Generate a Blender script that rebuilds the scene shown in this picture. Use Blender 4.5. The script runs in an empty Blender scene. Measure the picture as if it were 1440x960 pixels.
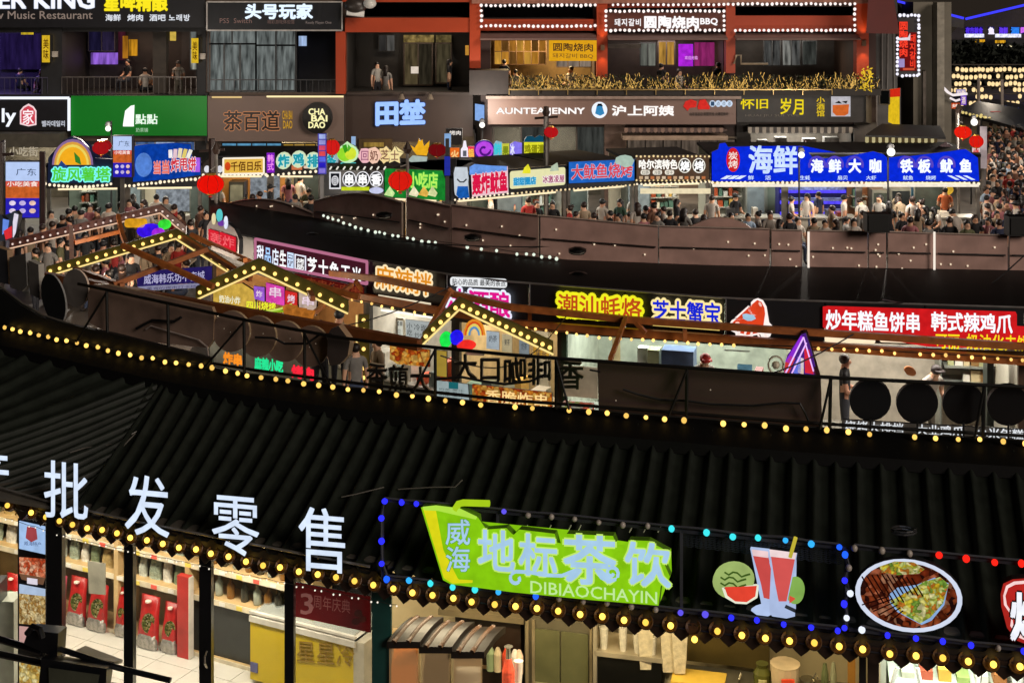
import bpy, bmesh, math, random
from mathutils import Vector, Matrix
random.seed(7)
S = bpy.context.scene
C = S.collection
# ------------------------------------------------------------------ camera, world, exposure
F, HY, H = 2000.0, -30.0, 9.0          # focal length in photo pixels, horizon row, camera height
cd = bpy.data.cameras.new('camera'); cam = bpy.data.objects.new('camera', cd); C.objects.link(cam)
cam.location = (0, 0, H); cam.rotation_euler = (math.radians(90), 0, 0)
cd.sensor_width = 36; cd.lens = 50; cd.shift_y = -510 / 1440
cd.clip_start = .2; cd.clip_end = 3000
S.camera = cam
W = bpy.data.worlds.new('World'); S.world = W; W.use_nodes = True
wn = W.node_tree
sky = wn.nodes.new('ShaderNodeTexSky'); sky.sky_type = 'NISHITA'; sky.sun_disc = False
sky.sun_elevation = math.radians(-5.5); sky.sun_rotation = math.radians(200)
wn.links.new(sky.outputs[0], wn.nodes['Background'].inputs[0])
wn.nodes['Background'].inputs[1].default_value = .06
sl = bpy.data.lights.new('sun', 'SUN'); sl.energy = 1.75; sl.angle = math.radians(22); sl.color = (1, .86, .74)
so = bpy.data.objects.new('sun', sl); C.objects.link(so)
so.rotation_euler = Vector((-.58, .75, -.4)).to_track_quat('-Z', 'Y').to_euler()
S.view_settings.view_transform = 'Standard'; S.view_settings.look = 'None'
S.view_settings.exposure = 0; S.view_settings.gamma = 1
try:
    S.cycles.sample_clamp_indirect = 3; S.cycles.max_bounces = 5; S.cycles.diffuse_bounces = 2
    S.cycles.glossy_bounces = 2; S.cycles.transparent_max_bounces = 12; S.cycles.caustics_reflective = False
    S.cycles.caustics_refractive = False
except Exception: pass
# ------------------------------------------------------------------ helpers: projection of photo points on real planes
def P(x, y, D): return Vector(((x - 720) * D / F, D, H - (y - HY) * D / F))
def DZ(y, z): return (H - z) * F / (y - HY)                 # distance at which height z shows at row y
class VP:                                                  # a vertical plane through two plan points
    def __init__(s, x1, D1, x2, D2):
        s.a = Vector(((x1 - 720) * D1 / F, D1)); b = Vector(((x2 - 720) * D2 / F, D2))
        s.u = (b - s.a).normalized(); s.n = Vector((s.u.y, -s.u.x))
    def pt(s, x, y, off=0):
        a = s.a + s.n * off; dx = (x - 720) / F
        # a + k u = t (dx, 1)
        det = -s.u.x + dx * s.u.y
        t = (-s.u.x * a.y + s.u.y * a.x) / det
        return Vector((dx * t, t, H - (y - HY) * t / F))
# ------------------------------------------------------------------ materials
MC = {}
def lin(c): return tuple((v / 12.92 if v <= .04045 else ((v + .055) / 1.055) ** 2.4) for v in c)
def hx(h): return lin(tuple(int(h[i:i + 2], 16) / 255 for i in (0, 2, 4)))
def em(h, s=1.0, vary=.12, sample=False, streak=0):
    k = ('e', h, s, vary, streak)
    if k in MC: return MC[k]
    m = bpy.data.materials.new('glow_' + h); m.use_nodes = True; t = m.node_tree; t.nodes.clear()
    o = t.nodes.new('ShaderNodeOutputMaterial'); e = t.nodes.new('ShaderNodeEmission')
    e.inputs[0].default_value = (*hx(h), 1); e.inputs[1].default_value = s
    if vary:
        n = t.nodes.new('ShaderNodeTexNoise'); n.inputs['Scale'].default_value = 7
        g = t.nodes.new('ShaderNodeTexCoord'); mp = t.nodes.new('ShaderNodeMapping'); mp.inputs['Scale'].default_value = (1, 1, .16) if streak else (1, 1, 1)
        t.links.new(g.outputs['Object'], mp.inputs['Vector']); t.links.new(mp.outputs[0], n.inputs['Vector']); n.inputs['Detail'].default_value = 4
        r = t.nodes.new('ShaderNodeMapRange'); r.inputs['From Min'].default_value = .3; r.inputs['From Max'].default_value = .7
        r.inputs['To Min'].default_value = s * (1 - vary); r.inputs['To Max'].default_value = s * (1 + vary)
        t.links.new(n.outputs['Fac'], r.inputs['Value']); t.links.new(r.outputs[0], e.inputs[1])
    t.links.new(e.outputs[0], o.inputs[0])
    try: m.cycles.emission_sampling = 'AUTO' if sample else 'NONE'
    except Exception: pass
    MC[k] = m; return m
def pb(h, rough=.6, metal=0., vary=.25, scale=4., bump=0., spec=.5, e=0.):
    k = ('p', h, rough, metal, vary, scale, bump, spec, e)
    if k in MC: return MC[k]
    m = bpy.data.materials.new('paint_' + h); m.use_nodes = True; t = m.node_tree; b = t.nodes['Principled BSDF']
    c = hx(h); b.inputs['Roughness'].default_value = rough; b.inputs['Metallic'].default_value = metal
    b.inputs['Specular IOR Level'].default_value = spec
    g = t.nodes.new('ShaderNodeTexCoord'); n = t.nodes.new('ShaderNodeTexNoise'); n.inputs['Scale'].default_value = scale
    n.inputs['Detail'].default_value = 5
    t.links.new(g.outputs['Object'], n.inputs['Vector'])
    r = t.nodes.new('ShaderNodeValToRGB'); r.color_ramp.elements[0].position = .3; r.color_ramp.elements[1].position = .72
    r.color_ramp.elements[0].color = (*[v * (1 - vary) for v in c], 1); r.color_ramp.elements[1].color = (*[min(1, v * (1 + vary)) for v in c], 1)
    t.links.new(n.outputs['Fac'], r.inputs[0]); t.links.new(r.outputs[0], b.inputs['Base Color'])
    if bump:
        bp = t.nodes.new('ShaderNodeBump'); bp.inputs['Strength'].default_value = bump; bp.inputs['Distance'].default_value = .02
        t.links.new(n.outputs['Fac'], bp.inputs['Height']); t.links.new(bp.outputs[0], b.inputs['Normal'])
    if e: b.inputs['Emission Color'].default_value = (*c, 1); b.inputs['Emission Strength'].default_value = e
    MC[k] = m; return m
def glass(name='window_glass', tint='202428', alpha=.25, rough=.05):
    if name in MC: return MC[name]
    m = bpy.data.materials.new(name); m.use_nodes = True; b = m.node_tree.nodes['Principled BSDF']
    b.inputs['Base Color'].default_value = (*hx(tint), 1); b.inputs['Roughness'].default_value = rough
    b.inputs['Alpha'].default_value = alpha
    MC[name] = m; return m
def mottled(name, cols, scale=12., glow=1.0):                # printed food pictures: many small patches of colour
    if name in MC: return MC[name]
    m = bpy.data.materials.new(name); m.use_nodes = True; t = m.node_tree; t.nodes.clear()
    o = t.nodes.new('ShaderNodeOutputMaterial'); e = t.nodes.new('ShaderNodeEmission'); e.inputs[1].default_value = glow
    g = t.nodes.new('ShaderNodeTexCoord'); v = t.nodes.new('ShaderNodeTexVoronoi'); v.inputs['Scale'].default_value = scale
    n = t.nodes.new('ShaderNodeTexNoise'); n.inputs['Scale'].default_value = scale * .5
    mx = t.nodes.new('ShaderNodeVectorMath'); mx.operation = 'MULTIPLY_ADD'
    t.links.new(g.outputs['Object'], n.inputs['Vector']); t.links.new(n.outputs['Color'], mx.inputs[0])
    mx.inputs[1].default_value = (.15, .15, .15); t.links.new(g.outputs['Object'], mx.inputs[2]); t.links.new(mx.outputs[0], v.inputs['Vector'])
    r = t.nodes.new('ShaderNodeValToRGB'); r.color_ramp.interpolation = 'CONSTANT'
    while len(r.color_ramp.elements) < len(cols): r.color_ramp.elements.new(.5)
    for i, c in enumerate(cols):
        r.color_ramp.elements[i].position = i / len(cols); r.color_ramp.elements[i].color = (*hx(c), 1)
    sp = t.nodes.new('ShaderNodeSeparateColor'); t.links.new(v.outputs['Color'], sp.inputs[0]); t.links.new(sp.outputs[0], r.inputs[0])
    d = t.nodes.new('ShaderNodeMapRange'); d.inputs['From Min'].default_value = 0; d.inputs['From Max'].default_value = .7
    d.inputs['To Min'].default_value = 1.15 * glow; d.inputs['To Max'].default_value = .45 * glow
    t.links.new(v.outputs['Distance'], d.inputs['Value']); t.links.new(d.outputs[0], e.inputs[1])
    t.links.new(r.outputs[0], e.inputs[0]); t.links.new(e.outputs[0], o.inputs[0])
    try: m.cycles.emission_sampling = 'NONE'
    except Exception: pass
    MC[name] = m; return m
# ------------------------------------------------------------------ object making
ORG = {}
Z0 = Vector((0, 0, 0))
def tag(o, label=None, cat=None, group=None, kind=None):
    if label: o['label'] = label
    if cat: o['category'] = cat
    if group: o['group'] = group
    if kind: o['kind'] = kind
    return o
def thing(name, label, cat, loc, group=None):
    o = bpy.data.objects.new(name, None); C.objects.link(o); o.location = loc; o.empty_display_size = .1
    ORG[o.name] = Vector(loc); return tag(o, label, cat, group)
def mk(name, verts, faces, mats, parent=None, fm=None, smooth=False):
    verts = [Vector(v) for v in verts]
    if parent is not None: org = ORG[parent.name]
    else:
        n = len(verts); org = Vector((sum(v.x for v in verts) / n, sum(v.y for v in verts) / n, min(v.z for v in verts)))
    me = bpy.data.meshes.new(name); me.from_pydata([v - org for v in verts], [], faces)
    if not isinstance(mats, (list, tuple)): mats = [mats]
    for m in mats: me.materials.append(m)
    if fm: me.polygons.foreach_set('material_index', fm)
    if smooth: me.polygons.foreach_set('use_smooth', [True] * len(me.polygons))
    o = bpy.data.objects.new(name, me); C.objects.link(o)
    if parent is not None:
        o.parent = parent
        if parent.type == 'EMPTY': ORG[o.name] = org
        else: ORG[o.name] = org
        if o.parent.type == 'MESH': o.location = (0, 0, 0)
    else: o.location = org
    ORG[o.name] = org
    return o
class MB:
    def __init__(s): s.v = []; s.f = []; s.m = []
    def add(s, vs, fs, mi=0):
        k = len(s.v); s.v += [Vector(v) for v in vs]; s.f += [tuple(i + k for i in f) for f in fs]; s.m += [mi] * len(fs)
    def box(s, a, b, mi=0):
        x0, y0, z0 = (min(a[i], b[i]) for i in range(3)); x1, y1, z1 = (max(a[i], b[i]) for i in range(3))
        s.hexa([(x0, y0, z0), (x1, y0, z0), (x1, y1, z0), (x0, y1, z0), (x0, y0, z1), (x1, y0, z1), (x1, y1, z1), (x0, y1, z1)], mi)
    def hexa(s, v, mi=0):
        s.add(v, [(0, 3, 2, 1), (4, 5, 6, 7), (0, 1, 5, 4), (1, 2, 6, 5), (2, 3, 7, 6), (3, 0, 4, 7)], mi)
    def tube(s, pts, r, n=6, mi=0):
        pts = [Vector(p) for p in pts]; rings = []
        for i, p in enumerate(pts):
            d = (pts[min(i + 1, len(pts) - 1)] - pts[max(i - 1, 0)]).normalized()
            up = Vector((0, 0, 1)) if abs(d.z) < .9 else Vector((1, 0, 0))
            a = d.cross(up).normalized(); b = d.cross(a)
            rr = r[i] if isinstance(r, (list, tuple)) else r
            rings.append([p + (a * math.cos(2 * math.pi * k / n) + b * math.sin(2 * math.pi * k / n)) * rr for k in range(n)])
        vs = [v for g in rings for v in g]; fs = []
        for i in range(len(pts) - 1):
            for k in range(n): fs.append((i * n + k, i * n + (k + 1) % n, (i + 1) * n + (k + 1) % n, (i + 1) * n + k))
        fs.append(tuple(range(n))); fs.append(tuple((len(pts) - 1) * n + k for k in reversed(range(n))))
        s.add(vs, fs, mi)
    def beam(s, a, b, w, h, mi=0):                          # rectangular bar from a to b
        a = Vector(a); b = Vector(b); d = (b - a).normalized()
        up = Vector((0, 0, 1)) if abs(d.z) < .95 else Vector((0, 1, 0))
        sx = d.cross(up).normalized() * w / 2; sz = sx.cross(d).normalized() * h / 2
        s.hexa([a - sx - sz, a + sx - sz, b + sx - sz, b - sx - sz, a - sx + sz, a + sx + sz, b + sx + sz, b - sx + sz], mi)
    def ball(s, c, r, n=8, m=5, mi=0, sq=(1, 1, 1)):
        c = Vector(c); vs = [c + Vector((0, 0, r * sq[2]))]; fs = []
        for j in range(1, m):
            t = math.pi * j / m
            for i in range(n):
                a = 2 * math.pi * i / n
                vs.append(c + Vector((r * sq[0] * math.sin(t) * math.cos(a), r * sq[1] * math.sin(t) * math.sin(a), r * sq[2] * math.cos(t))))
        vs.append(c - Vector((0, 0, r * sq[2])))
        for i in range(n): fs.append((0, 1 + i, 1 + (i + 1) % n))
        for j in range(m - 2):
            for i in range(n): fs.append((1 + j * n + i, 1 + (j + 1) * n + i, 1 + (j + 1) * n + (i + 1) % n, 1 + j * n + (i + 1) % n))
        l = len(vs) - 1
        for i in range(n): fs.append((l, l - n + (i + 1) % n, l - n + i))
        s.add(vs, fs, mi)
    def lathe(s, c, prof, n=12, mi=0):
        c = Vector(c); vs = []; fs = []
        for r, z in prof:
            for i in range(n): vs.append(c + Vector((r * math.cos(2 * math.pi * i / n), r * math.sin(2 * math.pi * i / n), z)))
        for j in range(len(prof) - 1):
            for i in range(n): fs.append((j * n + i, j * n + (i + 1) % n, (j + 1) * n + (i + 1) % n, (j + 1) * n + i))
        fs.append(tuple(reversed(range(n)))); fs.append(tuple((len(prof) - 1) * n + i for i in range(n)))
        s.add(vs, fs, mi)
    def build(s, name, mats, parent=None, smooth=False): return mk(name, s.v, s.f, mats, parent, s.m, smooth)
def bx(name, a, b, mat, parent=None):
    m = MB(); m.box(a, b); return m.build(name, mat, parent)
def bar(name, pts, r, mat, parent=None, n=6):
    m = MB(); m.tube(pts, r, n); return m.build(name, mat, parent)
def beam(name, a, b, w, h, mat, parent=None):
    m = MB(); m.beam(a, b, w, h); return m.build(name, mat, parent)
def poly(name, mat, pts, vp, off=0., depth=.04, parent=None, side=None):
    n = len(pts)
    front = [vp.pt(x, y, off) for x, y in pts]
    back = [p - Vector((vp.n.x, vp.n.y, 0)) * depth for p in front]
    bm = bmesh.new(); fv = [bm.verts.new(p) for p in front]; bv = [bm.verts.new(p) for p in back]
    f = bm.faces.new(fv); bmesh.ops.triangulate(bm, faces=[f])
    b = bm.faces.new(list(reversed(bv))); bmesh.ops.triangulate(bm, faces=[b])
    for i in range(n):
        j = (i + 1) % n
        q = bm.faces.new((fv[j], fv[i], bv[i], bv[j])); q.material_index = 1 if side else 0
    bm.verts.index_update(); vs = [v.co.copy() for v in bm.verts]; fs = [tuple(v.index for v in g.verts) for g in bm.faces]
    fm = [g.material_index for g in bm.faces]; bm.free()
    return mk(name, vs, fs, [mat] + ([side] if side else []), parent, fm)
def R4(x0, y0, x1, y1, dy=0): return [(x0, y0), (x1, y0 + dy), (x1, y1 + dy), (x0, y1)]
def quad(q):
    if len(q) == 4: return R4(*q)
    if len(q) == 5: return R4(*q)
    return [(q[0], q[1]), (q[2], q[3]), (q[4], q[5]), (q[6], q[7])]
def ell(cx, cy, rx, ry, n=24, rot=0):
    c, s = math.cos(rot), math.sin(rot)
    return [(cx + rx * math.cos(2 * math.pi * i / n) * c - ry * math.sin(2 * math.pi * i / n) * s,
             cy + rx * math.cos(2 * math.pi * i / n) * s + ry * math.sin(2 * math.pi * i / n) * c) for i in range(n)]
def rrect(x0, y0, x1, y1, r, dy=0):
    out = []
    for cx, cy, a in ((x1 - r, y0 + r, -90), (x1 - r, y1 - r, 0), (x0 + r, y1 - r, 90), (x0 + r, y0 + r, 180)):
        for k in range(4):
            t = math.radians(a + 30 * k); px = cx + r * math.cos(t); py = cy + r * math.sin(t)
            out.append((px, py + dy * (px - x0) / (x1 - x0)))
    return out
GC = {}
def glyph(s, w):
    if (s, w) in GC: return GC[(s, w)]
    c = bpy.data.curves.new('t', 'FONT'); c.body = s; c.size = 1; c.offset = w; c.resolution_u = 2; c.extrude = .02
    o = bpy.data.objects.new('t', c); m = o.to_mesh()
    vs = [tuple(v.co) for v in m.vertices]; fs = [tuple(p.vertices) for p in m.polygons]
    o.to_mesh_clear(); bpy.data.objects.remove(o); bpy.data.curves.remove(c)
    GC[(s, w)] = (vs, fs); return GC[(s, w)]
def put(name, s, mat, vp, Q, off, depth, parent, w, cell=False):
    gv, gf = glyph(s, 0)
    if not gv: return None
    # heavier strokes: the thin outline repeated round a small circle, each copy a hair behind the last
    w *= .75; vs, fs, dd = list(gv), list(gf), [0] * len(gv)
    if w > .006:
        nc = 4 if w < .045 else 8 if w < .09 else 14
        for k in range(nc):
            a = math.pi * 2 * (k + .5) / nc; b = len(vs)
            vs += [(x + w * math.cos(a), y + w * math.sin(a), z) for x, y, z in gv]; fs += [tuple(i + b for i in f) for f in gf]; dd += [.0006 * (k + 1)] * len(gv)
            if w > .09: b = len(vs); vs += [(x + .5 * w * math.cos(a + .4), y + .5 * w * math.sin(a + .4), z) for x, y, z in gv]; fs += [tuple(i + b for i in f) for f in gf]; dd += [.0006 * (k + 9)] * len(gv)
    if cell: x0, x1, y0, y1 = .0, 1.0, -.1, .9
    else:
        b0 = glyph(s, 0)[0]
        x0 = min(v[0] for v in b0); x1 = max(v[0] for v in b0); y0 = min(v[1] for v in b0); y1 = max(v[1] for v in b0)
    out = []
    for (x, y, z), e_ in zip(vs, dd):
        u = (x - x0) / (x1 - x0); v = (y1 - y) / (y1 - y0)
        px = (Q[0][0] * (1 - u) + Q[1][0] * u) * (1 - v) + (Q[3][0] * (1 - u) + Q[2][0] * u) * v
        py = (Q[0][1] * (1 - u) + Q[1][1] * u) * (1 - v) + (Q[3][1] * (1 - u) + Q[2][1] * u) * v
        out.append(vp.pt(px, py, off - e_ + (0 if z > 0 else -depth)))
    return mk(name, out, fs, mat, parent)
def iscjk(s): return all(ord(c) > 0x2e80 or c == ' ' for c in s)
def txt(s, mat, vp, q, off=.02, depth=.015, parent=None, w=.0, halo=None, hw=.08, vert=False, name=None):
    """lettering: each character of a large line is a piece of its own, on its own halo if it has one"""
    Q = quad(q); H_ = abs(Q[3][1] - Q[0][1]); n = len(s); cs = iscjk(s)
    if cs and (H_ > 9 or vert):
        for i, ch in enumerate(s):
            if ch == ' ': continue
            def L(u, v):
                return ((Q[0][0] * (1 - u) + Q[1][0] * u) * (1 - v) + (Q[3][0] * (1 - u) + Q[2][0] * u) * v,
                        (Q[0][1] * (1 - u) + Q[1][1] * u) * (1 - v) + (Q[3][1] * (1 - u) + Q[2][1] * u) * v)
            if vert: q4 = [L(0, i / n), L(1, i / n), L(1, (i + 1) / n), L(0, (i + 1) / n)]
            else: q4 = [L(i / n, 0), L((i + 1) / n, 0), L((i + 1) / n, 1), L(i / n, 1)]
            p = parent
            if halo:
                p = put('halo', ch, halo, vp, q4, off - .012, .02, parent, hw, True)
            put(name or 'character', ch, mat, vp, q4, off, depth, p if (p is not None and p.type == 'MESH' and halo) else parent, w, True)
    else:
        p = parent
        if halo: p = put('halo', s, halo, vp, Q, off - .012, .02, parent, hw)
        put(name or 'lettering', s, mat, vp, Q, off, depth, p, w)
def sign(name, label, vp, pts, mat, depth=.12, off=0., cat='sign', group=None, side=None, frame=None):
    c = [vp.pt(x, y, off) for x, y in pts]; zc = min(p.z for p in c); mid = sum((Vector(p) for p in c), Vector((0, 0, 0))) / len(c)
    t = thing(name, label, cat, (mid.x, mid.y, zc), group)
    if mat: poly('board', mat, pts, vp, off, depth, t, side or pb('1a1a1c'))
    if frame:
        for i in range(len(pts)):
            a = vp.pt(*pts[i], off + .03); b = vp.pt(*pts[(i + 1) % len(pts)], off + .03)
            beam('frame', a, b, .05, .05, frame, t)
    return t
BM = {}; brng = random.Random(33)
def bulbmesh(r, mat, core=None):
    k = (r, mat.name)
    if k in BM: return BM[k]
    m = MB(); m.ball((0, 0, 0), r, 10, 6)
    me = bpy.data.meshes.new('bulb'); me.from_pydata(m.v, [], m.f); me.materials.append(mat)
    me.polygons.foreach_set('use_smooth', [True] * len(me.polygons)); BM[k] = me; return me
def inst(name, me, loc, parent, rot=None, sc=None):
    o = bpy.data.objects.new(name, me); C.objects.link(o)
    if parent is not None: o.parent = parent; o.location = Vector(loc) - ORG[parent.name]
    else: o.location = loc
    ORG[o.name] = Vector(loc)
    if rot: o.rotation_euler = rot
    if sc: o.scale = sc
    return o
def string(label, pts, mats, r=.03, cable='14130f', cr=.008, cat='string lights', name='string_lights', sag=0., nocable=False):
    """pts: world points of the bulbs; mats: one material or one per bulb"""
    t = thing(name, label, cat, pts[0] - Vector((0, 0, .1)))
    if not nocable:
        m = MB(); m.tube([p + Vector((0, .01, r * .9)) for p in pts], cr, 4); m.build('cable', pb(cable, .7), t)
    for i, p in enumerate(pts):
        mt = mats[i] if isinstance(mats, list) else mats
        if mt.name.startswith('glow_ffc862') or mt.name.startswith('glow_ffcc70'): mt = em(mt.name[5:11], brng.choice([1.9, 1.9, 2.2, 1.4, 1.1]), 0, True)
        q = brng.uniform(.88, 1.12); inst('bulb', bulbmesh(r, mt), p + Vector((brng.uniform(-.15, .15) * r, 0, brng.uniform(-.3, .3) * r)), t, None, (q, q, q * brng.uniform(.95, 1.15)))
    return t
def light(name, kind, loc, power, color, parent=None, size=.3, sizey=None, rot=None):
    l = bpy.data.lights.new(name, kind); l.energy = power; l.color = color
    if kind == 'AREA':
        l.shape = 'RECTANGLE'; l.size = size; l.size_y = sizey or size
    else: l.shadow_soft_size = size
    o = bpy.data.objects.new(name, l); C.objects.link(o)
    if parent is not None: o.parent = parent; o.location = Vector(loc) - ORG[parent.name]
    else: o.location = loc
    if rot: o.rotation_euler = rot
    return o
def lerp(a, b, t): return a + (b - a) * t
def along(pl, x):                                           # interpolate a polyline of (x, value)
    if x <= pl[0][0]:
        (x0, v0), (x1, v1) = pl[0], pl[1]
    elif x >= pl[-1][0]:
        (x0, v0), (x1, v1) = pl[-2], pl[-1]
    else:
        for (x0, v0), (x1, v1) in zip(pl, pl[1:]):
            if x0 <= x <= x1: break
    return v0 + (v1 - v0) * (x - x0) / (x1 - x0)
WARM = em('ffe08a', 1.25, 0); WHITE = em('ffffff', 1.15, 0); WH = em('f4f6ff', .95, .05); UNLIT = pb('8a8078', .3)
BLACK = pb('121214', .5); DARK = pb('232022', .6)
# ------------------------------------------------------------------ ground
g = bpy.data.meshes.new('ground'); g.from_pydata([(-400, -20, 0), (400, -20, 0), (400, 900, 0), (-400, 900, 0)], [], [(0, 1, 2, 3)])
g.materials.append(pb('57504a', .55, 0, .35, 1.2, .2)); go = bpy.data.objects.new('ground', g); C.objects.link(go); go['kind'] = 'structure'
def slab(name, x0, x1, y0, y1, z):
    o = bx(name, (x0, y0, -.05), (x1, y1, z), pb('4a443e', .5, 0, .35, 1.5, .2)); o['kind'] = 'structure'
slab('pavement', -60, -7.2, 29.5, 36.6, .7); slab('street', -60, 80, 36.6, 110, .7)
# ================================================================== ROW ONE: the near tiled roof with its eave, ridge and shops
ZE, ZR = 2.75, 3.75
EAVE = [(12,711),(45,722),(65,727),(84,733),(103,738),(124,743),(144,746),(165,750),(184,757),(207,760),(229,766),(252,770),(276,773),(298,779),(322,783),(346,790),(370,795),(395,798),(421,804),(447,808),(473,812),(499,818),(526,823),(553,828),(581,834),(608,838),(637,842),(664,846),(695,850),(725,853),(755,856),(785,860),(815,864),(846,868),(877,872),(908,876),(942,880),(975,884),(1008,887),(1043,893),(1075,897),(1110,901),(1145,905),(1179,910),(1213,914),(1251,919),(1287,923),(1324,926),(1360,930),(1395,935),(1432,938)]
RIDGE = [(9,461),(20,463),(31,467),(45,469),(57,472),(70,475),(82,478),(96,480),(111,483),(124,486),(140,489),(154,493),(169,497),(185,500),(201,503),(217,505),(234,509),(250,511),(267,513),(285,516),(300,518),(319,522),(336,526),(349,529),(369,531),(389,534),(406,537),(428,540),(449,542),(469,544),(490,548),(512,550),(534,552),(558,555),(580,558),(603,560),(627,563),(651,566),(676,569),(700,571),(724,573),(749,575),(774,576),(800,578),(827,580),(853,582),(880,585),(907,587),(934,589),(961,591),(988,593),(1016,595),(1045,597),(1074,599),(1103,602),(1132,604),(1161,606),(1191,608),(1221,610),(1252,612),(1283,614),(1313,616),(1344,617),(1375,619),(1407,621),(1438,623)]
EP = [(-60, 690), (12, 711), (103, 738), (207, 760), (322, 783), (447, 808), (581, 834), (725, 853), (877, 872), (1043, 893), (1213, 914), (1432, 938), (1560, 950)]
RP = [(-80, 440), (9, 461), (124, 486), (234, 509), (349, 528), (469, 544), (603, 560), (724, 573), (853, 582), (988, 593), (1132, 604), (1283, 614), (1438, 623), (1560, 630)]
def eave(x, z=ZE, off=0):
    y = along(EP, x); return P(x, y, DZ(y, ZE))
def ridge(x):
    y = along(RP, x); return P(x, y, DZ(y, ZR))
stall = thing('market_stall', 'nearest long black tiled stall roof with a shop and a drinks counter below', 'stall', eave(700) - Vector((0, 0, ZE)))
ROOF = pb('1f231e', .36, 0, .3, 5, .08, .6)
def sheet(fr, bk, name, nv=12, ns=10, amp=.038, phase=None):
    """tiled roof between two lists of world points: one tube rib per step"""
    m = MB(); nu = (len(fr) - 1) * ns + 1; vs = []; rng = random.Random(3)
    jit = [rng.uniform(-.012, .012) for _ in range(len(fr) + 1)]
    for i in range(nu):
        k = min(i // ns, len(fr) - 2); t = i / ns - k
        a = fr[k].lerp(fr[k + 1], t); b = bk[k].lerp(bk[k + 1], t)
        c = math.cos(2 * math.pi * t); hgt = amp * (max(0, c) ** 1.5 * 1.9 - .3)
        for j in range(nv + 1):
            v = j / nv; p = a.lerp(b, v)
            lap = .012 * (1 - (v * nv * .999 % 1)) if j < nv else 0
            p.x += jit[k] * math.sin(v * 5 + k) * (.6)
            vs.append(p + Vector((0, 0, hgt + lap + .008 * math.sin(v * 9 + k * 1.7) - .05 * math.sin(v * math.pi))))
    fs = [(i * (nv + 1) + j, (i + 1) * (nv + 1) + j, (i + 1) * (nv + 1) + j + 1, i * (nv + 1) + j + 1) for i in range(nu - 1) for j in range(nv)]
    m.add(vs, fs); o = m.build(name, ROOF, stall, True); return o
# right hand (long) roof: ribs start at the eave discs and end on the ridge
exs = [x for x, y in EAVE if x > 100] + [1468, 1505, 1540, 1576, 1612, 1650]
fr, bk = [], []
for x in exs:
    f = eave(x); rx = along([(118, 245), (345, 470), (700, 778), (1060, 1068), (1440, 1395), (1540, 1480), (1650, 1575)], x)
    fr.append(f + Vector((0, .03, .1))); b = ridge(rx); bk.append(b + Vector((0, -.15, -.1)))
sheet(fr, bk, 'roof')
# left hand roof: its ribs run up to the hip
hx0, hx1 = (118, 738), (245, 520)
fr, bk = [], []
HF = fr_h = eave(103) + Vector((0, .03, .1)); HB = ridge(245) + Vector((0, -.15, -.1))
NL = 24
for i in range(NL + 1):
    t = i / NL
    a = eave(-330 + 433 * t) if True else None
    if t < .45: b = ridge(-150 + (245 + 150) * (t / .45)) + Vector((0, -.15, -.1))
    else: b = HB.lerp(HF, (t - .45) / .55 * .985)
    fr.append(a + Vector((0, .03, .1))); bk.append(b)
sheet(fr, bk, 'roof')
hm = MB(); hm.tube([HF.lerp(HB, i / 8) + Vector((0, 0, .02)) for i in range(9)], .03, 8); hm.build('hip_ridge', ROOF, stall)
# ridge cap and its rear wall
rc = MB(); xs = [-80 + 41 * i for i in range(44)]
for a, b in zip(xs, xs[1:]):
    p, q = ridge(a), ridge(b)
    rc.hexa([p + Vector((0, -.56, -.22)), q + Vector((0, -.56, -.22)), q + Vector((0, .1, -.12)), p + Vector((0, .1, -.12)),
             p + Vector((0, -.52, -.1)), q + Vector((0, -.52, -.1)), q + Vector((0, .1, .0)), p + Vector((0, .1, .0))])
rc.build('ridge_cap', pb('070707', .7, 0, .3, 8, 0, .15), stall)
rw = MB()
for a, b in zip(xs, xs[1:]):
    p, q = ridge(a), ridge(b)
    rw.hexa([Vector((p.x, p.y + .0, 0)), Vector((q.x, q.y + .0, 0)), Vector((q.x, q.y + .08, 0)), Vector((p.x, p.y + .08, 0)),
             p + Vector((0, 0, -.2)), q + Vector((0, 0, -.2)), q + Vector((0, .08, -.2)), p + Vector((0, .08, -.2))])
rw.build('back_wall', pb('141416'), stall)
# eave: fascia, tile discs with bulbs, pointed drip tiles
fs_ = MB()
exl = [-60] + [x for x, y in EAVE] + [1468, 1505, 1540, 1576, 1612, 1650]
for a, b in zip(exl, exl[1:]):
    p, q = eave(a), eave(b)
    fs_.hexa([p + Vector((0, .05, -.06)), q + Vector((0, .05, -.06)), q + Vector((0, .1, -.06)), p + Vector((0, .1, -.06)),
              p + Vector((0, .05, .13)), q + Vector((0, .05, .13)), q + Vector((0, .1, .13)), p + Vector((0, .1, .13))])
fs_.build('fascia', pb('1d1714', .5), stall)
TILE = pb('4a3018', .42, .2, .3, 30)
dm = MB(); dm.v = []; n = 16
prof = [(.0, .0), (.05, .012), (.072, -.006), (.078, .0), (.076, .05)]
vs = []; fc = []
for r, y in prof[1:]:
    for i in range(n): vs.append(Vector((r * math.cos(2 * math.pi * i / n), y, r * math.sin(2 * math.pi * i / n))))
for j in range(3):
    for i in range(n): fc.append((j * n + i, j * n + (i + 1) % n, (j + 1) * n + (i + 1) % n, (j + 1) * n + i))
fc.append(tuple(range(n)))
dme = bpy.data.meshes.new('eave_tile'); dme.from_pydata(vs, [], fc); dme.materials.append(TILE)
drp = bpy.data.meshes.new('drip_tile')
pts2 = [(-.1, .05), (.1, .05), (.1, -.03), (.06, -.075), (0, -.125), (-.06, -.075), (-.1, -.03)]
drp.from_pydata([Vector((x, 0, z)) for x, z in pts2] + [Vector((x, .03, z)) for x, z in pts2], [],
                [tuple(reversed(range(7))), tuple(range(7, 14))] + [(i, (i + 1) % 7, 7 + (i + 1) % 7, 7 + i) for i in range(7)])
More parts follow.
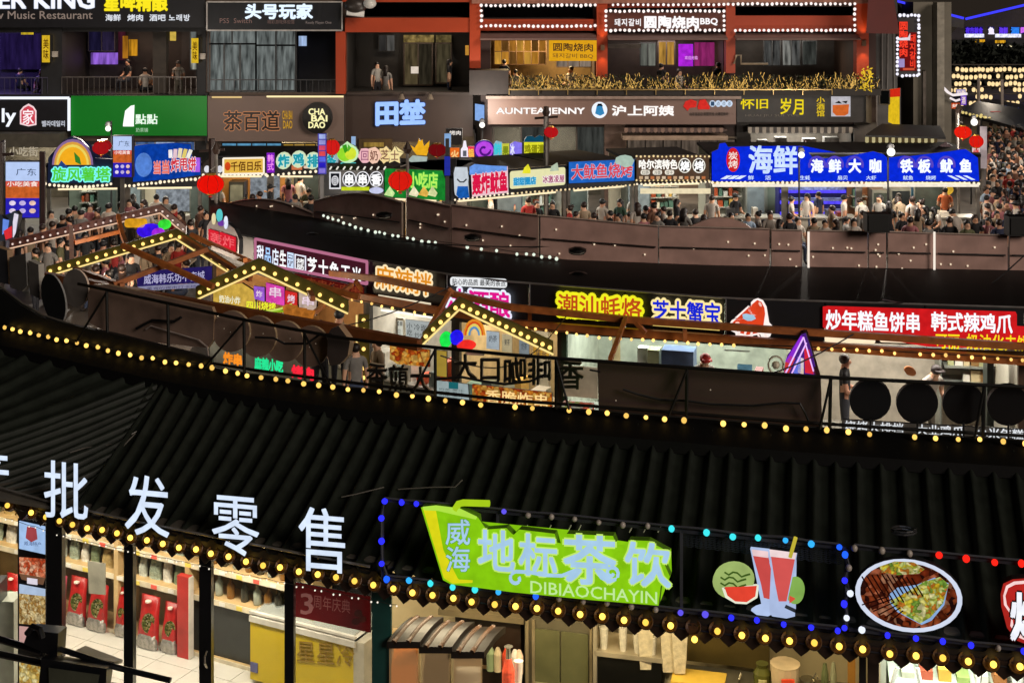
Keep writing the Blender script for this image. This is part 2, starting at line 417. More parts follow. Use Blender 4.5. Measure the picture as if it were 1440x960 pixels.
drp.materials.append(pb('2a1e18', .4, 0, .3, 20))
sl_ = thing('string_lights', 'warm bulbs set in round tile ends along the front eave of the nearest stall', 'string lights', eave(12))
shop = thing  # alias kept short
BWARM = em('ffc950', 2.6, 0, True)
for i, (x, y) in enumerate(EAVE):
    p = eave(x); p = P(x, y, p.y)
    nx = EAVE[min(i + 1, len(EAVE) - 1)][0]
    ang = math.atan2(eave(x + 20).y - eave(x - 20).y, eave(x + 20).x - eave(x - 20).x)
    inst('eave_tile', dme, p + Vector((0, .02, .012)), stall, (-.55, 0, ang))
    mid = eave((x + nx) / 2) + Vector((0, .035, -.02))
    inst('drip_tile', drp, mid, stall, (0, 0, ang))
    if x == 975: p = p + Vector((0, -.02, -.1))
    inst('bulb', bulbmesh(.031, em('ffc950', brng.choice([2.6, 2.6, 3, 2, 1.4]), 0, True)), p + Vector((brng.uniform(-.006, .006), -.03, .02 + brng.uniform(-.006, .006))), sl_)
cm = MB(); cm.tube([eave(x) + Vector((0, .03, -.02)) for x, y in EAVE], .01, 4); cm.build('cable', BLACK, sl_)
# small white sparkles of a fairy string along the drip tiles
fp = []
for x, y in EAVE[:24]: fp += [eave(x - 4) + Vector((0, 0, -.17)), eave(x + 5) + Vector((0, 0, -.16))]
string('fine fairy lights hung under the drip tiles on the left half of the front eave', fp, em('fff4e0', 1.1, 0), .009, cr=.003)
string('warm bulbs spaced along the ridge of the nearest roof', [P(x, y, DZ(y, ZR)) + Vector((0, -.08, .03)) for x, y in RIDGE if x not in (988, 1252, 700, 774)],
       em('ffc862', 1.9, 0, True), .03)
# thin metal rail above the eave on which the white letters stand
bar('letter_rail', [eave(x) + Vector((0, -.02, .2)) for x in (-40, 60, 160, 260, 360, 450, 520)], .014, pb('8b8782', .4, .6), stall)
# free standing letters 产 批 发 零 售
LB = em('dceaff', 1.0, .12, True); LSIDE = pb('22262c')
for ch, q, lb in (('产', (-55, 622, 17, 700), 'white glowing character cut by the left edge of the photo, on the eave'),
                  ('批', (60, 641, 126, 728), 'white glowing character second from left on the eave, above the shrimp poster'),
                  ('发', (174, 661, 240, 751), 'white glowing character standing on the eave above the red snack bags'),
                  ('零', (296, 686, 366, 778), 'white glowing character with a rain radical on the eave'),
                  ('售', (418, 706, 492, 802), 'white glowing character nearest the blue light frame on the eave')):
    xm = (q[0] + q[2]) / 2; D = eave(xm).y
    vp = VP(xm - 50, eave(xm - 50).y, xm + 50, eave(xm + 50).y)
    t = thing('letter_sign', lb, 'letter', vp.pt(xm, q[3]), 'big white channel letters on the front eave')
    put('glowing_face', ch, LB, vp, quad((q[0], q[1], q[2], q[3], 6)), .1, .012, t, .012, True)
    put('housing', ch, LSIDE, vp, quad((q[0], q[1], q[2], q[3], 6)), .085, .09, t, .02, True)
    for s in (-1, 1):
        a = vp.pt(xm + s * 18, q[3] - 12, -.02); bar('strut', [a, Vector((a.x, a.y, ZE + .15))], .01, BLACK, t)
# ---- blue LED bulb frame and the drinks sign
FV = VP(540, eave(540).y - .02, 1190, eave(1190).y - .02)
FV2 = VP(1190, eave(1190).y - .02, 1450, eave(1450).y - .02)
BL = em('2a2cff', 1.5, 0); CY = em('3fe3ea', 1.15, 0); LBU = em('35b0ff', 1.15, 0); RED = em('ff2418', 1.3, 0); PUR = em('6a5cff', .9, 0); GRY = pb('a09890', .35); BL2 = em('1f5cff', 1.4, 0); WHT = em('eaf0ff', 1.1, 0)
def cp(lst, vp): return [vp.pt(x, y, .03) for x, y, c in lst], [c for x, y, c in lst]
top = [(541,704,BL),(565,707,BL),(585,708,BL),(709,720,PUR),(742,724,GRY),(775,726,GRY),(808,729,GRY),(842,733,GRY),(876,737,GRY),(910,740,GRY),(945,744,CY),(994,748,CY),(1030,753,CY),(1066,757,CY),(1104,759,LBU),(1141,765,LBU),(1180,769,BL2)]
left = [(541,704,BL),(536,729,BL),(536,761,BL),(537,793,BL),(544,813,BL2)]
bot = [(544,813,BL2),(575,816,LBU),(605,820,CY),(637,825,CY),(668,829,CY),(701,833,LBU),(753,839,BL2),(786,842,GRY),(820,845,GRY),(853,848,GRY),(888,852,GRY),(922,856,GRY),(957,860,PUR),(992,863,PUR),(1028,867,BL),(1065,872,BL),(1102,877,BL),(1140,881,BL),(1178,885,BL)]
rgt = [(1188,780,BL2),(1194,798,GRY),(1188,815,BL),(1195,834,WHT),(1187,850,BL),(1191,868,WHT),(1188,883,BL)]
top2 = [(1202,770,GRY),(1240,775,GRY),(1279,777,GRY),(1320,781,RED),(1359,785,RED),(1399,789,RED),(1437,792,RED)]
bot2 = [(1212,884,WHT),(1248,893,BL),(1288,897,BL),(1326,902,BL),(1365,907,BL),(1404,910,GRY),(1440,914,BL)]
for lst, vp, lb in ((top, FV, 'colour changing bulbs along the top rail above the green drinks sign'), (left, FV, 'blue bulbs down the left upright of the frame beside the last white letter'),
                    (bot, FV, 'blue and cyan bulbs under the green drinks sign'), (rgt, FV, 'blue and white bulbs down the upright between the juice glasses and the food disc'),
                    (top2, FV2, 'grey and red bulbs on the rail above the food disc'), (bot2, FV2, 'blue bulbs on the rail under the food disc')):
    p, c = cp(lst, vp); string(lb, p, c, .03, '3a3c44', .012)
fr_t = thing('light_rack', 'thin black metal frame holding the green drinks sign and juice glasses over the eave', 'frame', FV.pt(850, 870))
for a, b in (((538, 702), (1190, 770)), ((538, 702), (538, 812)), ((538, 812), (1190, 884)), ((1190, 770), (1190, 884)), ((700, 720), (700, 830)), ((958, 745), (958, 860))):
    beam('rail', FV.pt(*a, -.02), FV.pt(*b, -.02), .03, .03, pb('2a2c34', .5), fr_t)
fr_u = thing('light_rack', 'thin black metal frame around the oval food picture at the right', 'frame', FV2.pt(1300, 900))
for a, b in (((1194, 768), (1450, 793)), ((1194, 884), (1450, 914))):
    beam('rail', FV2.pt(*a, -.02), FV2.pt(*b, -.02), .03, .03, pb('2a2c34', .5), fr_u)
# diamond netting behind the signs
NET = pb('1c2430', .7)
def net(par, vp, x0, x1, yt, yb, step=13, off=-.06):
    m = MB(); w = .0035
    def yT(x): return yt[0] + (yt[1] - yt[0]) * (x - x0) / (x1 - x0)
    def yB(x): return yb[0] + (yb[1] - yb[0]) * (x - x0) / (x1 - x0)
    x = x0 - 120
    while x < x1 + 120:
        for s in (-1, 1):
            # diagonal line x + s*k
            a = None
            pts = []
            for k in range(0, 41):
                xx = x + s * k * 1.5 * 2; 
                if x0 <= xx <= x1: pts.append((xx, lerp(yT(xx), yB(xx), k / 40)))
            if len(pts) > 1:
                p, q = vp.pt(*pts[0], off), vp.pt(*pts[-1], off)
                m.beam(p, q, w, w)
        x += step
    if m.v:
        o = m.build('netting', NET, par); o['kind'] = 'stuff'
net(fr_t, FV, 960, 1186, (746, 770), (768, 794))
# green drinks sign
GREEN = em('8cd012', .9, .14, True); YEL = em('e8e21a', .9, .1); ICE = em('a8cdea', .98, .08); MINT = em('b8f07a', .95, .05)
gs = sign('drinks_sign', 'bright green cup shaped drinks sign with pale blue characters on the front eave', FV,
     [(592,713),(612,711),(645,715),(672,727),(673,738),(684,744),(712,742),(722,752),(730,744),(780,750),(786,772),(796,776),(797,750),(862,753),(866,763),(853,775),(872,783),(878,783),(884,759),(912,760),(941,776),(933,790),(942,810),(929,824),(926,851),(830,843),(720,832),(634,821),(623,815)], GREEN, .1, .1, side=pb('5c8a14'))
poly('cup_side', YEL, [(595,715),(612,716),(622,770),(630,802),(645,815),(664,816),(664,819),(636,820),(624,812)], FV, .115, .02, gs)
poly('cup_rim', em('b6e84a', .95, .05), [(594,713),(612,711),(645,715),(670,727),(669,730),(643,719),(612,715),(597,717)], FV, .12, .02, gs)
sw = MB(); sw.tube([FV.pt(640, 716, .1), FV.pt(645, 708, .1), FV.pt(652, 706.5, .1), FV.pt(688, 707.5, .1)], .034, 8); sw.build('straw', em('b4dc1e', .85, .05), gs)
txt('威海', ICE, FV, (626, 728, 662, 804), .13, .02, gs, .02, em('5aa81c', .8), .05, vert=True)
for ch, q in (('地', (671, 740, 725, 802, 4)), ('标', (729, 746, 785, 808, 4)), ('茶', (790, 747, 868, 820, 4)), ('饮', (878, 757, 944, 822, 5))):
    txt(ch, ICE, FV, q, .135, .02, gs, .035, em('c8f06a', .95, .03), .075)
def curl(pts, r, mat, par, vp, off=.13):
    m = MB(); m.tube([vp.pt(x, y, off) for x, y in pts], r, 6); return m.build('swirl', mat, par)
def spiral(cx, cy, r0, r1, a0, a1, n=14): return [(cx + lerp(r0, r1, i / n) * math.cos(math.radians(lerp(a0, a1, i / n))), cy + lerp(r0, r1, i / n) * math.sin(math.radians(lerp(a0, a1, i / n)))) for i in range(n + 1)]
curl([(812, 800), (790, 809), (765, 808), (745, 804), (725, 803)] + spiral(726, 813, 10, 4, -90, -390), .017, ICE, gs, FV)
curl([(838, 800), (846, 812), (856, 816)] + spiral(860, 805, 11, 3, 90, -330), .017, ICE, gs, FV)
txt('DIBIAOCHAYIN', em('c8f0a0', .95, 0), FV, (746, 816, 924, 833, 16), .12, .01, gs, .012)
for x in (737, 770, 798, 812, 885, 905, 925):
    bar('hook_wire', [FV.pt(x, 748, -.02), FV.pt(x + 5, 738, -.02)], .006, pb('b8b4a8', .4), gs)
# juice glasses and watermelons
js = sign('juice_sign', 'glowing cutout of two red juice glasses between cut watermelons', FV, [(1082,772),(1121,777),(1119,790),(1107,846),(1103,854),(1118,861),(1118,866),(1106,869),(1086,866),(1082,861),(1094,855),(1091,846),(1084,800)], em('b4c6ec', .9, .08), .08, .07)
poly('glass_outline', em('b9cdf4', .9, .08), [(1055,771),(1082,774),(1086,800),(1084,843),(1078,849),(1082,858),(1090,861),(1080,866),(1064,864),(1056,858),(1062,854),(1071,851),(1072,843),(1066,812)], FV, .05, .05, js)
poly('melon', em('a8c070', .85), ell(1031, 817, 29, 25), FV, .05, .06, js)
mst = MB()
for yy in (804, 811, 819, 826):
    mst.tube([FV.pt(1010 + 2 * abs(815 - yy) * .4 + k * 6, yy + 3 * math.sin(k * 1.9) + k * .9, .055) for k in range(7)], .009, 4)
mst.build('melon_stripe', em('4a6a24', .7), js)
poly('melon_slice', em('e64632', .95), [(1019,826),(1064,824),(1062,838),(1050,846),(1034,845),(1023,837)], FV, .07, .03, js)
poly('melon_rind', em('eef0d8', .95), [(1015,826),(1067,822),(1065,840),(1050,849),(1034,848),(1020,840)], FV, .055, .03, js)
poly('melon', em('8fbc5a', .8), ell(1118, 831, 13, 18), FV, .04, .05, js)
poly('melon_slice', em('e0543c', .9), [(1110,838),(1118,842),(1110,848)], FV, .06, .02, js)
poly('juice', em('d2504c', .9, .06), [(1059,781),(1080,784),(1084,800),(1082,842),(1074,840),(1070,820)], FV, .08, .03, js)
poly('juice', em('dc5a56', .9, .06), [(1084,781),(1118,785),(1106,845),(1095,845),(1090,820)], FV, .09, .03, js)
poly('glass_rim', em('f6dede', .95), [(1082,773),(1120,778),(1118,786),(1083,782)], FV, .1, .02, js)
poly('glass_rim', em('f0d0d2', .95), [(1057,773),(1080,776),(1080,784),(1059,781)], FV, .09, .02, js)
sw = MB(); sw.tube([FV.pt(1111, 783, .1), FV.pt(1119, 755, .1)], .018, 6); sw.build('straw', em('c8b83a', .9), js)
# oval food picture
FM = mottled('grilled_food_print', ['7a2c14', '4a1c10', '9a4824', 'c06a48', '5c2410', 'b07858', '8a3a1c', '301410'], 16, .85)
GM = mottled('salad_print', ['d8c83a', 'c8d27a', '7aa03a', 'e0d878', 'c87a2a', 'a8b040', 'e8e0a0', 'd2ae28'], 26, .95)
fd = sign('food_picture', 'oval lit picture of grilled meat and salad in a white rim, over the eave', FV2, ell(1278, 837, 76, 51, 32, .16), em('d8e0f4', .95, .05), .08, .08, 'sign')
poly('print', FM, ell(1278, 837, 69, 45, 32, .16), FV2, .095, .02, fd)
poly('salad', GM, [(1237,797),(1258,790),(1285,791),(1300,800),(1292,806),(1262,808),(1240,804)], FV2, .105, .02, fd)
poly('dish', em('8fb4e4', .9), [(1250,836),(1262,826),(1290,822),(1314,812),(1334,820),(1328,850),(1310,872),(1296,878),(1262,860),(1252,848)], FV2, .103, .02, fd)
poly('salad', GM, [(1252,845),(1276,832),(1300,818),(1322,812),(1334,822),(1326,848),(1308,868),(1294,876),(1268,862)], FV2, .115, .02, fd)
sc_ = MB()
for k in range(11):
    x = 1212 + k * 7; sc_.tube([FV2.pt(x + j * 8, 806 + abs(k - 4) * 1 + j * 13, .118) for j in range(4 if k < 6 else 3)], .007, 4)
for k in range(6): sc_.tube([FV2.pt(1212 + k * 8, 850 + k * 4.5, .119), FV2.pt(1250 + k * 4, 838 + k * 4, .119)], .006, 4)
sc_.build('sauce_line', em('2a0d08', .6, 0), fd)
# red blob sign cut by the right edge
rb = sign('neon_sign', 'red cloud shaped sign with a white outline cut by the right edge', FV2, [(1407,835),(1411,820),(1424,814),(1450,812),(1520,816),(1530,860),(1510,912),(1450,908),(1430,900),(1416,882),(1418,868),(1408,852)], em('c02c24', .75), .1, .08)
poly('outline', em('ffd9d6', 1), [(1411,838),(1415,824),(1426,818),(1450,816),(1514,820),(1524,860),(1506,906),(1450,903),(1433,896),(1421,880),(1423,866),(1412,850)], FV2, .095, .02, rb)
poly('inner_face', em('c42a24', .85), [(1414,838),(1418,827),(1428,822),(1450,820),(1510,824),(1519,860),(1502,902),(1450,899),(1436,892),(1425,878),(1427,866),(1416,850)], FV2, .105, .02, rb)
txt('烤', em('f4f6ff', 1), FV2, (1420, 828, 1480, 900, 6), .13, .02, rb, .05, em('301010', .5), .09)
# cables lying on the roof
for pts, r in (([(192, 622), (160, 640), (120, 645), (98, 652)], .008), ([(190, 625), (176, 640), (155, 660), (140, 690)], .008), ([(480, 716), (500, 712), (540, 702)], .007), ([(560, 705), (610, 702), (640, 702), (650, 692)], .007)):
    pp = []
    for x, y in pts:
        e = along(EP, x); r_ = along(RP, x); v = (e - y) / (e - r_); pp.append(P(x, y, lerp(eave(x).y, ridge(x).y, v) - .02) + Vector((0, 0, .14)))
    tag(bar('cable', pp, r, pb('5a5650', .4)), {192: 'grey cable lying from the hip ridge down to the second white letter', 190: 'grey cable following the hip ridge of the near roof', 480: 'thin cable from the last white letter to the blue frame', 560: 'thin cable looping over the top left of the green drinks sign'}[pts[0][0]], 'cable')
# coil of cable on roof right
cc = P(1271, 752, 13.9); m = MB(); m.tube([cc + Vector((.12 * math.cos(a * .5), .1 * math.sin(a * .5), .02 + a * .002)) for a in range(26)], .01, 5)
tag(m.build('cable_coil', pb('2c2c2c', .3)), 'small coil of black cable lying on the roof above the food picture', 'cable')
# ------------------------------------------------------------------ shop with glass front (left) and drinks counter (right)
flr = MB()
fpts = [eave(x) + Vector((0, .0, 0)) for x in (-200, 100, 322, 545)]
for a, b in zip(fpts, fpts[1:]):
    d = Vector((.9, 4.2, 0)); flr.hexa([Vector((a.x, a.y, 0)), Vector((b.x, b.y, 0)), Vector((b.x + .6, b.y + 3.3, 0)), Vector((a.x + .6, a.y + 3.3, 0)), Vector((a.x, a.y, .15)), Vector((b.x, b.y, .15)), Vector((b.x + .6, b.y + 3.3, .15)), Vector((a.x + .6, a.y + 3.3, .15))])
fl = flr.build('shop_floor', pb('2e2c2a', .5), stall)
# white floor tiles, each a piece
TLM = pb('cfccc2', .25, 0, .06, 3); u = Vector((2.93, -1.52, 0)).normalized(); v = Vector((1.52, 2.93, 0)).normalized()
base = P(172, 892, 19.2); base.z = .15
tl = bpy.data.meshes.new('floor_tile'); s_ = .296
tl.from_pydata([Vector((0, 0, .006)) + u * a + v * b for a, b in ((-s_, -s_), (s_, -s_), (s_, s_), (-s_, s_))] + [Vector((0, 0, 0)) + u * a + v * b for a, b in ((-s_, -s_), (s_, -s_), (s_, s_), (-s_, s_))], [], [(0, 1, 2, 3), (4, 5, 1, 0), (5, 6, 2, 1)])
tl.materials.append(TLM)
for i in range(-5, 9):
    for j in range(-4, 1): inst('floor_tile', tl, base + u * (i * .6) + v * (j * .6 - .05), stall)
# posts of the glass front
POST = pb('101114', .3, .3)
for x0, x1, yt, m_, nm in ((65, 87, 742, POST, 'post'), (174, 187, 764, POST, 'door_frame'), (280, 297, 786, POST, 'door_frame'), (400, 413, 812, POST, 'door_frame'), (523, 550, 830, pb('123a36', .4), 'post')):
    xm = (x0 + x1) / 2; D = along([(60, 16.5), (180, 16.1), (288, 15.75), (406, 15.3), (540, 14.9)], xm); hw = (x1 - x0) / 2 * D / F
    X = (xm - 720) * D / F; bx(nm, (X - hw, D, 0), (X + hw, D + .14, 2.85), m_, stall)
GV = VP(75, 16.56, 540, 14.97)
GL = glass('shop_glass', 'a0b0b0', .06, .02)
for a, b in ((87, 174), (187, 280), (297, 400), (413, 523)):
    p, q = GV.pt(a, 900), GV.pt(b, 900)
    mk('glass_pane', [Vector((p.x, p.y, .1)), Vector((q.x, q.y, .1)), Vector((q.x, q.y, 2.8)), Vector((p.x, p.y, 2.8))], [(0, 1, 2, 3)], GL, stall)
beam('door_rail', GV.pt(87, 953), GV.pt(240, 975), .05, .05, POST, stall)
hd = MB(); hd.tube([GV.pt(291, 915, .08), GV.pt(288, 922, .12), GV.pt(288, 932, .12), GV.pt(291, 938, .08)], .012, 6); hd.build('door_handle', pb('9a9488', .25, .9), stall)
# inside walls and lamps of the shop
p, q = GV.pt(-160, 900, -4.1), GV.pt(600, 900, -4.1)
bx('back_wall', (-12, 21.5, 0), (-3.5, 21.6, 2.6), pb('c8bfa8', .6), stall)
for x, y in ((-5.6, 18.2), (-4.0, 17.6), (-6.8, 18.8), (-2.9, 17.0)):
    lt = light('ceiling_lamp', 'AREA', (x, y, 2.62), 44, (1, .9, .72), stall, .9, .25)
    lt.rotation_euler = (0, 0, -.45)
# shelf unit
ORDT = 'zeroth first second third fourth fifth sixth seventh eighth ninth tenth eleventh twelfth thirteenth fourteenth fifteenth sixteenth seventeenth eighteenth nineteenth'.split()
TENS = {2: 'twent', 3: 'thirt', 4: 'fort', 5: 'fift', 6: 'sixt', 7: 'sevent', 8: 'eight', 9: 'ninet'}
def ordn(k):
    k += 1
    return ORDT[k] if k < 20 else TENS[k // 10] + ('ieth' if k % 10 == 0 else 'y ' + ORDT[k % 10])
SV = VP(89, 19.67, 360, 18.15)
sh = thing('display_shelf', 'long pale wooden shelf unit of packed snacks behind the shop glass', 'shelf', SV.pt(220, 900))
WOOD = pb('c8aa78', .5, 0, .15, 9)
def sbox(par, name, x0, x1, z0, z1, mat, vp=SV, o0=0., o1=-.4):
    a0, b0 = vp.pt(x0, 800, o0), vp.pt(x1, 800, o0); n = Vector((vp.n.x, vp.n.y, 0)) * (o1 - o0); m = MB()
    m.hexa([Vector((a0.x, a0.y, z0)), Vector((b0.x, b0.y, z0)), Vector((b0.x, b0.y, z0)) + n, Vector((a0.x, a0.y, z0)) + n,
            Vector((a0.x, a0.y, z1)), Vector((b0.x, b0.y, z1)), Vector((b0.x, b0.y, z1)) + n, Vector((a0.x, a0.y, z1)) + n])
    return m.build(name, mat, par)
for z in (.15, .9, 1.3, 1.7, 2.1):
    sbox(sh, 'shelf_board', -40, 440, z, z + .05, WOOD)
    sbox(sh, 'price_strip', -40, 440, z - .015, z + .055, pb('e2d6b8', .5), SV, .015, .003)
sbox(sh, 'back_panel', -40, 440, .15, 2.5, pb('8a7a58', .6), SV, -.4, -.43)
for x in (-38, 163, 263, 437): sbox(sh, 'upright', x - 3, x + 3, .15, 2.5, WOOD, SV, .02, -.4)
sbox(sh, 'cabinet', 268, 440, .2, .85, pb('2b2d2b', .4), SV, -.05, -.35)
rng = random.Random(5)
for z in (.9, 1.3, 1.7):
    for k in range(16): sbox(sh, 'price_tag', 20 + k * 24, 28 + k * 24, z - .005, z + .045, pb(('f0ece0', 'e8d060', 'e86050')[k % 3], .5, 0, .05), SV, .022, .016)
BAGC = [pb('b8bcae', .35, 0, .3, 30, .6), pb('8f9a86', .3, 0, .4, 40, .6), pb('d4cfc0', .3, 0, .25, 25, .6), pb('6c7a5c', .35, 0, .4, 40, .6), pb('a8905c', .35, 0, .3, 30, .5), pb('7c6a50', .4, 0, .4, 35, .5)]
def bag(par, name, c, w, h, mat, d=.09, lean=.1):
    n = 5; m = MB(); vs = []
    for j in range(n + 1):
        t = j / n; ww = w / 2 * (1 - .12 * t * t) * (1 + .05 * math.sin(t * 7)); dd = d / 2 * math.sin(math.pi * min(.96, .12 + t * .86)) + .004
        for k, (sx, sy) in enumerate(((-1, 0), (-.6, -1), (.6, -1), (1, 0), (.6, 1), (-.6, 1))):
            o = u * (sx * ww) + v * (sy * dd + lean * t * h); vs.append(Vector(c) + o + Vector((0, 0, t * h)))
    fs = [(j * 6 + k, j * 6 + (k + 1) % 6, (j + 1) * 6 + (k + 1) % 6, (j + 1) * 6 + k) for j in range(n) for k in range(6)] + [tuple(range(6)), tuple(n * 6 + k for k in range(6))]
    m.add(vs, fs); return m.build(name, mat, par, True)
k = 0
for z in (.95, 1.35, 1.75):
    x = -30
    while x < 430:
        w = rng.uniform(11, 19)
        if not (155 < x < 165 or 255 < x < 268):
            p = SV.pt(x + w / 2, 800, -.14); hgt = rng.uniform(.26, .36)
            if x > 262 and z < 1.4:
                m = MB(); m.lathe((p.x, p.y, z), [(.05, 0), (.055, .02), (.055, .16), (.02, .21), (.022, .26)], 10)
                o = m.build('bottle', [pb('7a5424', .15), pb('3c3a30', .15), pb('9aa090', .15)][k % 3], None, True); cat = 'bottle'; d = ('amber', 'dark', 'clear')[k % 3]
                tag(o, f'{d} bottle above the yellow freezer, {ordn(k)} item along the shelves', 'bottle', 'bottles on the shop shelf')
            else:
                o = bag(None, 'snack_packet', (p.x, p.y, z), w * .0118, hgt, BAGC[k % 6])
                tag(o, f'{("silver grey", "grey green", "cream", "olive green", "tan", "brown")[k % 6]} packet standing on the {({.95: "lowest", 1.35: "middle", 1.75: "upper"})[z]} shelf, {ordn(k)} item along the shop shelves', 'packet', 'packets on the shop shelf')
            k += 1
        x += w + 2
RB = pb('a81e1c', .35, 0, .25, 12, .3)
for i, (x0, x1, yb, h, lb) in enumerate(((62, 92, 868, .58, 'pinkish red snack bag standing farthest left behind the shop glass'), (93, 120, 877, .62, 'red snack bag with a picture of skewers beside the blank grey card'), (121, 150, 885, .6, 'red snack bag standing under the blank grey card'), (163, 178, 893, .62, 'red snack bag half hidden behind the second door post'),
                                         (192, 222, 910, .66, 'large red snack bag left of the pair in the middle door panel'), (226, 250, 916, .62, 'large red snack bag right of the pair in the middle door panel'), (2, 26, 870, .6, 'red package at the far left edge beside the lit food poster'), (30, 60, 868, .6, 'red package behind the lit food poster'))):
    xm = (x0 + x1) / 2; D = DZ(yb, .16); c = P(xm, yb, D); t = thing('snack_bag', lb, 'bag', c, 'red snack bags on the shop floor')
    w = (x1 - x0) * D / F * 1.25
    bag(t, 'bag_body', c, w, h, RB if i else pb('b04458', .4), .14, .12)
    o = bag(t, 'silver_base', c - v * .012, w * 1.01, h * .38, pb('a8a49c', .25, .5, .3, 30, .5), .15, .12)
    m = MB(); cc = c - v * .07 + u * (w * .14) + Vector((0, 0, h * .52)) + v * (.12 * h * .5); m.ball(cc, w * .26, 10, 6, 0, (1, .25, 1.5)); m.build('food_print', mottled('noodle_print', ['c8b060', '7c8438', 'e0cc8a', '5c5c28', 'b8a050'], 40, .55), t)
    m = MB(); cc = c - v * .05 + Vector((0, 0, h * .9)) + v * (.12 * h * .9); m.lathe(cc, [(w * .12, 0), (w * .12, .02)], 8); m.build('handle_hole', pb('e8d8c8'), t)
gc = thing('blank_card', 'blank grey card hanging in front of the upper shelf', 'card', SV.pt(136, 850, .3)); poly('card', pb('8d8a7c', .6), [(123, 788), (148, 792), (148, 836), (125, 834)], SV, .35, .01, gc)
rbx = thing('red_display', 'tall narrow red display box standing at the shelf end', 'display box', P(256, 922, 18.6))
sbox(rbx, 'box_body', 249, 265, .16, 1.22, pb('a82420', .4), SV, .14, .05); sbox(rbx, 'white_edge', 265, 266, .16, 1.22, pb('d8d0c4', .4), SV, .14, .05)
# lit food posters in a column
PV = VP(27, 17.2, 63, 17.05)
pl_ = sign('poster_lightbox', 'column of lit food posters beside the first black post', PV, [(25, 728), (64, 736), (64, 990), (25, 990)], pb('1c1c20'), .1)
poly('poster', em('a8c8f2', .9), [(27, 732), (63, 740), (63, 779), (27, 771)], PV, .01, .01, pl_)
poly('figure_print', em('b04a50', .8), [(38, 740), (50, 742), (52, 758), (44, 762), (36, 756)], PV, .02, .01, pl_); txt('威海特产', em('3a4a8a', .7), PV, (34, 760, 58, 766, 2), .02, .01, pl_)
poly('poster', mottled('shrimp_print', ['e8825a', 'd8603a', 'f0a078', 'c04a28', 'f4b894'], 22, .9), [(27, 783), (63, 786), (63, 812), (27, 806)], PV, .01, .01, pl_)
poly('poster', em('8a6248', .6), [(27, 806), (63, 812), (60, 822), (30, 814)], PV, .012, .01, pl_); poly('price_tag', em('e8e0ec', .9), [(38, 812), (52, 814), (52, 822), (38, 820)], PV, .02, .01, pl_)
poly('poster', em('b8cce8', .85), [(27, 821), (63, 828), (63, 840), (27, 838)], PV, .01, .01, pl_)
poly('poster', mottled('peanut_print', ['d8b878', 'c89a50', 'e8d09a', 'a87c40', 'e0c488'], 26, .9), [(27, 834), (63, 838), (63, 880), (27, 876)], PV, .014, .01, pl_)
poly('poster', em('d8a8a0', .8), [(27, 880), (63, 884), (63, 905), (27, 905)], PV, .01, .01, pl_)
poly('poster', mottled('chips_print', ['e8cc78', 'd8b458', 'f0e0a0', 'c89840'], 20, .9), [(27, 930), (63, 932), (63, 990), (27, 990)], PV, .01, .01, pl_)
gw = thing('scale_cabinet', 'light grey rounded cabinet at the bottom left corner behind the poster', 'cabinet', P(8, 960, 17.6)); m = MB(); m.box((-6.9, 17.7, .1), (-6.2, 18.0, 1.25)); m.build('cabinet_body', pb('9a9e92', .4), gw); m = MB(); m.box((-6.8, 17.6, 1.25), (-6.35, 17.9, 1.5)); m.build('screen', pb('1c1e20', .3), gw)
# chest freezer
FRV = VP(350, 17.9, 495, 17.2)
fz = thing('chest_freezer', 'yellow chest freezer with white rim behind the glass door', 'freezer', FRV.pt(430, 990))
def fbox(par, name, x0, x1, z0, z1, mat, o0, o1, vp=FRV): return sbox(par, name, x0, x1, z0, z1, mat, vp, o0, o1)
fbox(fz, 'freezer_body', 352, 497, .2, .93, pb('c8ae14', .35, 0, .06), 0, -.75)
fbox(fz, 'white_rim', 350, 499, .93, 1.0, pb('d0ccc0', .3), .02, -.77)
fbox(fz, 'glass_lid', 354, 494, 1.0, 1.02, glass('freezer_lid', 'c8d4d0', .35), -.05, -.72)
for o_ in (.0, -.75): fbox(fz, 'lid_rail', 350, 499, 1.02, 1.05, pb('dcd8cc', .3), o_, o_ - .04)
txt('星星冷', pb('8a6c10', .5), FRV, (416, 897, 500, 930, 8), .012, .006, fz, -.01)
fbox(fz, 'side_trim', 497, 512, .1, 1.0, pb('b4ae9c', .4), .0, -.7)
fbox(fz, 'warning_label', 352, 362, .3, .42, pb('50507c', .4), .01, .0)
bn = sign('banner', 'dark red anniversary banner hung behind the last glass pane', VP(414, 15.75, 521, 15.4), [(414, 818), (521, 838), (521, 889), (414, 866)], pb('8a1418', .5, 0, .15, 4, 0, .5, .12), .02, 0, 'banner')
BV = VP(414, 15.75, 521, 15.4)
txt('3', pb('d08880', .5, e=.15), BV, (423, 834, 440, 863), .012, .005, bn, .02); txt('周年庆典', pb('c87870', .5, e=.12), BV, (440, 834, 493, 855, 8), .012, .005, bn, .0)
for i, p_ in enumerate(((504, 862), (510, 870), (500, 874))): poly('ribbon_print', pb('b04038', .5), ell(p_[0], p_[1], 6, 5, 8), BV, .008, .004, bn)
fbx = sbox(stall, 'inner_wall', 495, 560, .1, 2.6, pb('b8b2a0', .6), VP(414, 17.2, 600, 16.6), -1.2, -1.3)
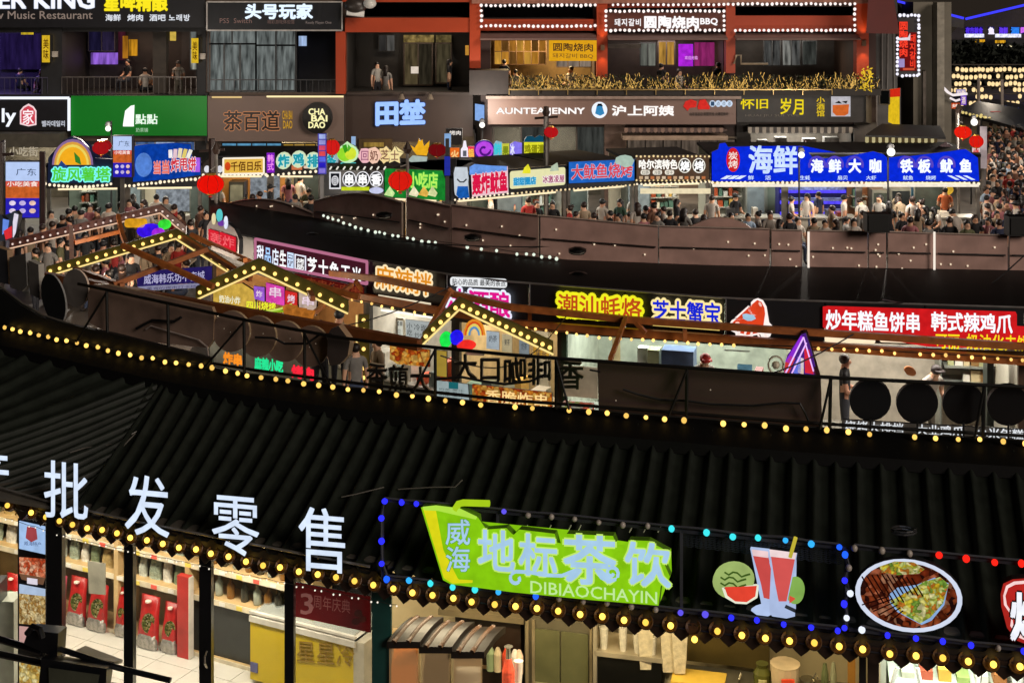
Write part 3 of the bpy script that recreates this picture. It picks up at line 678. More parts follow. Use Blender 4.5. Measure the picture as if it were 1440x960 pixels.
# ---- drinks counter, right half
cream = pb('d8c494', .6, 0, .1, 3); EBV = VP(560, eave(560).y + 3.1, 1240, eave(1240).y + 3.1)
sbox(stall, 'back_wall', 540, 1225, .0, 2.7, cream, EBV, 0, -.08)
sbox(stall, 'shop_floor', 540, 1500, .0, .1, pb('4a443c'), VP(560, eave(560).y + .2, 1440, eave(1440).y + .2), 0, -3)
for x, yy in ((620, 15.6), (760, 15.3), (900, 15.1), (1080, 14.7), (1330, 14.3), (-100, 19.5)):
    X = (x - 720) * yy / F; light('ceiling_lamp', 'AREA', (X, yy, 2.66), 27 if x != 1330 else 36, (1, .82, .52) if x != 1330 else (.9, 1, .86), stall, .8, .2)
sbox(stall, 'ceiling', -60, 545, 2.86, 2.9, pb('5a554c', .7), VP(75, 16.56, 540, 14.97), .1, -3.2)
sbox(stall, 'ceiling', 545, 1500, 2.86, 2.9, pb('5a554c', .7), VP(560, eave(560).y + .2, 1440, eave(1440).y + .2), 0, -2.9)
CV = VP(560, eave(560).y + 2.3, 1240, eave(1240).y + 2.3)
steel = pb('8c8670', .3, .7, .15, 5)
# three juice dispensers
for i, (x0, col, nm) in enumerate(((546, 'd0742a', 'orange drink'), (591, '0c0c0e', 'black drink'), (636, 'b8b0a0', 'clear water'))):
    D = 14.85; X0 = (x0 - 720) * D / F; w = .335; z1 = 9 - (938 + i * 7) * D / F
    t = thing('drink_dispenser', f'drink dispenser with a ribbed black lid, filled with {nm}', 'dispenser', (X0 + w / 2, D, z1 - .5), 'juice dispensers on the drinks counter')
    bx('tank', (X0 + .01, D, z1 - .75), (X0 + w - .03, D + .42, z1), glass('tank_' + nm.split()[0], 'e0c090', .45, .1), t)
    bx('drink', (X0 + .03, D + .01, z1 - .74), (X0 + w - .05, D + .4, z1 - (.2, .22, .3)[i]), pb(col, .3, 0, .1, 4, 0, .5, .25 if i == 0 else .02), t)
    m = MB(); n = 7
    for k in range(n):                                     # curved ribbed lid rising to the back
        a, b = k / n, (k + 1) / n
        f = lambda s: (D - .05 + s * .5, z1 + .07 + .05 * math.sin(s * 2.4))
        (ya, za), (yb, zb) = f(a), f(b); xa, xb = X0 + .22 * a, X0 + .22 * b
        m.hexa([(xa - .01, ya, za - .07), (xa + w, ya, za - .07), (xb + w, yb, zb - .07), (xb - .01, yb, zb - .07), (xa - .01, ya, za), (xa + w, ya, za), (xb + w, yb, zb), (xb - .01, yb, zb)])
    m.build('lid', pb('140c06', .45, 0, .2, 5), t)
    m = MB()
    for s_k in (.18, .62):
        m.tube([Vector((X0 + s_k * w + .22 * a, D - .05 + a * .5, z1 + .062 + .05 * math.sin(a * 2.4))) for a in [j / 7 for j in range(8)]], .03, 6)
    m.build('lid_rib', pb('4a2c10', .5, 0, .2, 5), t, True)  # brown rib colour paints in warm reflections on the black lid
    bx('tap', (X0 + w / 2 - .02, D - .06, z1 - .7), (X0 + w / 2 + .02, D, z1 - .62), BLACK, t)
sbox(stall, 'counter', 540, 1225, .0, 1.0, pb('b0a890', .4), VP(560, eave(560).y + .9, 1240, eave(1240).y + .9), 0, -.5)
# shelf with squeeze bottles beside the dispensers
t = thing('squeeze_bottle', 'clear bottle of red drink with a steel pourer beside the dispensers', 'bottle', P(717, 960, 15.4)); c = P(715, 955, 15.4)
m = MB(); m.lathe(c - Vector((0, 0, .1)), [(.07, 0), (.07, .2), (.04, .3), (.035, .33)], 12); m.build('bottle_body', pb('d8563c', .2, 0, .3, 20, 0, .5, .15), t); m = MB(); m.lathe(c + Vector((0, 0, .23)), [(.03, 0), (.025, .12), (.05, .13)], 10); m.build('pourer', pb('c8c4b8', .2, .8), t)
t = thing('white_cup', 'white paper cup stack beside the red bottle', 'cup', P(728, 960, 15.5)); m = MB(); m.lathe(P(729, 962, 15.5), [(.035, 0), (.05, .24), (.052, .26)], 12); m.build('cup', pb('e8dccc', .5), t)
# dark cabinet and steel hood behind the dispensers
dc = thing('dark_cabinet', 'dark brown open cabinet with a pale steel top behind the dispensers', 'cabinet', CV.pt(680, 960))
sbox(dc, 'cabinet_body', 640, 732, .0, 1.55, pb('2a1c12', .4), CV, -.05, -.5); sbox(dc, 'steel_top', 616, 736, 1.55, 1.62, pb('9a8c6c', .3, .5), CV, .05, -.5); sbox(dc, 'inner_shelf', 644, 730, .95, .98, pb('7a6040', .4), CV, -.02, -.4)
for i, (x, c_) in enumerate(((700, 'c8b890'), (712, 'd84828'), (724, 'e8e0d0'), (690, '8a9a70'), (730, 'e8c8a8'))):
    c = CV.pt(x, 900, .05); m = MB(); m.lathe((c.x, c.y, .98), [(.045, 0), (.05, .2), (.02, .27)], 10); m.build('syrup_bottle', pb(c_, .3), dc)
# steel refrigerator
rf = thing('steel_fridge', 'steel glass door refrigerator behind the drinks counter', 'fridge', CV.pt(790, 960))
sbox(rf, 'fridge_body', 738, 836, .05, 1.62, steel, CV, 0, -.55)
for a, b in ((752, 787), (789, 827)):
    sbox(rf, 'door', a, b, .1, 1.5, pb('6c6c48', .25, .2, .2, 3), CV, .02, .0)
for z in (.35, .62, .88): sbox(rf, 'rack', 751, 828, z, z + .015, pb('b0a884', .3, .5), CV, .035, .02)
for x in (739, 748, 829): sbox(rf, 'door_trim', x, x + 4, .05, 1.6, pb('b8a884', .3, .6), CV, .03, .0)
# shelf with cups, black cabinet
cs_ = thing('cup_shelf', 'steel shelf with clear cups above a black cabinet', 'shelf', CV.pt(885, 960)); zc = 9 - 938 * CV.pt(885, 900).y / F
sbox(cs_, 'shelf_board', 836, 932, 1.32, 1.37, pb('c0b498', .3, .5), CV, .12, -.4); sbox(cs_, 'cabinet', 838, 930, .0, 1.3, pb('10100e', .3), CV, .08, -.4)
sbox(cs_, 'shelf_board', 836, 932, 1.75, 1.79, pb('c0b498', .3, .5), CV, .0, -.4); sbox(cs_, 'upright', 834, 839, .0, 1.7, pb('c0b498', .3, .5), CV, .12, -.4)
for i, (x, r_, h_, nm) in enumerate(((849, .055, .24, 'tall clear cup at the left end of the steel cup shelf'), (876, .05, .27, 'tall frosted cup in the middle of the steel cup shelf'), (897, .06, .22, 'wide clear cup toward the right of the steel cup shelf'), (917, .06, .2, 'small cup at the right end of the steel cup shelf'))):
    c = CV.pt(x, 900, .02); m = MB(); m.lathe((c.x, c.y, 1.37), [(r_ * .7, 0), (r_, h_)], 12)
    tag(m.build('drinking_cup', pb('d8d0b8', .25, 0, .2, 20)), nm, 'cup')
for i, x in enumerate((908, 940, 956)):
    c = CV.pt(x, 900, .1); m = MB()
    m.hexa([(c.x - .06, c.y, 1.22), (c.x + .06, c.y, 1.22), (c.x + .06, c.y + .03, 1.22), (c.x - .06, c.y + .03, 1.22), (c.x - .09, c.y, 1.68), (c.x + .09, c.y, 1.68), (c.x + .09, c.y + .03, 1.68), (c.x - .09, c.y + .03, 1.68)])
    tag(m.build('hanging_cloth', pb('cabc98', .8, 0, .3, 14, .6)), ('cream cloth hanging behind the cup shelf', 'cream cloth hanging left of the olive wall', 'cream cloth hanging on the edge of the olive wall')[i], 'cloth')
sbox(stall, 'wall_panel', 966, 1082, 1.16, 2.6, pb('4c3e16', .5), CV, -.35, -.4)
sbox(stall, 'back_counter', 932, 1225, .0, 1.12, steel, CV, .25, -.35)
tr = thing('steel_tray', 'shallow steel tray of yellow pudding on the back counter', 'tray', CV.pt(985, 950)); sbox(tr, 'tray_rim', 938, 1036, 1.12, 1.18, steel, CV, .28, -.12); sbox(tr, 'pudding', 943, 1018, 1.17, 1.2, pb('e0b848', .4, 0, .1, 8), CV, .25, -.08)
for x, nm in ((1042, 'spoon_handle'),): tag(bar(nm, [CV.pt(x, 946, .2), CV.pt(x - 3, 955, .25)], .012, pb('d8d0b0', .2, .8)), 'steel spoon lying beside the pudding tray', 'spoon')
t = thing('glass_jar', 'green glass jar at the end of the back counter', 'jar', CV.pt(1070, 950)); c = CV.pt(1072, 945, .05); m = MB(); m.lathe((c.x, c.y, 1.12), [(.09, 0), (.1, .2), (.06, .26), (.07, .3)], 14); m.build('jar_body', pb('5c5c28', .15), t); m = MB(); m.lathe((c.x - .01, c.y - .07, 1.16), [(.05, 0), (.05, .12)], 10); m.build('jar_label', pb('c8c088', .5), t)
t = thing('paper_bucket', 'cream bucket with a red label hanging under the eave', 'bucket', CV.pt(1103, 950)); c = CV.pt(1104, 945, .2); m = MB(); m.lathe((c.x, c.y, 1.0), [(.12, 0), (.16, .5), (.165, .52)], 14); m.build('bucket_body', pb('c8b088', .5), t); m = MB(); m.box((c.x - .07, c.y - .175, 1.25), (c.x + .07, c.y - .15, 1.42)); m.build('red_label', pb('d8401c', .5, e=.1), t)
t = thing('steel_pot', 'small steel pot hanging under the eave', 'pot', CV.pt(1135, 940)); c = CV.pt(1136, 942, .2); m = MB(); m.lathe((c.x, c.y, 1.24), [(.075, 0), (.085, .13), (.085, .14)], 14); m.build('pot_body', pb('8a8470', .2, .8), t); m = MB(); m.tube([Vector((c.x + .05, c.y, 1.37)), Vector((c.x + .09, c.y, 1.44)), Vector((c.x + .11, c.y, 1.38))], .01, 6); m.build('pot_handle', pb('b8b098', .2, .8), t)
for i, (x, y, r_, h_, col) in enumerate(((1112, 956, .06, .18, 'c83a20'), (1125, 957, .05, .14, 'e0d0b0'), (1160, 950, .04, .4, '788054'), (1172, 950, .035, .42, 'a8a884'))):
    c = CV.pt(x, y, .1); m = MB(); m.lathe((c.x, c.y, 1.12), [(r_, 0), (r_, h_ * .7), (r_ * .5, h_)], 10)
    tag(m.build('bottle', pb(col, .3)), ('short red bottle on the back counter below the bucket', 'cream bottle on the back counter below the steel pot', 'tall olive bottle left of the wooden board', 'tall pale bottle beside the wooden board')[i], 'bottle')
tag(sbox(None, 'wooden_board', 1192, 1203, .9, 1.75, pb('a8742c', .5), CV, .1, .05), 'upright wooden board at the right end of the drinks counter', 'board')
for x0, x1, c_ in ((1208, 1218, '1a1412'), (1220, 1236, '3a2a22')): sbox(stall, 'post', x0, x1, .0, 2.7, pb(c_), VP(1200, eave(1200).y + .8, 1240, eave(1240).y + .8), 0, -.1)
FR2 = VP(1238, eave(1238).y + 1.6, 1500, eave(1500).y + 1.6)
nb = thing('food_counter', 'pale green lit food counter at the bottom right corner', 'counter', FR2.pt(1330, 960))
sbox(nb, 'back_panel', 1238, 1530, .0, 2.7, pb('a8b09c', .5), FR2, -.9, -.98); sbox(nb, 'counter_top', 1238, 1530, .9, .96, pb('b8b8a8', .3, .5), FR2, .3, -.9)
sbox(nb, 'display_hood', 1252, 1530, 1.74, 1.8, pb('c8d0c0', .3), FR2, .35, -.5)
for q in ((1244, 1262), (1300, 1290), (1372, 1380), (1440, 1436)): bar('hood_bar', [FR2.pt(q[0], 990, .36), FR2.pt(q[1], 938, .3)], .022, pb('e8e8e0', .3), nb)
for i in range(7): sbox(nb, 'snack_tub', 1268 + i * 26, 1286 + i * 26, 1.8, 1.86 + .03 * (i % 3), pb(['d8d4c0', 'b8543c', 'd8a848', '8a9a58', 'e8e0d0', 'a86838', 'c8c8c0'][i], .4), FR2, .1, -.15)
sbox(nb, 'side_panel', 1238, 1246, .0, 2.7, pb('d0d0c0', .4), FR2, .2, -.9)
for i in range(6): sbox(nb, 'food_tray', 1256 + i * 34, 1284 + i * 34, .96, 1.06, pb(['c83a1c', 'd89a3c', '8a9a3c', 'c8703c', 'e0c070', '9a3a1c'][i], .4), FR2, .1, -.3)
# black floodlight arm at the lower left corner
fa = thing('floodlight', 'black outdoor floodlight on a clamp arm at the lower left corner', 'floodlight', P(75, 960, 13.8))
bkp = pb('0e0f12', .28)
for a, b in (((-20, 892, 14.6), (60, 917, 14.1)), ((-20, 915, 14.6), (60, 932, 14.1))): bar('arm', [P(*a), P(*b)], .035, bkp, fa, 8)
m = MB(); a = P(33, 915, 14); 
m.hexa([P(33, 905, 14.1), P(80, 925, 14.0), P(92, 915, 14.3), P(45, 895, 14.4), P(40, 885, 14.1), P(82, 890, 14.0), P(94, 880, 14.3), P(52, 876, 14.4)]); m.build('clamp', bkp, fa)
m = MB(); m.tube([P(38, 890, 14.05), P(46, 880, 14), P(56, 884, 13.95), P(60, 896, 13.95)], .03, 8); m.build('clamp_lever', bkp, fa)
bar('lamp_arm', [P(85, 912, 14.1), P(165, 938, 13.9), P(240, 956, 13.8)], .028, bkp, fa, 8)
m = MB(); m.hexa([P(52, 985, 13.8), P(148, 1000, 13.7), P(150, 1000, 14), P(54, 985, 14.1), P(58, 925, 13.8), P(150, 940, 13.7), P(160, 932, 14), P(66, 918, 14.1)]); m.build('lamp_housing', bkp, fa)
m = MB(); m.hexa([P(70, 985, 13.74), P(132, 995, 13.66), P(132, 995, 13.7), P(70, 985, 13.78), P(68, 938, 13.74), P(140, 948, 13.66), P(140, 948, 13.7), P(68, 938, 13.78)]); m.build('lamp_glass', pb('3c3e34', .15), fa)
m = MB(); m.hexa([P(98, 922, 14.6), P(160, 934, 14.5), P(172, 932, 15.2), P(120, 920, 15.3), P(98, 918, 14.6), P(160, 930, 14.5), P(173, 927, 15.2), P(120, 907, 15.3)]); m.build('shade', pb('3a362e', .4), fa)
bar('lamp_post', [P(76, 885, 14.3), Vector((P(76, 885, 14.3).x, 14.3, 0))], .05, bkp, fa, 8)
# ================================================================== signs on the ridge seen from behind, railing
RL = [(110, 399), (345, 450), (500, 479), (600, 487), (720, 499), (900, 512), (1080, 525), (1155, 530), (1440, 544), (1520, 549)]
def rp(x, y, off=.12):                                      # a point above the ridge line, off metres behind it
    D = ridge(x).y + off; return P(x, y, D)
def RVP(x0, x1, off=.12): return VP(x0, ridge(x0).y + off, x1, ridge(x1).y + off)
rail = thing('roof_railing', 'black metal railing with raking struts along the ridge of the near roof', 'railing', ridge(720))
RM = pb('141311', .45, .3)
bar('top_rail', [rp(x, along(RL, x), .05) for x in list(range(110, 1520, 60))], .022, RM, rail)
bar('lower_rail', [ridge(x) + Vector((0, .05, .07)) for x in range(60, 1520, 60)], .02, RM, rail)
for x in (150, 236, 343, 428, 612, 782, 966, 1168, 1384):
    bar('upright', [rp(x, along(RL, x), .05), ridge(x) + Vector((0, .05, 0))], .022, RM, rail)
for a, b in ((150, 110), (343, 290), (428, 466), (612, 580), (782, 800), (966, 938), (1168, 1150), (1384, 1366)):
    bar('strut', [rp(a, along(RL, a) + 3, .04), ridge(b) + Vector((0, -.1, .05))], .016, RM, rail)
BRN = pb('806a5e', .55, 0, .2, 3, .1); BRD = pb('766054', .55, 0, .2, 3, .1); GRB = pb('4a4846', .5, 0, .2, 3)
def back(label, pts, vp, mat=BRN, depth=.05, rim=None, group=None):
    t = sign('signboard', label, vp, pts, None, cat='sign', group=group)
    poly('rear_panel', mat, pts, vp, 0, depth, t, rim or pb('a08468', .4))
    return t
v = RVP(120, 310, .22)
t = back('long rounded brown sign seen from behind on the ridge below the wooden gables', [(124, 412), (131, 400), (150, 400), (298, 432), (301, 440), (300, 478), (292, 489), (270, 487), (190, 478), (170, 472), (140, 462), (124, 452)], v)
for x, y in ((205, 458), (290, 488)): pass
m = MB(); m.tube([v.pt(205, 463, .04), v.pt(212, 458, .04), v.pt(280, 478, .04), v.pt(292, 488, .04), v.pt(293, 500, .04)], .012, 5); m.build('metal_trim', pb('c8b8b0', .3, .5), t)
m = MB(); m.tube([v.pt(192, 462, .05), v.pt(214, 450, .05), v.pt(245, 452, .05), v.pt(255, 446, .05)], .02, 5); m.build('wire', BLACK, t)
v = RVP(300, 460, .24)
for i, (cx, cy, lb) in enumerate(((325, 466, 'leftmost of the four overlapping round brown sign backs'), (362, 473, 'second from left of the four overlapping round brown sign backs'), (400, 480, 'third from left of the four overlapping round brown sign backs'), (436, 487, 'rightmost of the four overlapping round brown sign backs'))):
    t = back(lb, ell(cx, cy, 26, 29, 28), VP(300, ridge(300).y + .24 + .05 * i, 460, ridge(460).y + .24 + .05 * i), BRD if i % 2 else BRN, .04, pb('b09878', .4), 'round sign backs on the ridge')
    vv = VP(300, ridge(300).y + .2 + .05 * i, 460, ridge(460).y + .2 + .05 * i)
    m = MB()
    for k in range(3): m.ball(vv.pt(cx - 10 + k * 9, cy - 4 + (k % 2) * 5, .05), .008, 5, 4)
    m.build('rivet', pb('e8e0d0', .3), t)
m = MB(); m.tube([v.pt(359, 474, .1), v.pt(385, 475, .1), v.pt(400, 483, .1), v.pt(432, 483, .1), v.pt(450, 470, .1), v.pt(466, 470, .1)], .016, 5)
tag(m.build('cable', BLACK), 'thick black cable drooping across the round sign backs', 'cable')
v = RVP(460, 520, .2)
back('dark eight sided sign back beside the row of round ones', [(466, 462), (476, 458), (488, 474), (492, 480), (489, 500), (478, 512), (464, 514), (460, 500), (461, 470)], v, pb('38302e', .5), .12)
# dark rounded backs at the far left
v = RVP(-10, 130, .25)
back('near black oval sign back at the left, taller than its neighbours', ell(75, 420, 16, 36, 24, -.22), v, pb('0e1114', .5), .03, pb('8a8a88', .3))
back('grey oval sign back with a pale rim left of the long brown one', ell(106, 405, 18, 27, 24, -.1), RVP(-10, 130, .35), pb('6a6460', .45), .03, pb('d8c4b0', .35))
back('grey rounded sign back at the far left edge', [(13, 362), (36, 356), (38, 402), (30, 410), (14, 404)], RVP(-10, 130, .5), GRB, .1, pb('9a9a98', .3))
back('narrow grey sign back second from the left edge', [(40, 366), (54, 372), (56, 420), (42, 414)], RVP(-10, 130, .45), pb('565250', .4), .1, pb('a8a49c', .3))
back('dark grey sign back cut by the left edge of the photo', [(-30, 340), (10, 352), (12, 400), (-30, 390)], RVP(-10, 130, .6), pb('2c2e34', .4), .1)
m = MB()
for a, b in ((-40, 0), (0, 30), (30, 60), (60, 95), (95, 125), (125, 165), (165, 205), (205, 250), (250, 300)):
    ya, yb = [along([(-40, 385), (0, 403), (30, 426), (60, 444), (95, 453), (125, 460), (165, 468), (205, 478), (250, 489), (300, 502)], q) for q in (a, b)]
    p, q = rp(a, ya, .1), rp(b, yb, .1); p0, q0 = ridge(a), ridge(b)
    m.hexa([p0 + Vector((0, .02, -.1)), q0 + Vector((0, .02, -.1)), q0 + Vector((0, .1, -.1)), p0 + Vector((0, .1, -.1)), p + Vector((0, -.08, 0)), q + Vector((0, -.08, 0)), q, p])
tag(m.build('parapet', pb('0c0e10', .5)), 'black curved parapet rising behind the ridge at the left', 'parapet')
bar_ = bar('edge_trim', [rp(x, y, .06) for x, y in ((-40, 384), (0, 402), (30, 425), (60, 443), (95, 454), (125, 465), (160, 474))], .016, pb('7a746c', .3, .6)); tag(bar_, 'thin pale metal edge along the black curved parapet', 'trim')
# sign letters seen from behind
def mirrored(s, q, vp, label, mat=pb('1a1614', .4), rim=pb('d8c8a8', .3, .3)):
    t = thing('sign_letters', label, 'sign', vp.pt((q[0] + q[2]) / 2, q[3])); n = len(s); w = (q[2] - q[0]) / n; dy = q[4]
    for i, ch in enumerate(s):
        x0 = q[0] + i * w; yy = q[1] + dy * i / n; y2 = q[3] + dy * i / n
        put('character', ch, mat, vp, [(x0 + w, yy), (x0, yy), (x0, y2), (x0 + w, y2)], .1, .1, t, .02, True)
        put('rim', ch, rim, vp, [(x0 + w + 1.3, yy - 1.2), (x0 + 1.3, yy - 1.2), (x0 + 1.3, y2 - 1.2), (x0 + w + 1.3, y2 - 1.2)], -.012, .01, t, .025, True)  # pale shifted copy paints a highlight along the letter edges
    return t
mirrored('香煎大', (514, 508, 606, 548, 8), RVP(510, 830, .15), 'dark sign characters seen from behind in front of the orange food poster')
mirrored('大口咖啡', (636, 496, 776, 536, 8), RVP(510, 830, .15), 'dark coffee sign characters seen from behind below the rainbow sign')
mirrored('香', (780, 504, 822, 548, 2), RVP(510, 830, .15), 'single dark flower shaped character seen from behind left of the big brown panel')
tag(bar('cable', [RVP(600, 800).pt(x, y, .2) for x, y in ((614, 533), (650, 530), (680, 536), (710, 540), (745, 536), (768, 526))], .016, BLACK), 'thick cable drooping below the coffee sign characters', 'cable')
v = RVP(840, 1156, .2)
t = back('big plain dark brown sign panel seen from behind at the middle right of the ridge', [(840, 508), (1154, 532), (1156, 606), (1150, 606), (842, 584)], v, pb('40302a', .6, 0, .1, 2), .1, pb('5a4438', .5))
m = MB(); m.tube([v.pt(x, y, .1) for x, y in ((876, 547), (900, 555), (930, 562), (965, 563), (1000, 568), (1060, 570), (1100, 566), (1125, 567), (1132, 580), (1138, 595))], .014, 5); m.build('wire', BLACK, t)
m = MB()
for x, y in ((866, 563), (999, 548), (943, 578)): m.ball(v.pt(x, y, .11), .01, 5, 4)
m.build('bolt', pb('e8e0d0', .3), t)
v = RVP(1150, 1460, .18)
for i, (cx, cy) in enumerate(((1224, 563), (1290, 567), (1355, 568), (1418, 570))):
    t = back(('leftmost', 'second', 'third', 'rightmost')[i] + ' of the four black discs standing on the ridge at the right', ell(cx, cy, 29.5, 28.5, 30), v, pb('070708', .5, 0, .1, 3, 0, .3), .1, pb('16120f', .5), 'black round sign backs at the right')
    p = v.pt(cx, cy + 26, .05); bar('foot', [p, Vector((p.x, p.y, ZR))], .012, BLACK, t)
# small painted letters row in front, seen right of the man
# ================================================================== wooden pergola beams and gables over the alley
WD = pb('a05c2a', .5, 0, .3, 6, .2); WG = pb('4a4410', .5, 0, .2, 6, e=.03); WR = pb('3a1c16', .5, 0, .2, 6)
AB = thing('timber_pergola', 'long brown timber beams running under the signs of the second stall row', 'pergola', P(900, 500, 24) - Vector((0, 0, 0)))
def D2(x): return along([(-100, 43), (100, 38), (290, 32.6), (360, 30.7), (515, 28.2), (629, 26.9), (720, 26.2), (1020, 24.9), (1440, 24.2), (1560, 24.0)], x)
up = [(466, 384), (540, 393), (632, 412), (720, 432), (880, 449), (1080, 463), (1250, 474), (1440, 487), (1540, 492), (1670, 499)]
lo = [(440, 408), (505, 417), (600, 434), (720, 455), (880, 467), (1080, 481), (1250, 494), (1440, 507), (1540, 512), (1670, 519)]
m1, m2 = MB(), MB()
for a, b in zip(up, up[1:]):
    p = P(a[0], a[1], D2(a[0]) - .55); q = P(b[0], b[1], D2(b[0]) - .55); e = (q - p).normalized() * .02; m1.beam(p - e, q + e, .1, .11)
for a, b in zip(lo, lo[1:]):
    p = P(a[0], a[1], D2(a[0]) - .3); q = P(b[0], b[1], D2(b[0]) - .3); e = (q - p).normalized() * .02; m2.beam(p - e, q + e, .1, .14)
m1.build('upper_beam', WD, AB); m2.build('lower_beam', WD, AB)
for a, b in (((632, 412, 25.9), (590, 486, 24.5)), ((880, 447, 24.9), (858, 506, 23.2)), ((893, 452, 24.9), (908, 468, 24.8)), ((630, 405, 26.2), (655, 428, 26.4)), ((500, 395, 27.9), (512, 412, 28.1)),
             ((963, 463, 24.6), (963, 480, 24.6)), ((745, 438, 25.8), (745, 458, 25.9)), ((495, 400, 27.5), (425, 452, 24.9)), ((1132, 466, 24.1), (1150, 528, 22.6))):
    beam('brace', P(*a), P(*b), .07, .07, WD if a[0] != 1132 else WR, AB)
B2 = [(465,415),(476,418),(495,421),(508,424),(523,427),(537,430),(552,433),(568,436),(583,439),(597,442),(611,444),(625,447),(723,461),(740,462),(753,463),(768,465),(782,467),(797,468),(811,470),(826,472),(842,474),(858,475),(872,476),(888,477),(904,478),(919,479),(935,480),(951,481),(967,482),(982,483),(998,484),(1015,485),(1032,486),(1151,490),(1170,491),(1187,491),(1205,492),(1222,493),(1240,494),(1258,496),(1294,498),(1312,499),(1330,500),(1348,501),(1367,502),(1384,503),(1403,504),(1422,505),(1438,506)]
YW = em('ffcc70', 1.9, 0, True)
string('warm bulbs under the lower pergola beam of the second stall row', [P(x, y + 0, D2(x) - .38) for x, y in B2], YW, .028)
near = [(60, 388), (125, 399), (300, 432), (480, 464), (590, 485)]
m = MB()
for a, b in zip(near, near[1:]):
    Da, Db = [along([(60, 27.5), (300, 24.3), (590, 21.7)], k[0]) for k in (a, b)]; m.beam(P(a[0], a[1], Da), P(b[0], b[1], Db), .12, .16)
m.build('near_beam', pb('7a4420', .5, 0, .2, 6), AB)
for a, b in (((105, 378, 28.5), (172, 402, 25.9)), ((172, 345, 26.6), (300, 403, 25.6)), ((160, 400, 26), (292, 350, 26.8)), ((255, 333, 29), (352, 392, 27)), ((268, 330, 30.5), (360, 372, 30)), ((300, 348, 30), (345, 366, 28.5)), ((100, 320, 33), (101, 372, 29.5)), ((104, 341, 32), (170, 325, 33)), ((166, 303, 33.5), (172, 330, 32.5)), ((172, 330, 32.4), (180, 350, 31)), ((345, 372, 27), (505, 418, 26)), ((430, 400, 27), (440, 420, 25))):
    beam('cross_beam', P(*a), P(*b), .09, .09, WD, AB)
def gable(label, L, A, Rr, D, ba, bb, green=True, post=None, led=True, dr=None, lmat=None, w=.3, top=None):
    """inverted V of two boards with bulbs on the face and a warm strip on the inner edge"""
    t = thing('timber_gable', label, 'gable', P(A[0], A[1], D), 'bulb lit timber gables over the alley'); mt = WG if green else WR
    pts = [L, A, Rr]; nm = 0
    for (a, b, n) in ((L, A, ba), (A, Rr, bb)):
        if n is None: continue
        p, q = P(a[0], a[1], D), P(b[0], b[1], D if dr is None else dr)
        if a is not L: p = P(a[0], a[1], D)
        h = w; m = MB(); m.hexa([p + Vector((0, -.04, 0)), q + Vector((0, -.04, 0)), q + Vector((0, .04, 0)), p + Vector((0, .04, 0)), p + Vector((0, -.04, h)), q + Vector((0, -.04, h)), q + Vector((0, .04, h)), p + Vector((0, .04, h))])
        m.build('board', mt, t)
        if led: bar('light_strip', [p + Vector((0, -.06, -.0)), q + Vector((0, -.06, -.0))], .018, em('ffe08c', 1.05, 0) if green else em('f4c8a8', .85, 0), t)
        for k in range(n):
            f = (k + .5) / n; inst('bulb', bulbmesh(.036 if green else .026, em('ffd070', 1.8, 0, True) if green else em('f4dcd0', .9, 0)), p.lerp(q, f) + Vector((0, -.08, h * .45)), t)
    if post:
        for x, y0, y1, c in post:
            p, q = P(x, y0, D), P(x, y1, D); m = MB(); m.box((p.x - .1, D - .04, q.z), (p.x + .1, D + .04, p.z)); m.build('post', mt, t)
            for k in range(c): inst('bulb', bulbmesh(.036, em('ffd070', 1.8, 0, True)), p.lerp(q, (k + .5) / c) + Vector((0, -.08, 0)), t)
            bar('light_strip', [p + Vector((-.13, -.06, 0)), q + Vector((-.13, -.06, 0))], .018, em('ffe08c', 1.05, 0), t)
    return t
gable('dull red gable farthest back at the left, dotted with small white bulbs', (14, 349), (226, 299), (262, 330), 33.5, 20, 5, False, w=.2)
gable('green lit gable with round bulbs behind the Weihai banner', (66, 388), (248, 335), (328, 386), 29, 14, 7, w=.2)
gable('green lit gable with round bulbs in front of the pink snack posters', (276, 421), (364, 381), (490, 440), 26, 7, 8, w=.24, post=[(512, 442, 536, 7)])
gable('green lit gable around the rainbow sign at the centre', (594, 484), (646, 434), (778, 497), 23.4, 5, 13, w=.2)
# small A shaped purple poster frame
v = VP(1090, 23, 1150, 22.8)
t = sign('a_frame_poster', 'purple edged A shaped poster with red, white and blue stripes between two stalls', v, [(1102, 520), (1107, 500), (1127, 470), (1133, 468), (1142, 495), (1150, 530), (1104, 530)], em('5a2a9a', .6), .06)
for c, q in (('9a30e0', [(1104, 508), (1126, 472), (1130, 474), (1112, 512)]), ('d83a3a', [(1104, 510), (1112, 500), (1118, 504), (1108, 528), (1103, 524)]), ('6878e8', [(1116, 514), (1126, 496), (1126, 524), (1116, 526)]), ('e8d8e0', [(1122, 502), (1130, 504), (1130, 526), (1122, 524)]), ('e8c040', [(1122, 516), (1130, 518), (1130, 526), (1122, 524)]), ('e02a3c', [(1131, 490), (1138, 492), (1144, 526), (1132, 524)])):
    poly('print', em(c, .85), q, v, .015, .01, t)
for a, b in (((1104, 526), (1130, 474)), ((1112, 528), (1134, 482)), ((1130, 474), (1144, 522))): bar('light_tube', [v.pt(*a, .03), v.pt(*b, .03)], .012, em('e8b8ff', 1.1, 0), t)
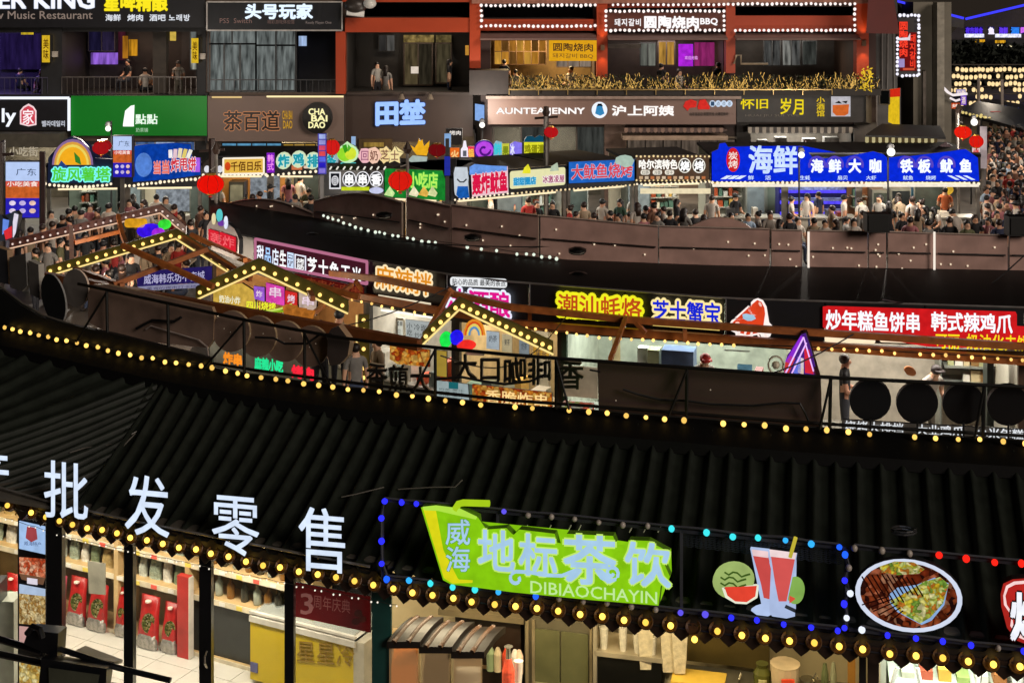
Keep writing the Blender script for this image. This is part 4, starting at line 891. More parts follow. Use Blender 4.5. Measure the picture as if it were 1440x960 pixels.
# ================================================================== ROW TWO
r2 = thing('market_stall', 'second row of joined food stalls under one flat black roof with brown panels behind', 'stall', Vector((0, 27, 0)))
def TOPY(x): return along([(290, 322), (360, 335), (515, 367), (629, 386), (720, 397), (1020, 420), (1440, 433), (1560, 437)], x)
def f2(x, off=0):
    D = D2(x); return P(x, TOPY(x), D)
def RD(x): return along([(200, 40), (300, 36.5), (455, 33.7), (560, 31.4), (660, 29.9), (785, 28.9), (1000, 28.3), (1440, 27.8), (1560, 27.7)], x)
def rr2(x, z=3.3):
    D = RD(x); return Vector(((x - 720) * D / F, D, z))
xs = list(range(296, 1700, 42))
m = MB()
for a, b in zip(xs, xs[1:]):
    p, q, r, s = f2(a), f2(b), rr2(b), rr2(a); d = Vector((0, 0, .08))
    m.hexa([p - d, q - d, r - d, s - d, p, q, r, s])
m.build('roof', pb('08090a', .6, 0, .4, 2, .2, .25), r2)
# fascia: dark panels with thin joints, pale top edge
fp2 = pb('0b0c10', .5, 0, .2, 3)
FX = [296, 360, 515, 629, 745, 880, 1020, 1160, 1300, 1440, 1560, 1676]
for a, b in zip(FX, FX[1:]):
    p, q = f2(a), f2(b); m = MB(); n = Vector(((q - p).y, -(q - p).x, 0)).normalized() * .05; e = (q - p).normalized() * .012
    zb = 2.72; m.hexa([Vector((p.x, p.y, zb)) + n + e, Vector((q.x, q.y, zb)) + n - e, Vector((q.x, q.y, zb)) - e, Vector((p.x, p.y, zb)) + e, Vector((p.x, p.y, p.z + .01)) + n + e, Vector((q.x, q.y, q.z + .01)) + n - e, Vector((q.x, q.y, q.z)) - e, Vector((p.x, p.y, p.z)) + e])
    m.build('fascia_panel', fp2, r2)
for a in (515, 629, 745, 1020): 
    p = f2(a); bx('panel_joint', (p.x - .01, p.y - .08, 2.72), (p.x + .01, p.y - .02, p.z + .01), pb('6a6a6c', .4), r2)
bar('roof_edge', [f2(x) + Vector((0, -.05, .02)) for x in xs], .02, pb('7e7c7a', .35, .5), r2)
# interior shells: one stall after another
rng = random.Random(11)
STL = pb('9aa098', .35, .4, .2, 4)
def cell(xa, xb, wall, frame, lampc, pw, zc=1.15, depth=3.0, floor='6a645c', nm=None, zt=2.66):
    A = Vector(((xa - 720) * D2(xa) / F, D2(xa), 0)); B = Vector(((xb - 720) * D2(xb) / F, D2(xb), 0)); u_ = (B - A).normalized(); n_ = Vector((-u_.y, u_.x, 0)); Lw = (B - A).length
    def L(a, b, z): return A + u_ * a + n_ * b + Vector((0, 0, z))
    def hb(name, a0, a1, b0, b1, z0, z1, mat, par=r2):
        m = MB(); m.hexa([L(a0, b0, z0), L(a1, b0, z0), L(a1, b1, z0), L(a0, b1, z0), L(a0, b0, z1), L(a1, b0, z1), L(a1, b1, z1), L(a0, b1, z1)]); return m.build(name, mat, par)
    hb('floor', 0.002, Lw - .002, 0, depth, .0, .3, pb(floor, .5)); hb('back_wall', .002, Lw - .002, depth, depth + .06, .0, 3.1, wall); hb('partition', -.025, .025, .05, depth, .3, 3.1, wall)
    hb('counter', .05, Lw - .05, -.05, .5, .0, zc, STL); hb('counter_top', .03, Lw - .03, -.1, .55, zc, zc + .04, pb('c8c8c0', .25, .4))
    hb('lintel', 0, Lw, .0, .1, zt - .12, zt, frame)
    for a in (.04, Lw - .04): hb('post', a - .05, a + .05, .0, .1, zc, zt - .12, frame)
    light('ceiling_lamp', 'AREA', L(Lw / 2, 1.3, 3.0), pw * Lw * 2.8, lampc, r2, Lw * .8, .3, (0, 0, math.atan2(u_.y, u_.x)))
    for k in range(max(1, int(Lw / 1.2))):
        a = (k + .5) * Lw / max(1, int(Lw / 1.2)); m = MB(); m.tube([L(a - .35, .9, 3.03), L(a + .35, .9, 3.03)], .02, 6); m.build('light_tube', em('fffbe8', 1.6, 0), r2)
    rg = random.Random(int(xa) + 5)
    if depth == 3.01:                                       # busy stalls: goods shelves, lit menus, hanging ladles
        a = .15
        while a < Lw - .3:
            w = min(rg.uniform(.35, .8), Lw - a - .08); q = rg.random()
            if q < .45: hb('menu_panel', a, a + w, depth - .07, depth - .01, rg.uniform(1.75, 1.95), rg.uniform(2.4, 2.75), em(rg.choice(['f0e0a8', 'e0e8e0', 'f0a848', 'e06838', 'd0e4f0', 'f8d068']), .95, .5))
            else:
                for z in (1.6, 1.92, 2.24):
                    hb('shelf_board', a, a + w, depth - .35, depth - .02, z, z + .025, STL); b = a + .03
                    while b < a + w - .1:
                        ww = rg.uniform(.06, .13); hb('goods', b, b + ww, depth - .3, depth - .1, z + .025, z + rg.uniform(.12, .27), pb(rg.choice(['e8dcc0', 'c84828', 'e0a840', '58a078', 'd8d8d0', 'c87848', '4878a8']), .4, e=.08)); b += ww + .02
            a += w + .06
        a = .2
        while a < Lw - .3:
            w = rg.uniform(.12, .35); hb('counter_item', a, a + w, .05, .4, zc + .04, zc + rg.uniform(.15, .6), pb(rg.choice(['c8c4b8', 'd85830', 'e0b058', '606860', 'e8e0d0', '80a8a0']), .35, .2, e=.05)); a += w + rg.uniform(.05, .2)
    return L, hb, Lw
wW = pb('b8b4a4', .6, 0, .06, 2); gF = pb('1e3a2c', .4)
c1 = cell(296, 515, pb('9a7448', .6), pb('3a2c20'), (1, .75, .5), 8, depth=3.01); c2 = cell(515, 640, pb('b8b4a8', .6), pb('22211e'), (1, .95, .85), 14, depth=3.01)
c3 = cell(640, 790, pb('b8a078', .6), pb('2a2418'), (1, .88, .66), 13, depth=3.01); c4 = cell(790, 1120, pb('b4b8a8', .6), gF, (.93, 1, .9), 12); c5 = cell(1120, 1440, pb('b8b0a0', .6), pb('4a3626'), (1, .93, .82), 12); c6 = cell(1440, 1676, wW, gF, (1, .95, .9), 9)
# rear brown panels
def rear(xa, xb, ytl, ytr, label, dome=None, h=.0, mat=BRN):
    vp = VP(xa, RD(xa), xb, RD(xb)); za = 3.2
    Da, Db = RD(xa), RD(xb); yb0 = HY + (H - za) * F / Da; yb1 = HY + (H - za) * F / Db
    pts = [(xa, ytl)]
    if dome:
        for k in range(1, 10): 
            f = k / 10; pts.append((lerp(xa, xb, f), lerp(ytl, ytr, f) - dome * math.sin(math.pi * f)))
    pts += [(xb, ytr), (xb, yb1), (xa, yb0)]
    t = back(label, pts, vp, mat, .1, pb('a89484', .4), 'brown sign backs on the second row')
    bar('edge_trim', [vp.pt(x, y, .02) for x, y in pts[:-2]], .014, pb('b8a498', .35, .3), t)
    bar('joint', [vp.pt(xa + 3, lerp(ytl, yb0, .5), .03), vp.pt(xb - 3, lerp(ytr, yb1, .5), .03)], .018, pb('2a201e', .5), t)
    m = MB(); rr = random.Random(xa)
    for k in range(5):
        x = rr.uniform(xa + 6, xb - 6); m.ball(vp.pt(x, lerp(ytl, yb0, rr.uniform(.3, .9)), .02), .02, 5, 4)
    m.build('sparkle', em('ffe8c8', .9, 0), t)
    for k in (.33, .7):
        x = lerp(xa, xb, k); p = vp.pt(x, lerp(ytl, yb0, .5), -.14); bar('rear_post', [p + Vector((0, 0, .3)), Vector((p.x, p.y, 3.2))], .02, RM, t)
    return t
PK = pb('ac8a80', .6, 0, .22, 2.2, .15)
rear(300, 440, 292, 300, 'low dark brown sign back with a gently domed top left of the string of bulbs', 16, mat=pb('8a7068', .6, 0, .15, 2))
rear(441, 565, 283, 285, 'brown sign back with a high domed top below the skewer sign', 12, mat=PK)
rear(572, 634, 277, 290, 'brown sign back sloping down to the right beside the tall domed one', mat=PK)
rear(635, 757, 288, 303, 'brown sign back below the white cat sign', mat=PK)
rear(760, 925, 303, 318, 'long brown sign back below the cream and blue signs', mat=PK)
rear(927, 1082, 318, 322, 'brown sign back with a low dome below the brown barbecue sign', mat=PK)
rear(1085, 1128, 323, 324, 'narrow brown sign back between the domed one and the first dark gap', mat=PK)
rear(1137, 1220, 324, 326, 'brown sign back right of the dark gap with a white upright edge', mat=PK)
rear(1222, 1246, 326, 327, 'very narrow brown sign back below the black square loudspeaker', mat=PK)
rear(1249, 1312, 326, 328, 'brown sign back left of the white lit upright', mat=PK)
rear(1316, 1417, 328, 331, 'wide brown sign back right of the white lit upright', mat=PK)
rear(1420, 1670, 331, 337, 'brown sign back cut by the right edge of the photo', mat=PK)
vp = VP(960, RD(960) + .15, 1060, RD(1060) + .15)
back('shallow half moon brown sign rising behind the long brown panels', [(968, 320)] + [(968 + 90 * k / 10, 320 - 14 * math.sin(math.pi * k / 10)) for k in range(1, 10)] + [(1058, 322), (1058, 330), (968, 330)], vp, PK, .1)
for x in (1137, 1314): 
    p, q = VP(x - 5, RD(x) - .1, x + 5, RD(x) - .1).pt(x, 326), VP(x - 5, RD(x) - .1, x + 5, RD(x) - .1).pt(x, 382)
    tag(bar('light_strip', [p, q], .022, em('fff0e0', 1.0, 0)), 'thin white lit upright ' + ('beside the dark gap' if x == 1137 else 'right of the middle') + ' of the brown panels', 'light strip')
for i, (x0, x1, y0, y1) in enumerate(((1219, 1251, 301, 327), (1419, 1450, 305, 332))):
    t = thing('loudspeaker', ('black square loudspeaker standing on the brown panels in the middle of the crowd', 'black square loudspeaker at the right edge on the brown panels')[i], 'loudspeaker', P((x0 + x1) / 2, y1, 27.6))
    a, b = P(x0, y1, 27.6), P(x1, y0, 27.6); bx('cabinet', (a.x, 27.6, a.z), (b.x, 27.9, b.z), pb('0a0a0b', .5), t); bx('grille', (a.x + .03, 27.58, a.z + .03), (b.x - .03, 27.6, b.z - .03), pb('151515', .8, 0, .4, 60), t)
Bq = [(455,303),(461,306),(468,308),(476,310),(483,313),(492,316),(500,319),(508,321),(518,324),(528,326),(534,327),(541,328),(552,331),(560,332),(573,335),(581,336),(593,339),(603,340),(612,341),(657,347),(677,350),(698,352),(727,357),(740,357),(751,358),(762,361),(773,362),(783,364)]
string('cool white bulbs along the back edge of the second roof', [P(x, y, RD(x) - .35) for x, y in Bq], em('e8f4e0', 1.1, 0), .034, cr=.006)
for i, (x, y) in enumerate(((540, 307), (665, 338), (812, 357), (813, 392), (439, 336))):
    D = along([(439, 31.5), (540, 31), (665, 29.4), (812, 28.2)], x) if i != 3 else 27.2
    t = thing('spotlight', ('round black spotlight clamped to the tall domed sign back', 'round black spotlight below the cat sign back', 'round black spotlight on the long brown sign back', 'pale curved lamp lying on the second roof', 'black lamp lying on the second roof at the left')[i], 'spotlight', P(x, y + 4, D))
    m = MB(); c = P(x, y, D); m.lathe(c, [(.14, 0), (.18, .05), (.18, .1), (.06, .14)], 14); m.build('housing', pb('0c0c0c', .3), t)
    m = MB(); m.tube([c + Vector((-.17, -.08, .05)), c + Vector((-.08, -.17, .03)), c + Vector((.04, -.18, .03)), c + Vector((.13, -.12, .05))], .014, 5); m.build('rim', pb('c8c0b0', .2, .8), t)
# ------------------------------------------------------------------ signs of row two
def V2(xa, xb, off=.1): 
    return VP(xa, D2(xa) - off, xb, D2(xb) - off)
v = V2(360, 515)
t = sign('stall_sign', 'long maroon stall sign with pale characters and a pink edge', v, [(359, 336), (516, 368), (516, 399), (359, 369)], em('4a1c28', .75, .1), .1, 0, frame=em('c87898', .8, 0))
for i, ch in enumerate('甜品店生园'): txt(ch, em(['f0f4ff', 'a8d0ff', 'e8f0ff', 'ffffff', 'd0e4ff'][i], 1.05), v, (361 + i * 10.6, 343 + i * 2.3, 371 + i * 10.6, 368 + i * 2.3, 2), .03, .015, t, .05)
poly('logo_frame', em('f0f0ff', 1), [(414, 357), (430, 360), (430, 382), (414, 379)], v, .02, .01, t); poly('logo_ground', em('3a1820', .8), [(416, 359), (428, 362), (428, 380), (416, 377)], v, .03, .01, t); txt('烤肠', em('ffffff', 1), v, (417, 362, 428, 378, 2), .04, .01, t, .04, vert=True)
for i, ch in enumerate('芝士鱼玉米'): txt(ch, em('ffffff', 1.1), v, (432 + i * 15.6, 360 + i * 3.4, 446 + i * 15.6, 386 + i * 3.0, 2), .03, .015, t, .05)
v = V2(414, 530, .3)
t = sign('stall_sign', 'dark red lower board hung under the maroon stall sign', v, [(414, 384), (512, 404), (512, 424), (414, 402)], em('5c1410', .7), .06)
txt('串串牛肉串', em('8a3a20', .8), v, (430, 389, 508, 401, 15), .02, .01, t, .02)
v = V2(515, 640)
t = sign('stall_sign', 'orange spicy snack characters with cream halos beside the maroon sign', v, [(532, 414), (606, 426), (606, 430), (532, 418)], em('f0e0c0', .9), .05)
txt('麻辣拌', em('e8921c', .95, .08), v, (528, 371, 608, 404, 13), .06, .02, t, .03, em('ffe6b8', 1.05, .03), .15)
v = V2(629, 745)
t = sign('stall_sign', 'magenta ice drink characters with white halos under a small white strip', v, rrect(633, 389, 713, 402, 4, 3), em('f0f2f4', .95, .03), .06)
txt('贴心的品质 最美的茶点', em('181820', .2), v, (636, 391.5, 711, 400, 3), .012, .008, t, .02)
txt('冰酒酿', em('e81890', .95, .05), v, (628, 403, 718, 441, 7), .05, .02, t, .05, em('e8ecff', 1.08, .03), .16)
v = V2(745, 1020)
t = sign('stall_sign', 'red seafood characters on thick glowing yellow halos', v, [(790, 444), (900, 452), (900, 455), (790, 447)], em('e8d820', .9), .05)
txt('潮汕蚝烙', em('c8501c', .9, .05), v, (784, 411, 903, 443, 8), .06, .02, t, .03, em('f2ee22', 1.02, .05), .22)
t = sign('stall_sign', 'blue cheese crab characters on cream halos left of the crayfish', v, [(918, 452), (1012, 459), (1012, 465), (918, 458)], em('f0d070', .9), .05)
txt('芝士蟹宝', em('1828d8', .95, .05), v, (917, 420, 1014, 452, 5), .06, .02, t, .045, em('ffe8a0', 1.05, .03), .19)
v = V2(1020, 1160)
t = sign('crayfish_sign', 'glowing red crayfish cutout with a white outline', v, [(1026,455),(1029,450),(1033,448),(1044,448),(1053,453),(1060,449),(1063,445),(1056,442),(1052,436),(1053,430),(1061,434),(1056,425),(1060,421),(1066,419),(1073,422),(1078,431),(1079,441),(1077,454),(1082,455),(1088,460),(1084,466),(1083,473),(1078,468),(1076,474),(1072,477),(1069,470),(1053,473),(1049,479),(1045,475),(1040,474),(1035,474),(1034,468),(1028,465)], em('fff0ea', 1.05, .02), .05)
poly('shell', em('e04420', .95, .15), [(1029,455),(1033,451),(1038,450),(1044,452),(1053,457),(1060,452),(1065,448),(1065,444),(1059,441),(1055,436),(1056,432),(1064,436),(1059,427),(1065,422),(1071,425),(1075,433),(1076,441),(1074,455),(1073,461),(1071,467),(1051,471),(1040,468),(1033,463)], v, .02, .02, t)
poly('bow', em('a8d0e8', .9), [(1044,442),(1050,441),(1054,445),(1060,443),(1063,448),(1057,451),(1051,451),(1045,448)], v, .03, .015, t)
poly('shine', em('ffc8b8', 1), ell(1069, 428, 1.8, 3.5, 10, -.5), v, .03, .01, t); poly('shine', em('ffc8b8', 1), ell(1037, 454, 3, 1.6, 10), v, .03, .01, t)
for a in (1040, 1049, 1058, 1068, 1078): bar('leg', [v.pt(a, 465, .03), v.pt(a - 2, 471, .03), v.pt(a + 1, 475, .03)], .02, em('ffe8e0', 1, 0), t)
v = V2(1160, 1440)
t = sign('stall_sign', 'long red light box with white characters at the right of the second row', v, [(1157,431),(1164,430),(1428,438),(1430,442),(1430,458),(1460,460),(1460,492),(1303,487),(1303,468),(1162,463),(1157,460)], em('d81c20', .88, .15), .12)
txt('炒年糕鱼饼串', em('f4f8ff', 1.1, .02), v, (1161, 434, 1295, 463, 5), .02, .012, t, .045)
txt('韩式辣鸡爪', em('f4f8ff', 1.1, .02), v, (1309, 437, 1424, 465, 4), .02, .012, t, .045)
txt('可丽', em('f8e020', 1.05, .02), v, (1315, 467, 1350, 490, 1), .02, .012, t, .03); txt('奶油化夫饼', em('f8d820', 1.05, .02), v, (1359, 468, 1448, 491, 3), .02, .012, t, .03)
for i, (a, b) in enumerate(((1160, 1231), (1237, 1297))):
    tag(poly('cream_lightbox', em('ffe6c0', 1.05, .05), rrect(a, 466, b, 481, 3, 2), V2(1160, 1440, .05), 0, .05), ('cream light panel under the first red characters', 'cream light panel under the last of the first red characters')[i], 'light panel')
# left end sign of row two
v = VP(288, 31.4, 336, 30.2)
t = sign('stall_sign', 'small red lit sign with colourful bottle shapes on its top', v, [(291,318),(296,310),(301,306),(306,312),(320,314),(330,322),(336,336),(336,358),(291,343)], pb('8a8488', .4), .1)
poly('red_face', em('e02434', .9, .15), [(293, 322), (307, 326), (307, 345), (293, 341)], v, .02, .01, t); poly('red_face', em('e02434', .9, .15), [(309, 326), (331, 334), (331, 355), (309, 346)], v, .02, .01, t)
txt('轰炸', em('ff6a70', .9), v, (295, 325, 330, 341, 9), .04, .01, t, .02)
for c, q in (('5ac8c8', ell(308, 303, 4, 9)), ('e8d8a8', ell(300, 308, 2.5, 8)), ('e8ecff', ell(317, 313, 2.5, 9)), ('7038a0', ell(311, 314, 5, 4))): poly('bottle_shape', em(c, .95), q, v, .03, .02, t)
# ------------------------------------------------------------------ things inside row two
v = VP(515, 27.2 + 2, 640, 26.4 + 2)
for i, (q, lb) in enumerate((([(530, 444), (568, 449), (569, 479), (530, 473)], 'white printed menu board with a small food photo in the second row'), ([(570, 449), (612, 454), (600, 482), (571, 479)], 'pale menu board with hand drawn lettering right of the printed one'))):
    t = sign('menu_board', lb, v, q, em('dcdccc' if i == 0 else 'b4bab8', .8, .05), .04, frame=pb('d8d4c4') if i == 0 else None)
    if i == 0:
        poly('photo_print', em('4a4030', .6), [(533, 448), (545, 450), (545, 457), (533, 455)], v, .01, .008, t); txt('小吃菜单', em('28261e', .2), v, (548, 450, 566, 457, 2), .01, .008, t, .02)
        for k in range(4): txt('鸡排薯条 8元', em('4a4840', .3), v, (533, 459 + k * 3.6, 564, 462 + k * 3.6, 4), .01, .008, t)
    else:
        txt('小吃', em('30343c', .3), v, (572, 453, 580, 472), .01, .008, t, .0, vert=True); txt('冷面', em('40444c', .3), v, (582, 455, 600, 464, 2), .01, .008, t); txt('炒饭', em('40444c', .3), v, (583, 467, 598, 475, 2), .01, .008, t)
for a, b in (((536, 436), (580, 442)), ((584, 443), (618, 448)), ((720, 452), (735, 454))):
    tag(bar('light_tube', [P(a[0], a[1], 27), P(b[0], b[1], 26.6)], .02, em('fff8e8', 1.2, 0)), {536: 'bright white tube lamp above the printed menu board', 584: 'bright white tube lamp above the hand drawn menu', 720: 'short white tube lamp beside the rainbow gable'}[a[0]], 'lamp')
ORF = mottled('fried_food_print', ['e88a28', 'c8581c', 'f0b858', 'a83c14', 'e8a040'], 14, .8)
v = VP(560, 25.5, 800, 24.2)
t = sign('food_poster', 'orange fried food poster right of the person behind the counter', v, [(548, 484), (604, 492), (604, 516), (560, 512), (548, 505)], ORF, .04)
t = sign('food_poster', 'orange lit poster band with large characters below the coffee letters', v, [(664, 540), (776, 552), (776, 590), (664, 576)], ORF, .04)
txt('香脆炸串', em('ffd890', 1), v, (682, 546, 772, 566, 8), .02, .01, t, .03)
t = sign('menu_board', 'pale blue menu board with a teal tag below the coffee letters', v, [(614, 535), (658, 540), (660, 566), (614, 562)], em('a8b8b8', .75), .04)
poly('teal_tag', em('1c6a70', .8), [(631, 537), (644, 538), (644, 547), (631, 546)], v, .01, .01, t)
for k in range(4): txt('奶茶 果汁', em('5a6a70', .4), v, (617, 545 + k * 4, 652, 548 + k * 4, 3), .01, .008, t)
t = sign('food_poster', 'yellow poster beside the pale blue menu board', v, [(612, 492), (628, 494), (628, 530), (612, 528)], em('b89a3c', .7), .04)
# rainbow sign with coloured lights
v = VP(600, 24.6, 790, 24.0)
t = sign('rainbow_sign', 'small rainbow shaped neon with green, blue and red lights under the middle gable', v, [(655, 494), (680, 495), (680, 500), (655, 499)], pb('c8c0b0'), .05)
for r_, c in ((14, 'e08a28'), (12, 'd8501c'), (9.5, 'e8d060'), (7, '5a90c0')):
    m = MB(); m.tube([v.pt(667 + r_ * math.cos(math.radians(a)), 471 - r_ * 1.5 * math.sin(math.radians(a)), .05) for a in range(0, 181, 20)], .022, 6); m.build('neon_arc', em(c, .95, 0), t)
for c, q, nm in (('1ee04a', ell(626, 478, 8, 11, 14), 'green'), ('2418e8', ell(641, 475, 9, 10, 14), 'blue'), ('e82c24', ell(655, 486, 13, 7, 14), 'red')):
    tag(poly('neon_light', em(c, 1.1, .2), q, v, .1, .08), f'round {nm} glowing light beside the small rainbow', 'neon light')
for i, (q, c) in enumerate((([(684, 465), (702, 467), (702, 492), (684, 490)], 'b8c4cc'), ([(706, 470), (720, 472), (720, 496), (706, 494)], 'c8b890'), ([(730, 476), (744, 478), (744, 500), (730, 498)], '8a9498'), ([(750, 484), (772, 488), (772, 502), (750, 500)], 'd8a03c'))):
    t = sign('notice', ('pale blue notice right of the rainbow', 'beige drink cup poster right of the rainbow', 'grey notice under the right slope of the middle gable', 'orange notice at the right foot of the middle gable')[i], VP(600, 26.6, 790, 26), q, em(c, .7, .2), .03)
    txt('果茶' if i % 2 else '奶茶', em('50545c', .4), VP(600, 26.6, 790, 26), (q[0][0] + 3, q[0][1] + 6, q[1][0] - 3, q[1][1] + 14), .01, .008, t)
# posters under the green gable at the left
v = VP(290, 28.2, 480, 26.2)
t = sign('food_poster', 'yellow lit poster with hand written white lettering under the left green gable', v, [(300, 406), (308, 402), (340, 398), (356, 408), (362, 440), (300, 428)], em('d8b04a', .85, .3), .05); txt('奶油小炸', em('f4f0d0', 1), v, (308, 414, 338, 425, 3), .02, .01, t, .04)
for i, (q, c) in enumerate((([(357, 402), (372, 404), (372, 424), (357, 420)], 'a060d8'), ([(374, 397), (400, 404), (400, 430), (374, 424)], 'e048b0'), ([(401, 408), (418, 412), (418, 440), (401, 436)], 'd8302c'), ([(420, 410), (446, 416), (444, 444), (421, 440)], 'c8b0a0'))):
    t = sign('snack_poster', ('purple', 'bright pink', 'red', 'pale beige')[i] + ' snack poster in the row under the left green gable', v, q, em(c, .9, .3), .04); txt('炸串烤串'[i], em('f0d8e8', .95), v, (q[0][0] + 3, q[0][1] + 5, q[1][0] - 3, q[1][1] + 13, 2), .02, .01, t, .03)
t = sign('neon_sign', 'yellow green neon characters over an arrow under the left green gable', VP(290, 26.2, 480, 25), [(358, 436), (400, 436), (400, 439), (358, 439)], em('8ab820', .8), .04); txt('四川烧烤', em('e8f030', 1.1, 0), VP(290, 26.2, 480, 25), (346, 422, 388, 434, 3), .03, .02, t, .03)
m = MB(); vv = VP(290, 26.2, 480, 25); m.tube([vv.pt(x, y, .03) for x, y in ((352, 438), (375, 438), (395, 434), (410, 428))], .02, 5); m.build('arrow', em('c8e060', .95, 0), t)
for i, (x, y) in enumerate(((405, 440), (418, 444), (430, 447))): tag(poly('snack_cone', em('c8782c', .7, .4), [(x - 8, y - 10), (x + 8, y - 8), (x + 2, y + 10), (x - 4, y + 9)], VP(290, 25.6, 480, 24.6), 0, .15), ('left', 'middle', 'right')[i] + ' of three orange snack cones under the beige poster', 'snack cone')
# small coloured neon words seen below the round backs
for i, (s, c, q, lb) in enumerate((('炸串', 'f08a24', (314, 494, 341, 511, 4), 'orange neon characters glimpsed below the leftmost round sign back'), ('麻辣小吃', '28e090', (358, 501, 398, 520, 5), 'green neon characters glimpsed below the round sign backs'), ('烤肉', 'f8283c', (410, 512, 442, 530, 5), 'red neon characters glimpsed below the rightmost round sign back'))):
    vq = RVP(300, 460, 1.6); t = thing('neon_sign', lb, 'sign', vq.pt((q[0] + q[2]) / 2, q[3])); txt(s, em(c, 1.1, .15), vq, q, .05, .04, t, .06, em(c, .7, .2), .1)
# purple blue neon + green under the far gable
v = VP(170, 31, 260, 30.4)
for c, q, nm in (('3a14e8', ell(209, 325, 17, 10, 14), 'violet blue glowing light under the far red gable'), ('a82ae0', ell(221, 328, 8, 7, 12), 'purple glowing light beside the violet blue one'), ('3ae03a', ell(230, 316, 8, 7, 12), 'green glowing light above the purple one'), ('d89a20', rrect(175, 308, 204, 320, 4), 'amber neon words left of the violet light')):
    t = poly('neon_light', em(c, 1.0, .3), q, v, (.1 if c != 'a82ae0' else .2), .08); tag(t, nm, 'neon light')
# banner
v = VP(192, 27.4, 300, 26.6)
t = sign('banner', 'purple banner with white characters under the green gable at the left', v, [(193, 382), (298, 374), (298, 396), (193, 403)], em('30246e', .62, .2), .03, 0, 'banner')
poly('lower_strip', em('9a98b8', .7), [(194, 403), (288, 398), (288, 404), (196, 409)], v, 0, .03, t)
txt('威海韩乐坊不夜城', em('b8b4d8', .95, .1), v, (202, 386, 288, 400, -6), .02, .01, t, .02); txt('美食的夜市打卡地', em('48406a', .6), v, (206, 404, 276, 408, -3.5), .02, .01, t, .0)
# green framed stall contents
L, hb, Lw = c4
def item(name, label, cat, a0, a1, b0, b1, z0, z1, mat, LL=None):
    LL = LL or L; m = MB(); m.hexa([LL(a0, b0, z0), LL(a1, b0, z0), LL(a1, b1, z0), LL(a0, b1, z0), LL(a0, b0, z1), LL(a1, b0, z1), LL(a1, b1, z1), LL(a0, b1, z1)]); return tag(m.build(name, mat), label, cat)
def onx(x, cell_, b=.3):                                    # local a coordinate that shows at photo column x
    LL, _, lw = cell_; best = min(range(0, 201), key=lambda k: abs(720 + LL(k / 200 * lw, b, 0).x / LL(k / 200 * lw, b, 0).y * F - x)); return best / 200 * lw
a0, a1 = onx(932, c4, .8), onx(978, c4, .8); item('storage_box', 'blue grey storage box on the counter under the cheese crab sign', 'box', a0, a1, .6, 1.0, 1.6, 2.22, pb('58688c', .35))
a0, a1 = onx(898, c4, .8), onx(912, c4, .8); item('milk_carton', 'white milk carton left of the blue grey box', 'carton', a0, a1, .7, .9, 1.7, 2.2, pb('e8e8e0', .4))
item('glass_case', 'clear display case left of the blue grey box', 'case', onx(914, c4, .8), onx(930, c4, .8), .6, .9, 1.6, 2.2, pb('b0b490', .3))
item('monitor', 'small screen showing blue at the right of the green framed stall', 'screen', onx(1038, c4, .3), onx(1058, c4, .3), .2, .3, 1.7, 2.15, em('5a8090', .7, .5))
item('pink_box', 'pink stacked boxes right of the small screen', 'box', onx(1063, c4, .3), onx(1072, c4, .3), .1, .4, 1.65, 2.1, pb('c87a78', .5))
m = MB(); c = P(1091, 513, 24.4); m.tube([c + Vector((.13 * math.cos(a), 0, .15 * math.sin(a))) for a in [k * .5 for k in range(14)]], .018, 5); m.ball(c, .07, 8, 6); m.tube([c - Vector((0, 0, .1)), c - Vector((0, 0, .8))], .02, 6)
tag(m.build('electric_fan', pb('c8c0a8', .4)), 'round cream electric fan beside the purple A shaped poster', 'fan')
for x in (1030, 1034): tag(bar('hook_rail', [P(x - 12, 492, 24.7), P(x + 20, 494, 24.7)], .012, STL), 'thin steel rail in the green framed stall' + (' upper' if x == 1030 else ' lower'), 'rail')
for x in (808, 818): tag(bar('wall_pipe', [P(x, 482, 27.6), P(x, 516, 27.6)], .012, pb('4a4a40')), ('left' if x == 808 else 'right') + ' thin pipe on the white back wall of the green framed stall', 'pipe')
item('tiled_panel', 'white tiled panel left of the big brown sign back', 'panel', onx(792, c4, -.3), onx(841, c4, -.3), -.3, -.25, 1.5, 2.05, pb('b8b4a0', .5))
item('food_display', 'red and green packaged food under the flower shaped letter', 'food', onx(792, c4, -.5), onx(834, c4, -.5), -.6, -.4, .9, 1.45, mottled('package_print', ['d86a50', 'e0d8c0', '9aa060', 'e89080', 'c8c4a8'], 9, .65))
# right stall contents
L5, hb5, Lw5 = c5
rng = random.Random(4)
k = 0
for z in (1.45, 1.75, 2.1):
    for x in range(1330, 1436, 11):
        if rng.random() < .25: continue
        a = onx(x, c5, 2.6); w = rng.uniform(.1, .18); h_ = rng.uniform(.12, .24)
        item('jar', ('white', 'cream', 'brown', 'pale green')[k % 4] + ' container on the ' + {1.45: 'low', 1.75: 'middle', 2.1: 'high'}[z] + ' shelf behind the counter at the right', 'container', a, a + w, 2.4, 2.6, z, z + h_, pb(('d8d4c8', 'c8b890', '8a6a40', 'a8ac80')[k % 4], .4), L5)['group'] = 'containers on the stall shelf'; C.objects[-1]['label'] = C.objects[-1]['label'].replace('behind the counter at the right', 'at the right, ' + ordn(k) + ' counted'); k += 1
for z in (1.42, 1.72, 2.07): hb5('shelf_board', onx(1325, c5, 2.6), Lw5 - .05, 2.3, 2.9, z, z + .03, STL)
hb5('shelf_upright', onx(1320, c5, 2.6) - .03, onx(1320, c5, 2.6), 2.3, 2.9, .3, 2.9, STL)
t = thing('tall_freezer', 'dark upright cabinet at the right end of the second row', 'cabinet', L5(Lw5 - 1, 1, .3)); hb5('cabinet_body', onx(1386, c5, .9), onx(1396, c5, .9), .8, 1.2, .3, 2.5, pb('2c3430', .4), t)
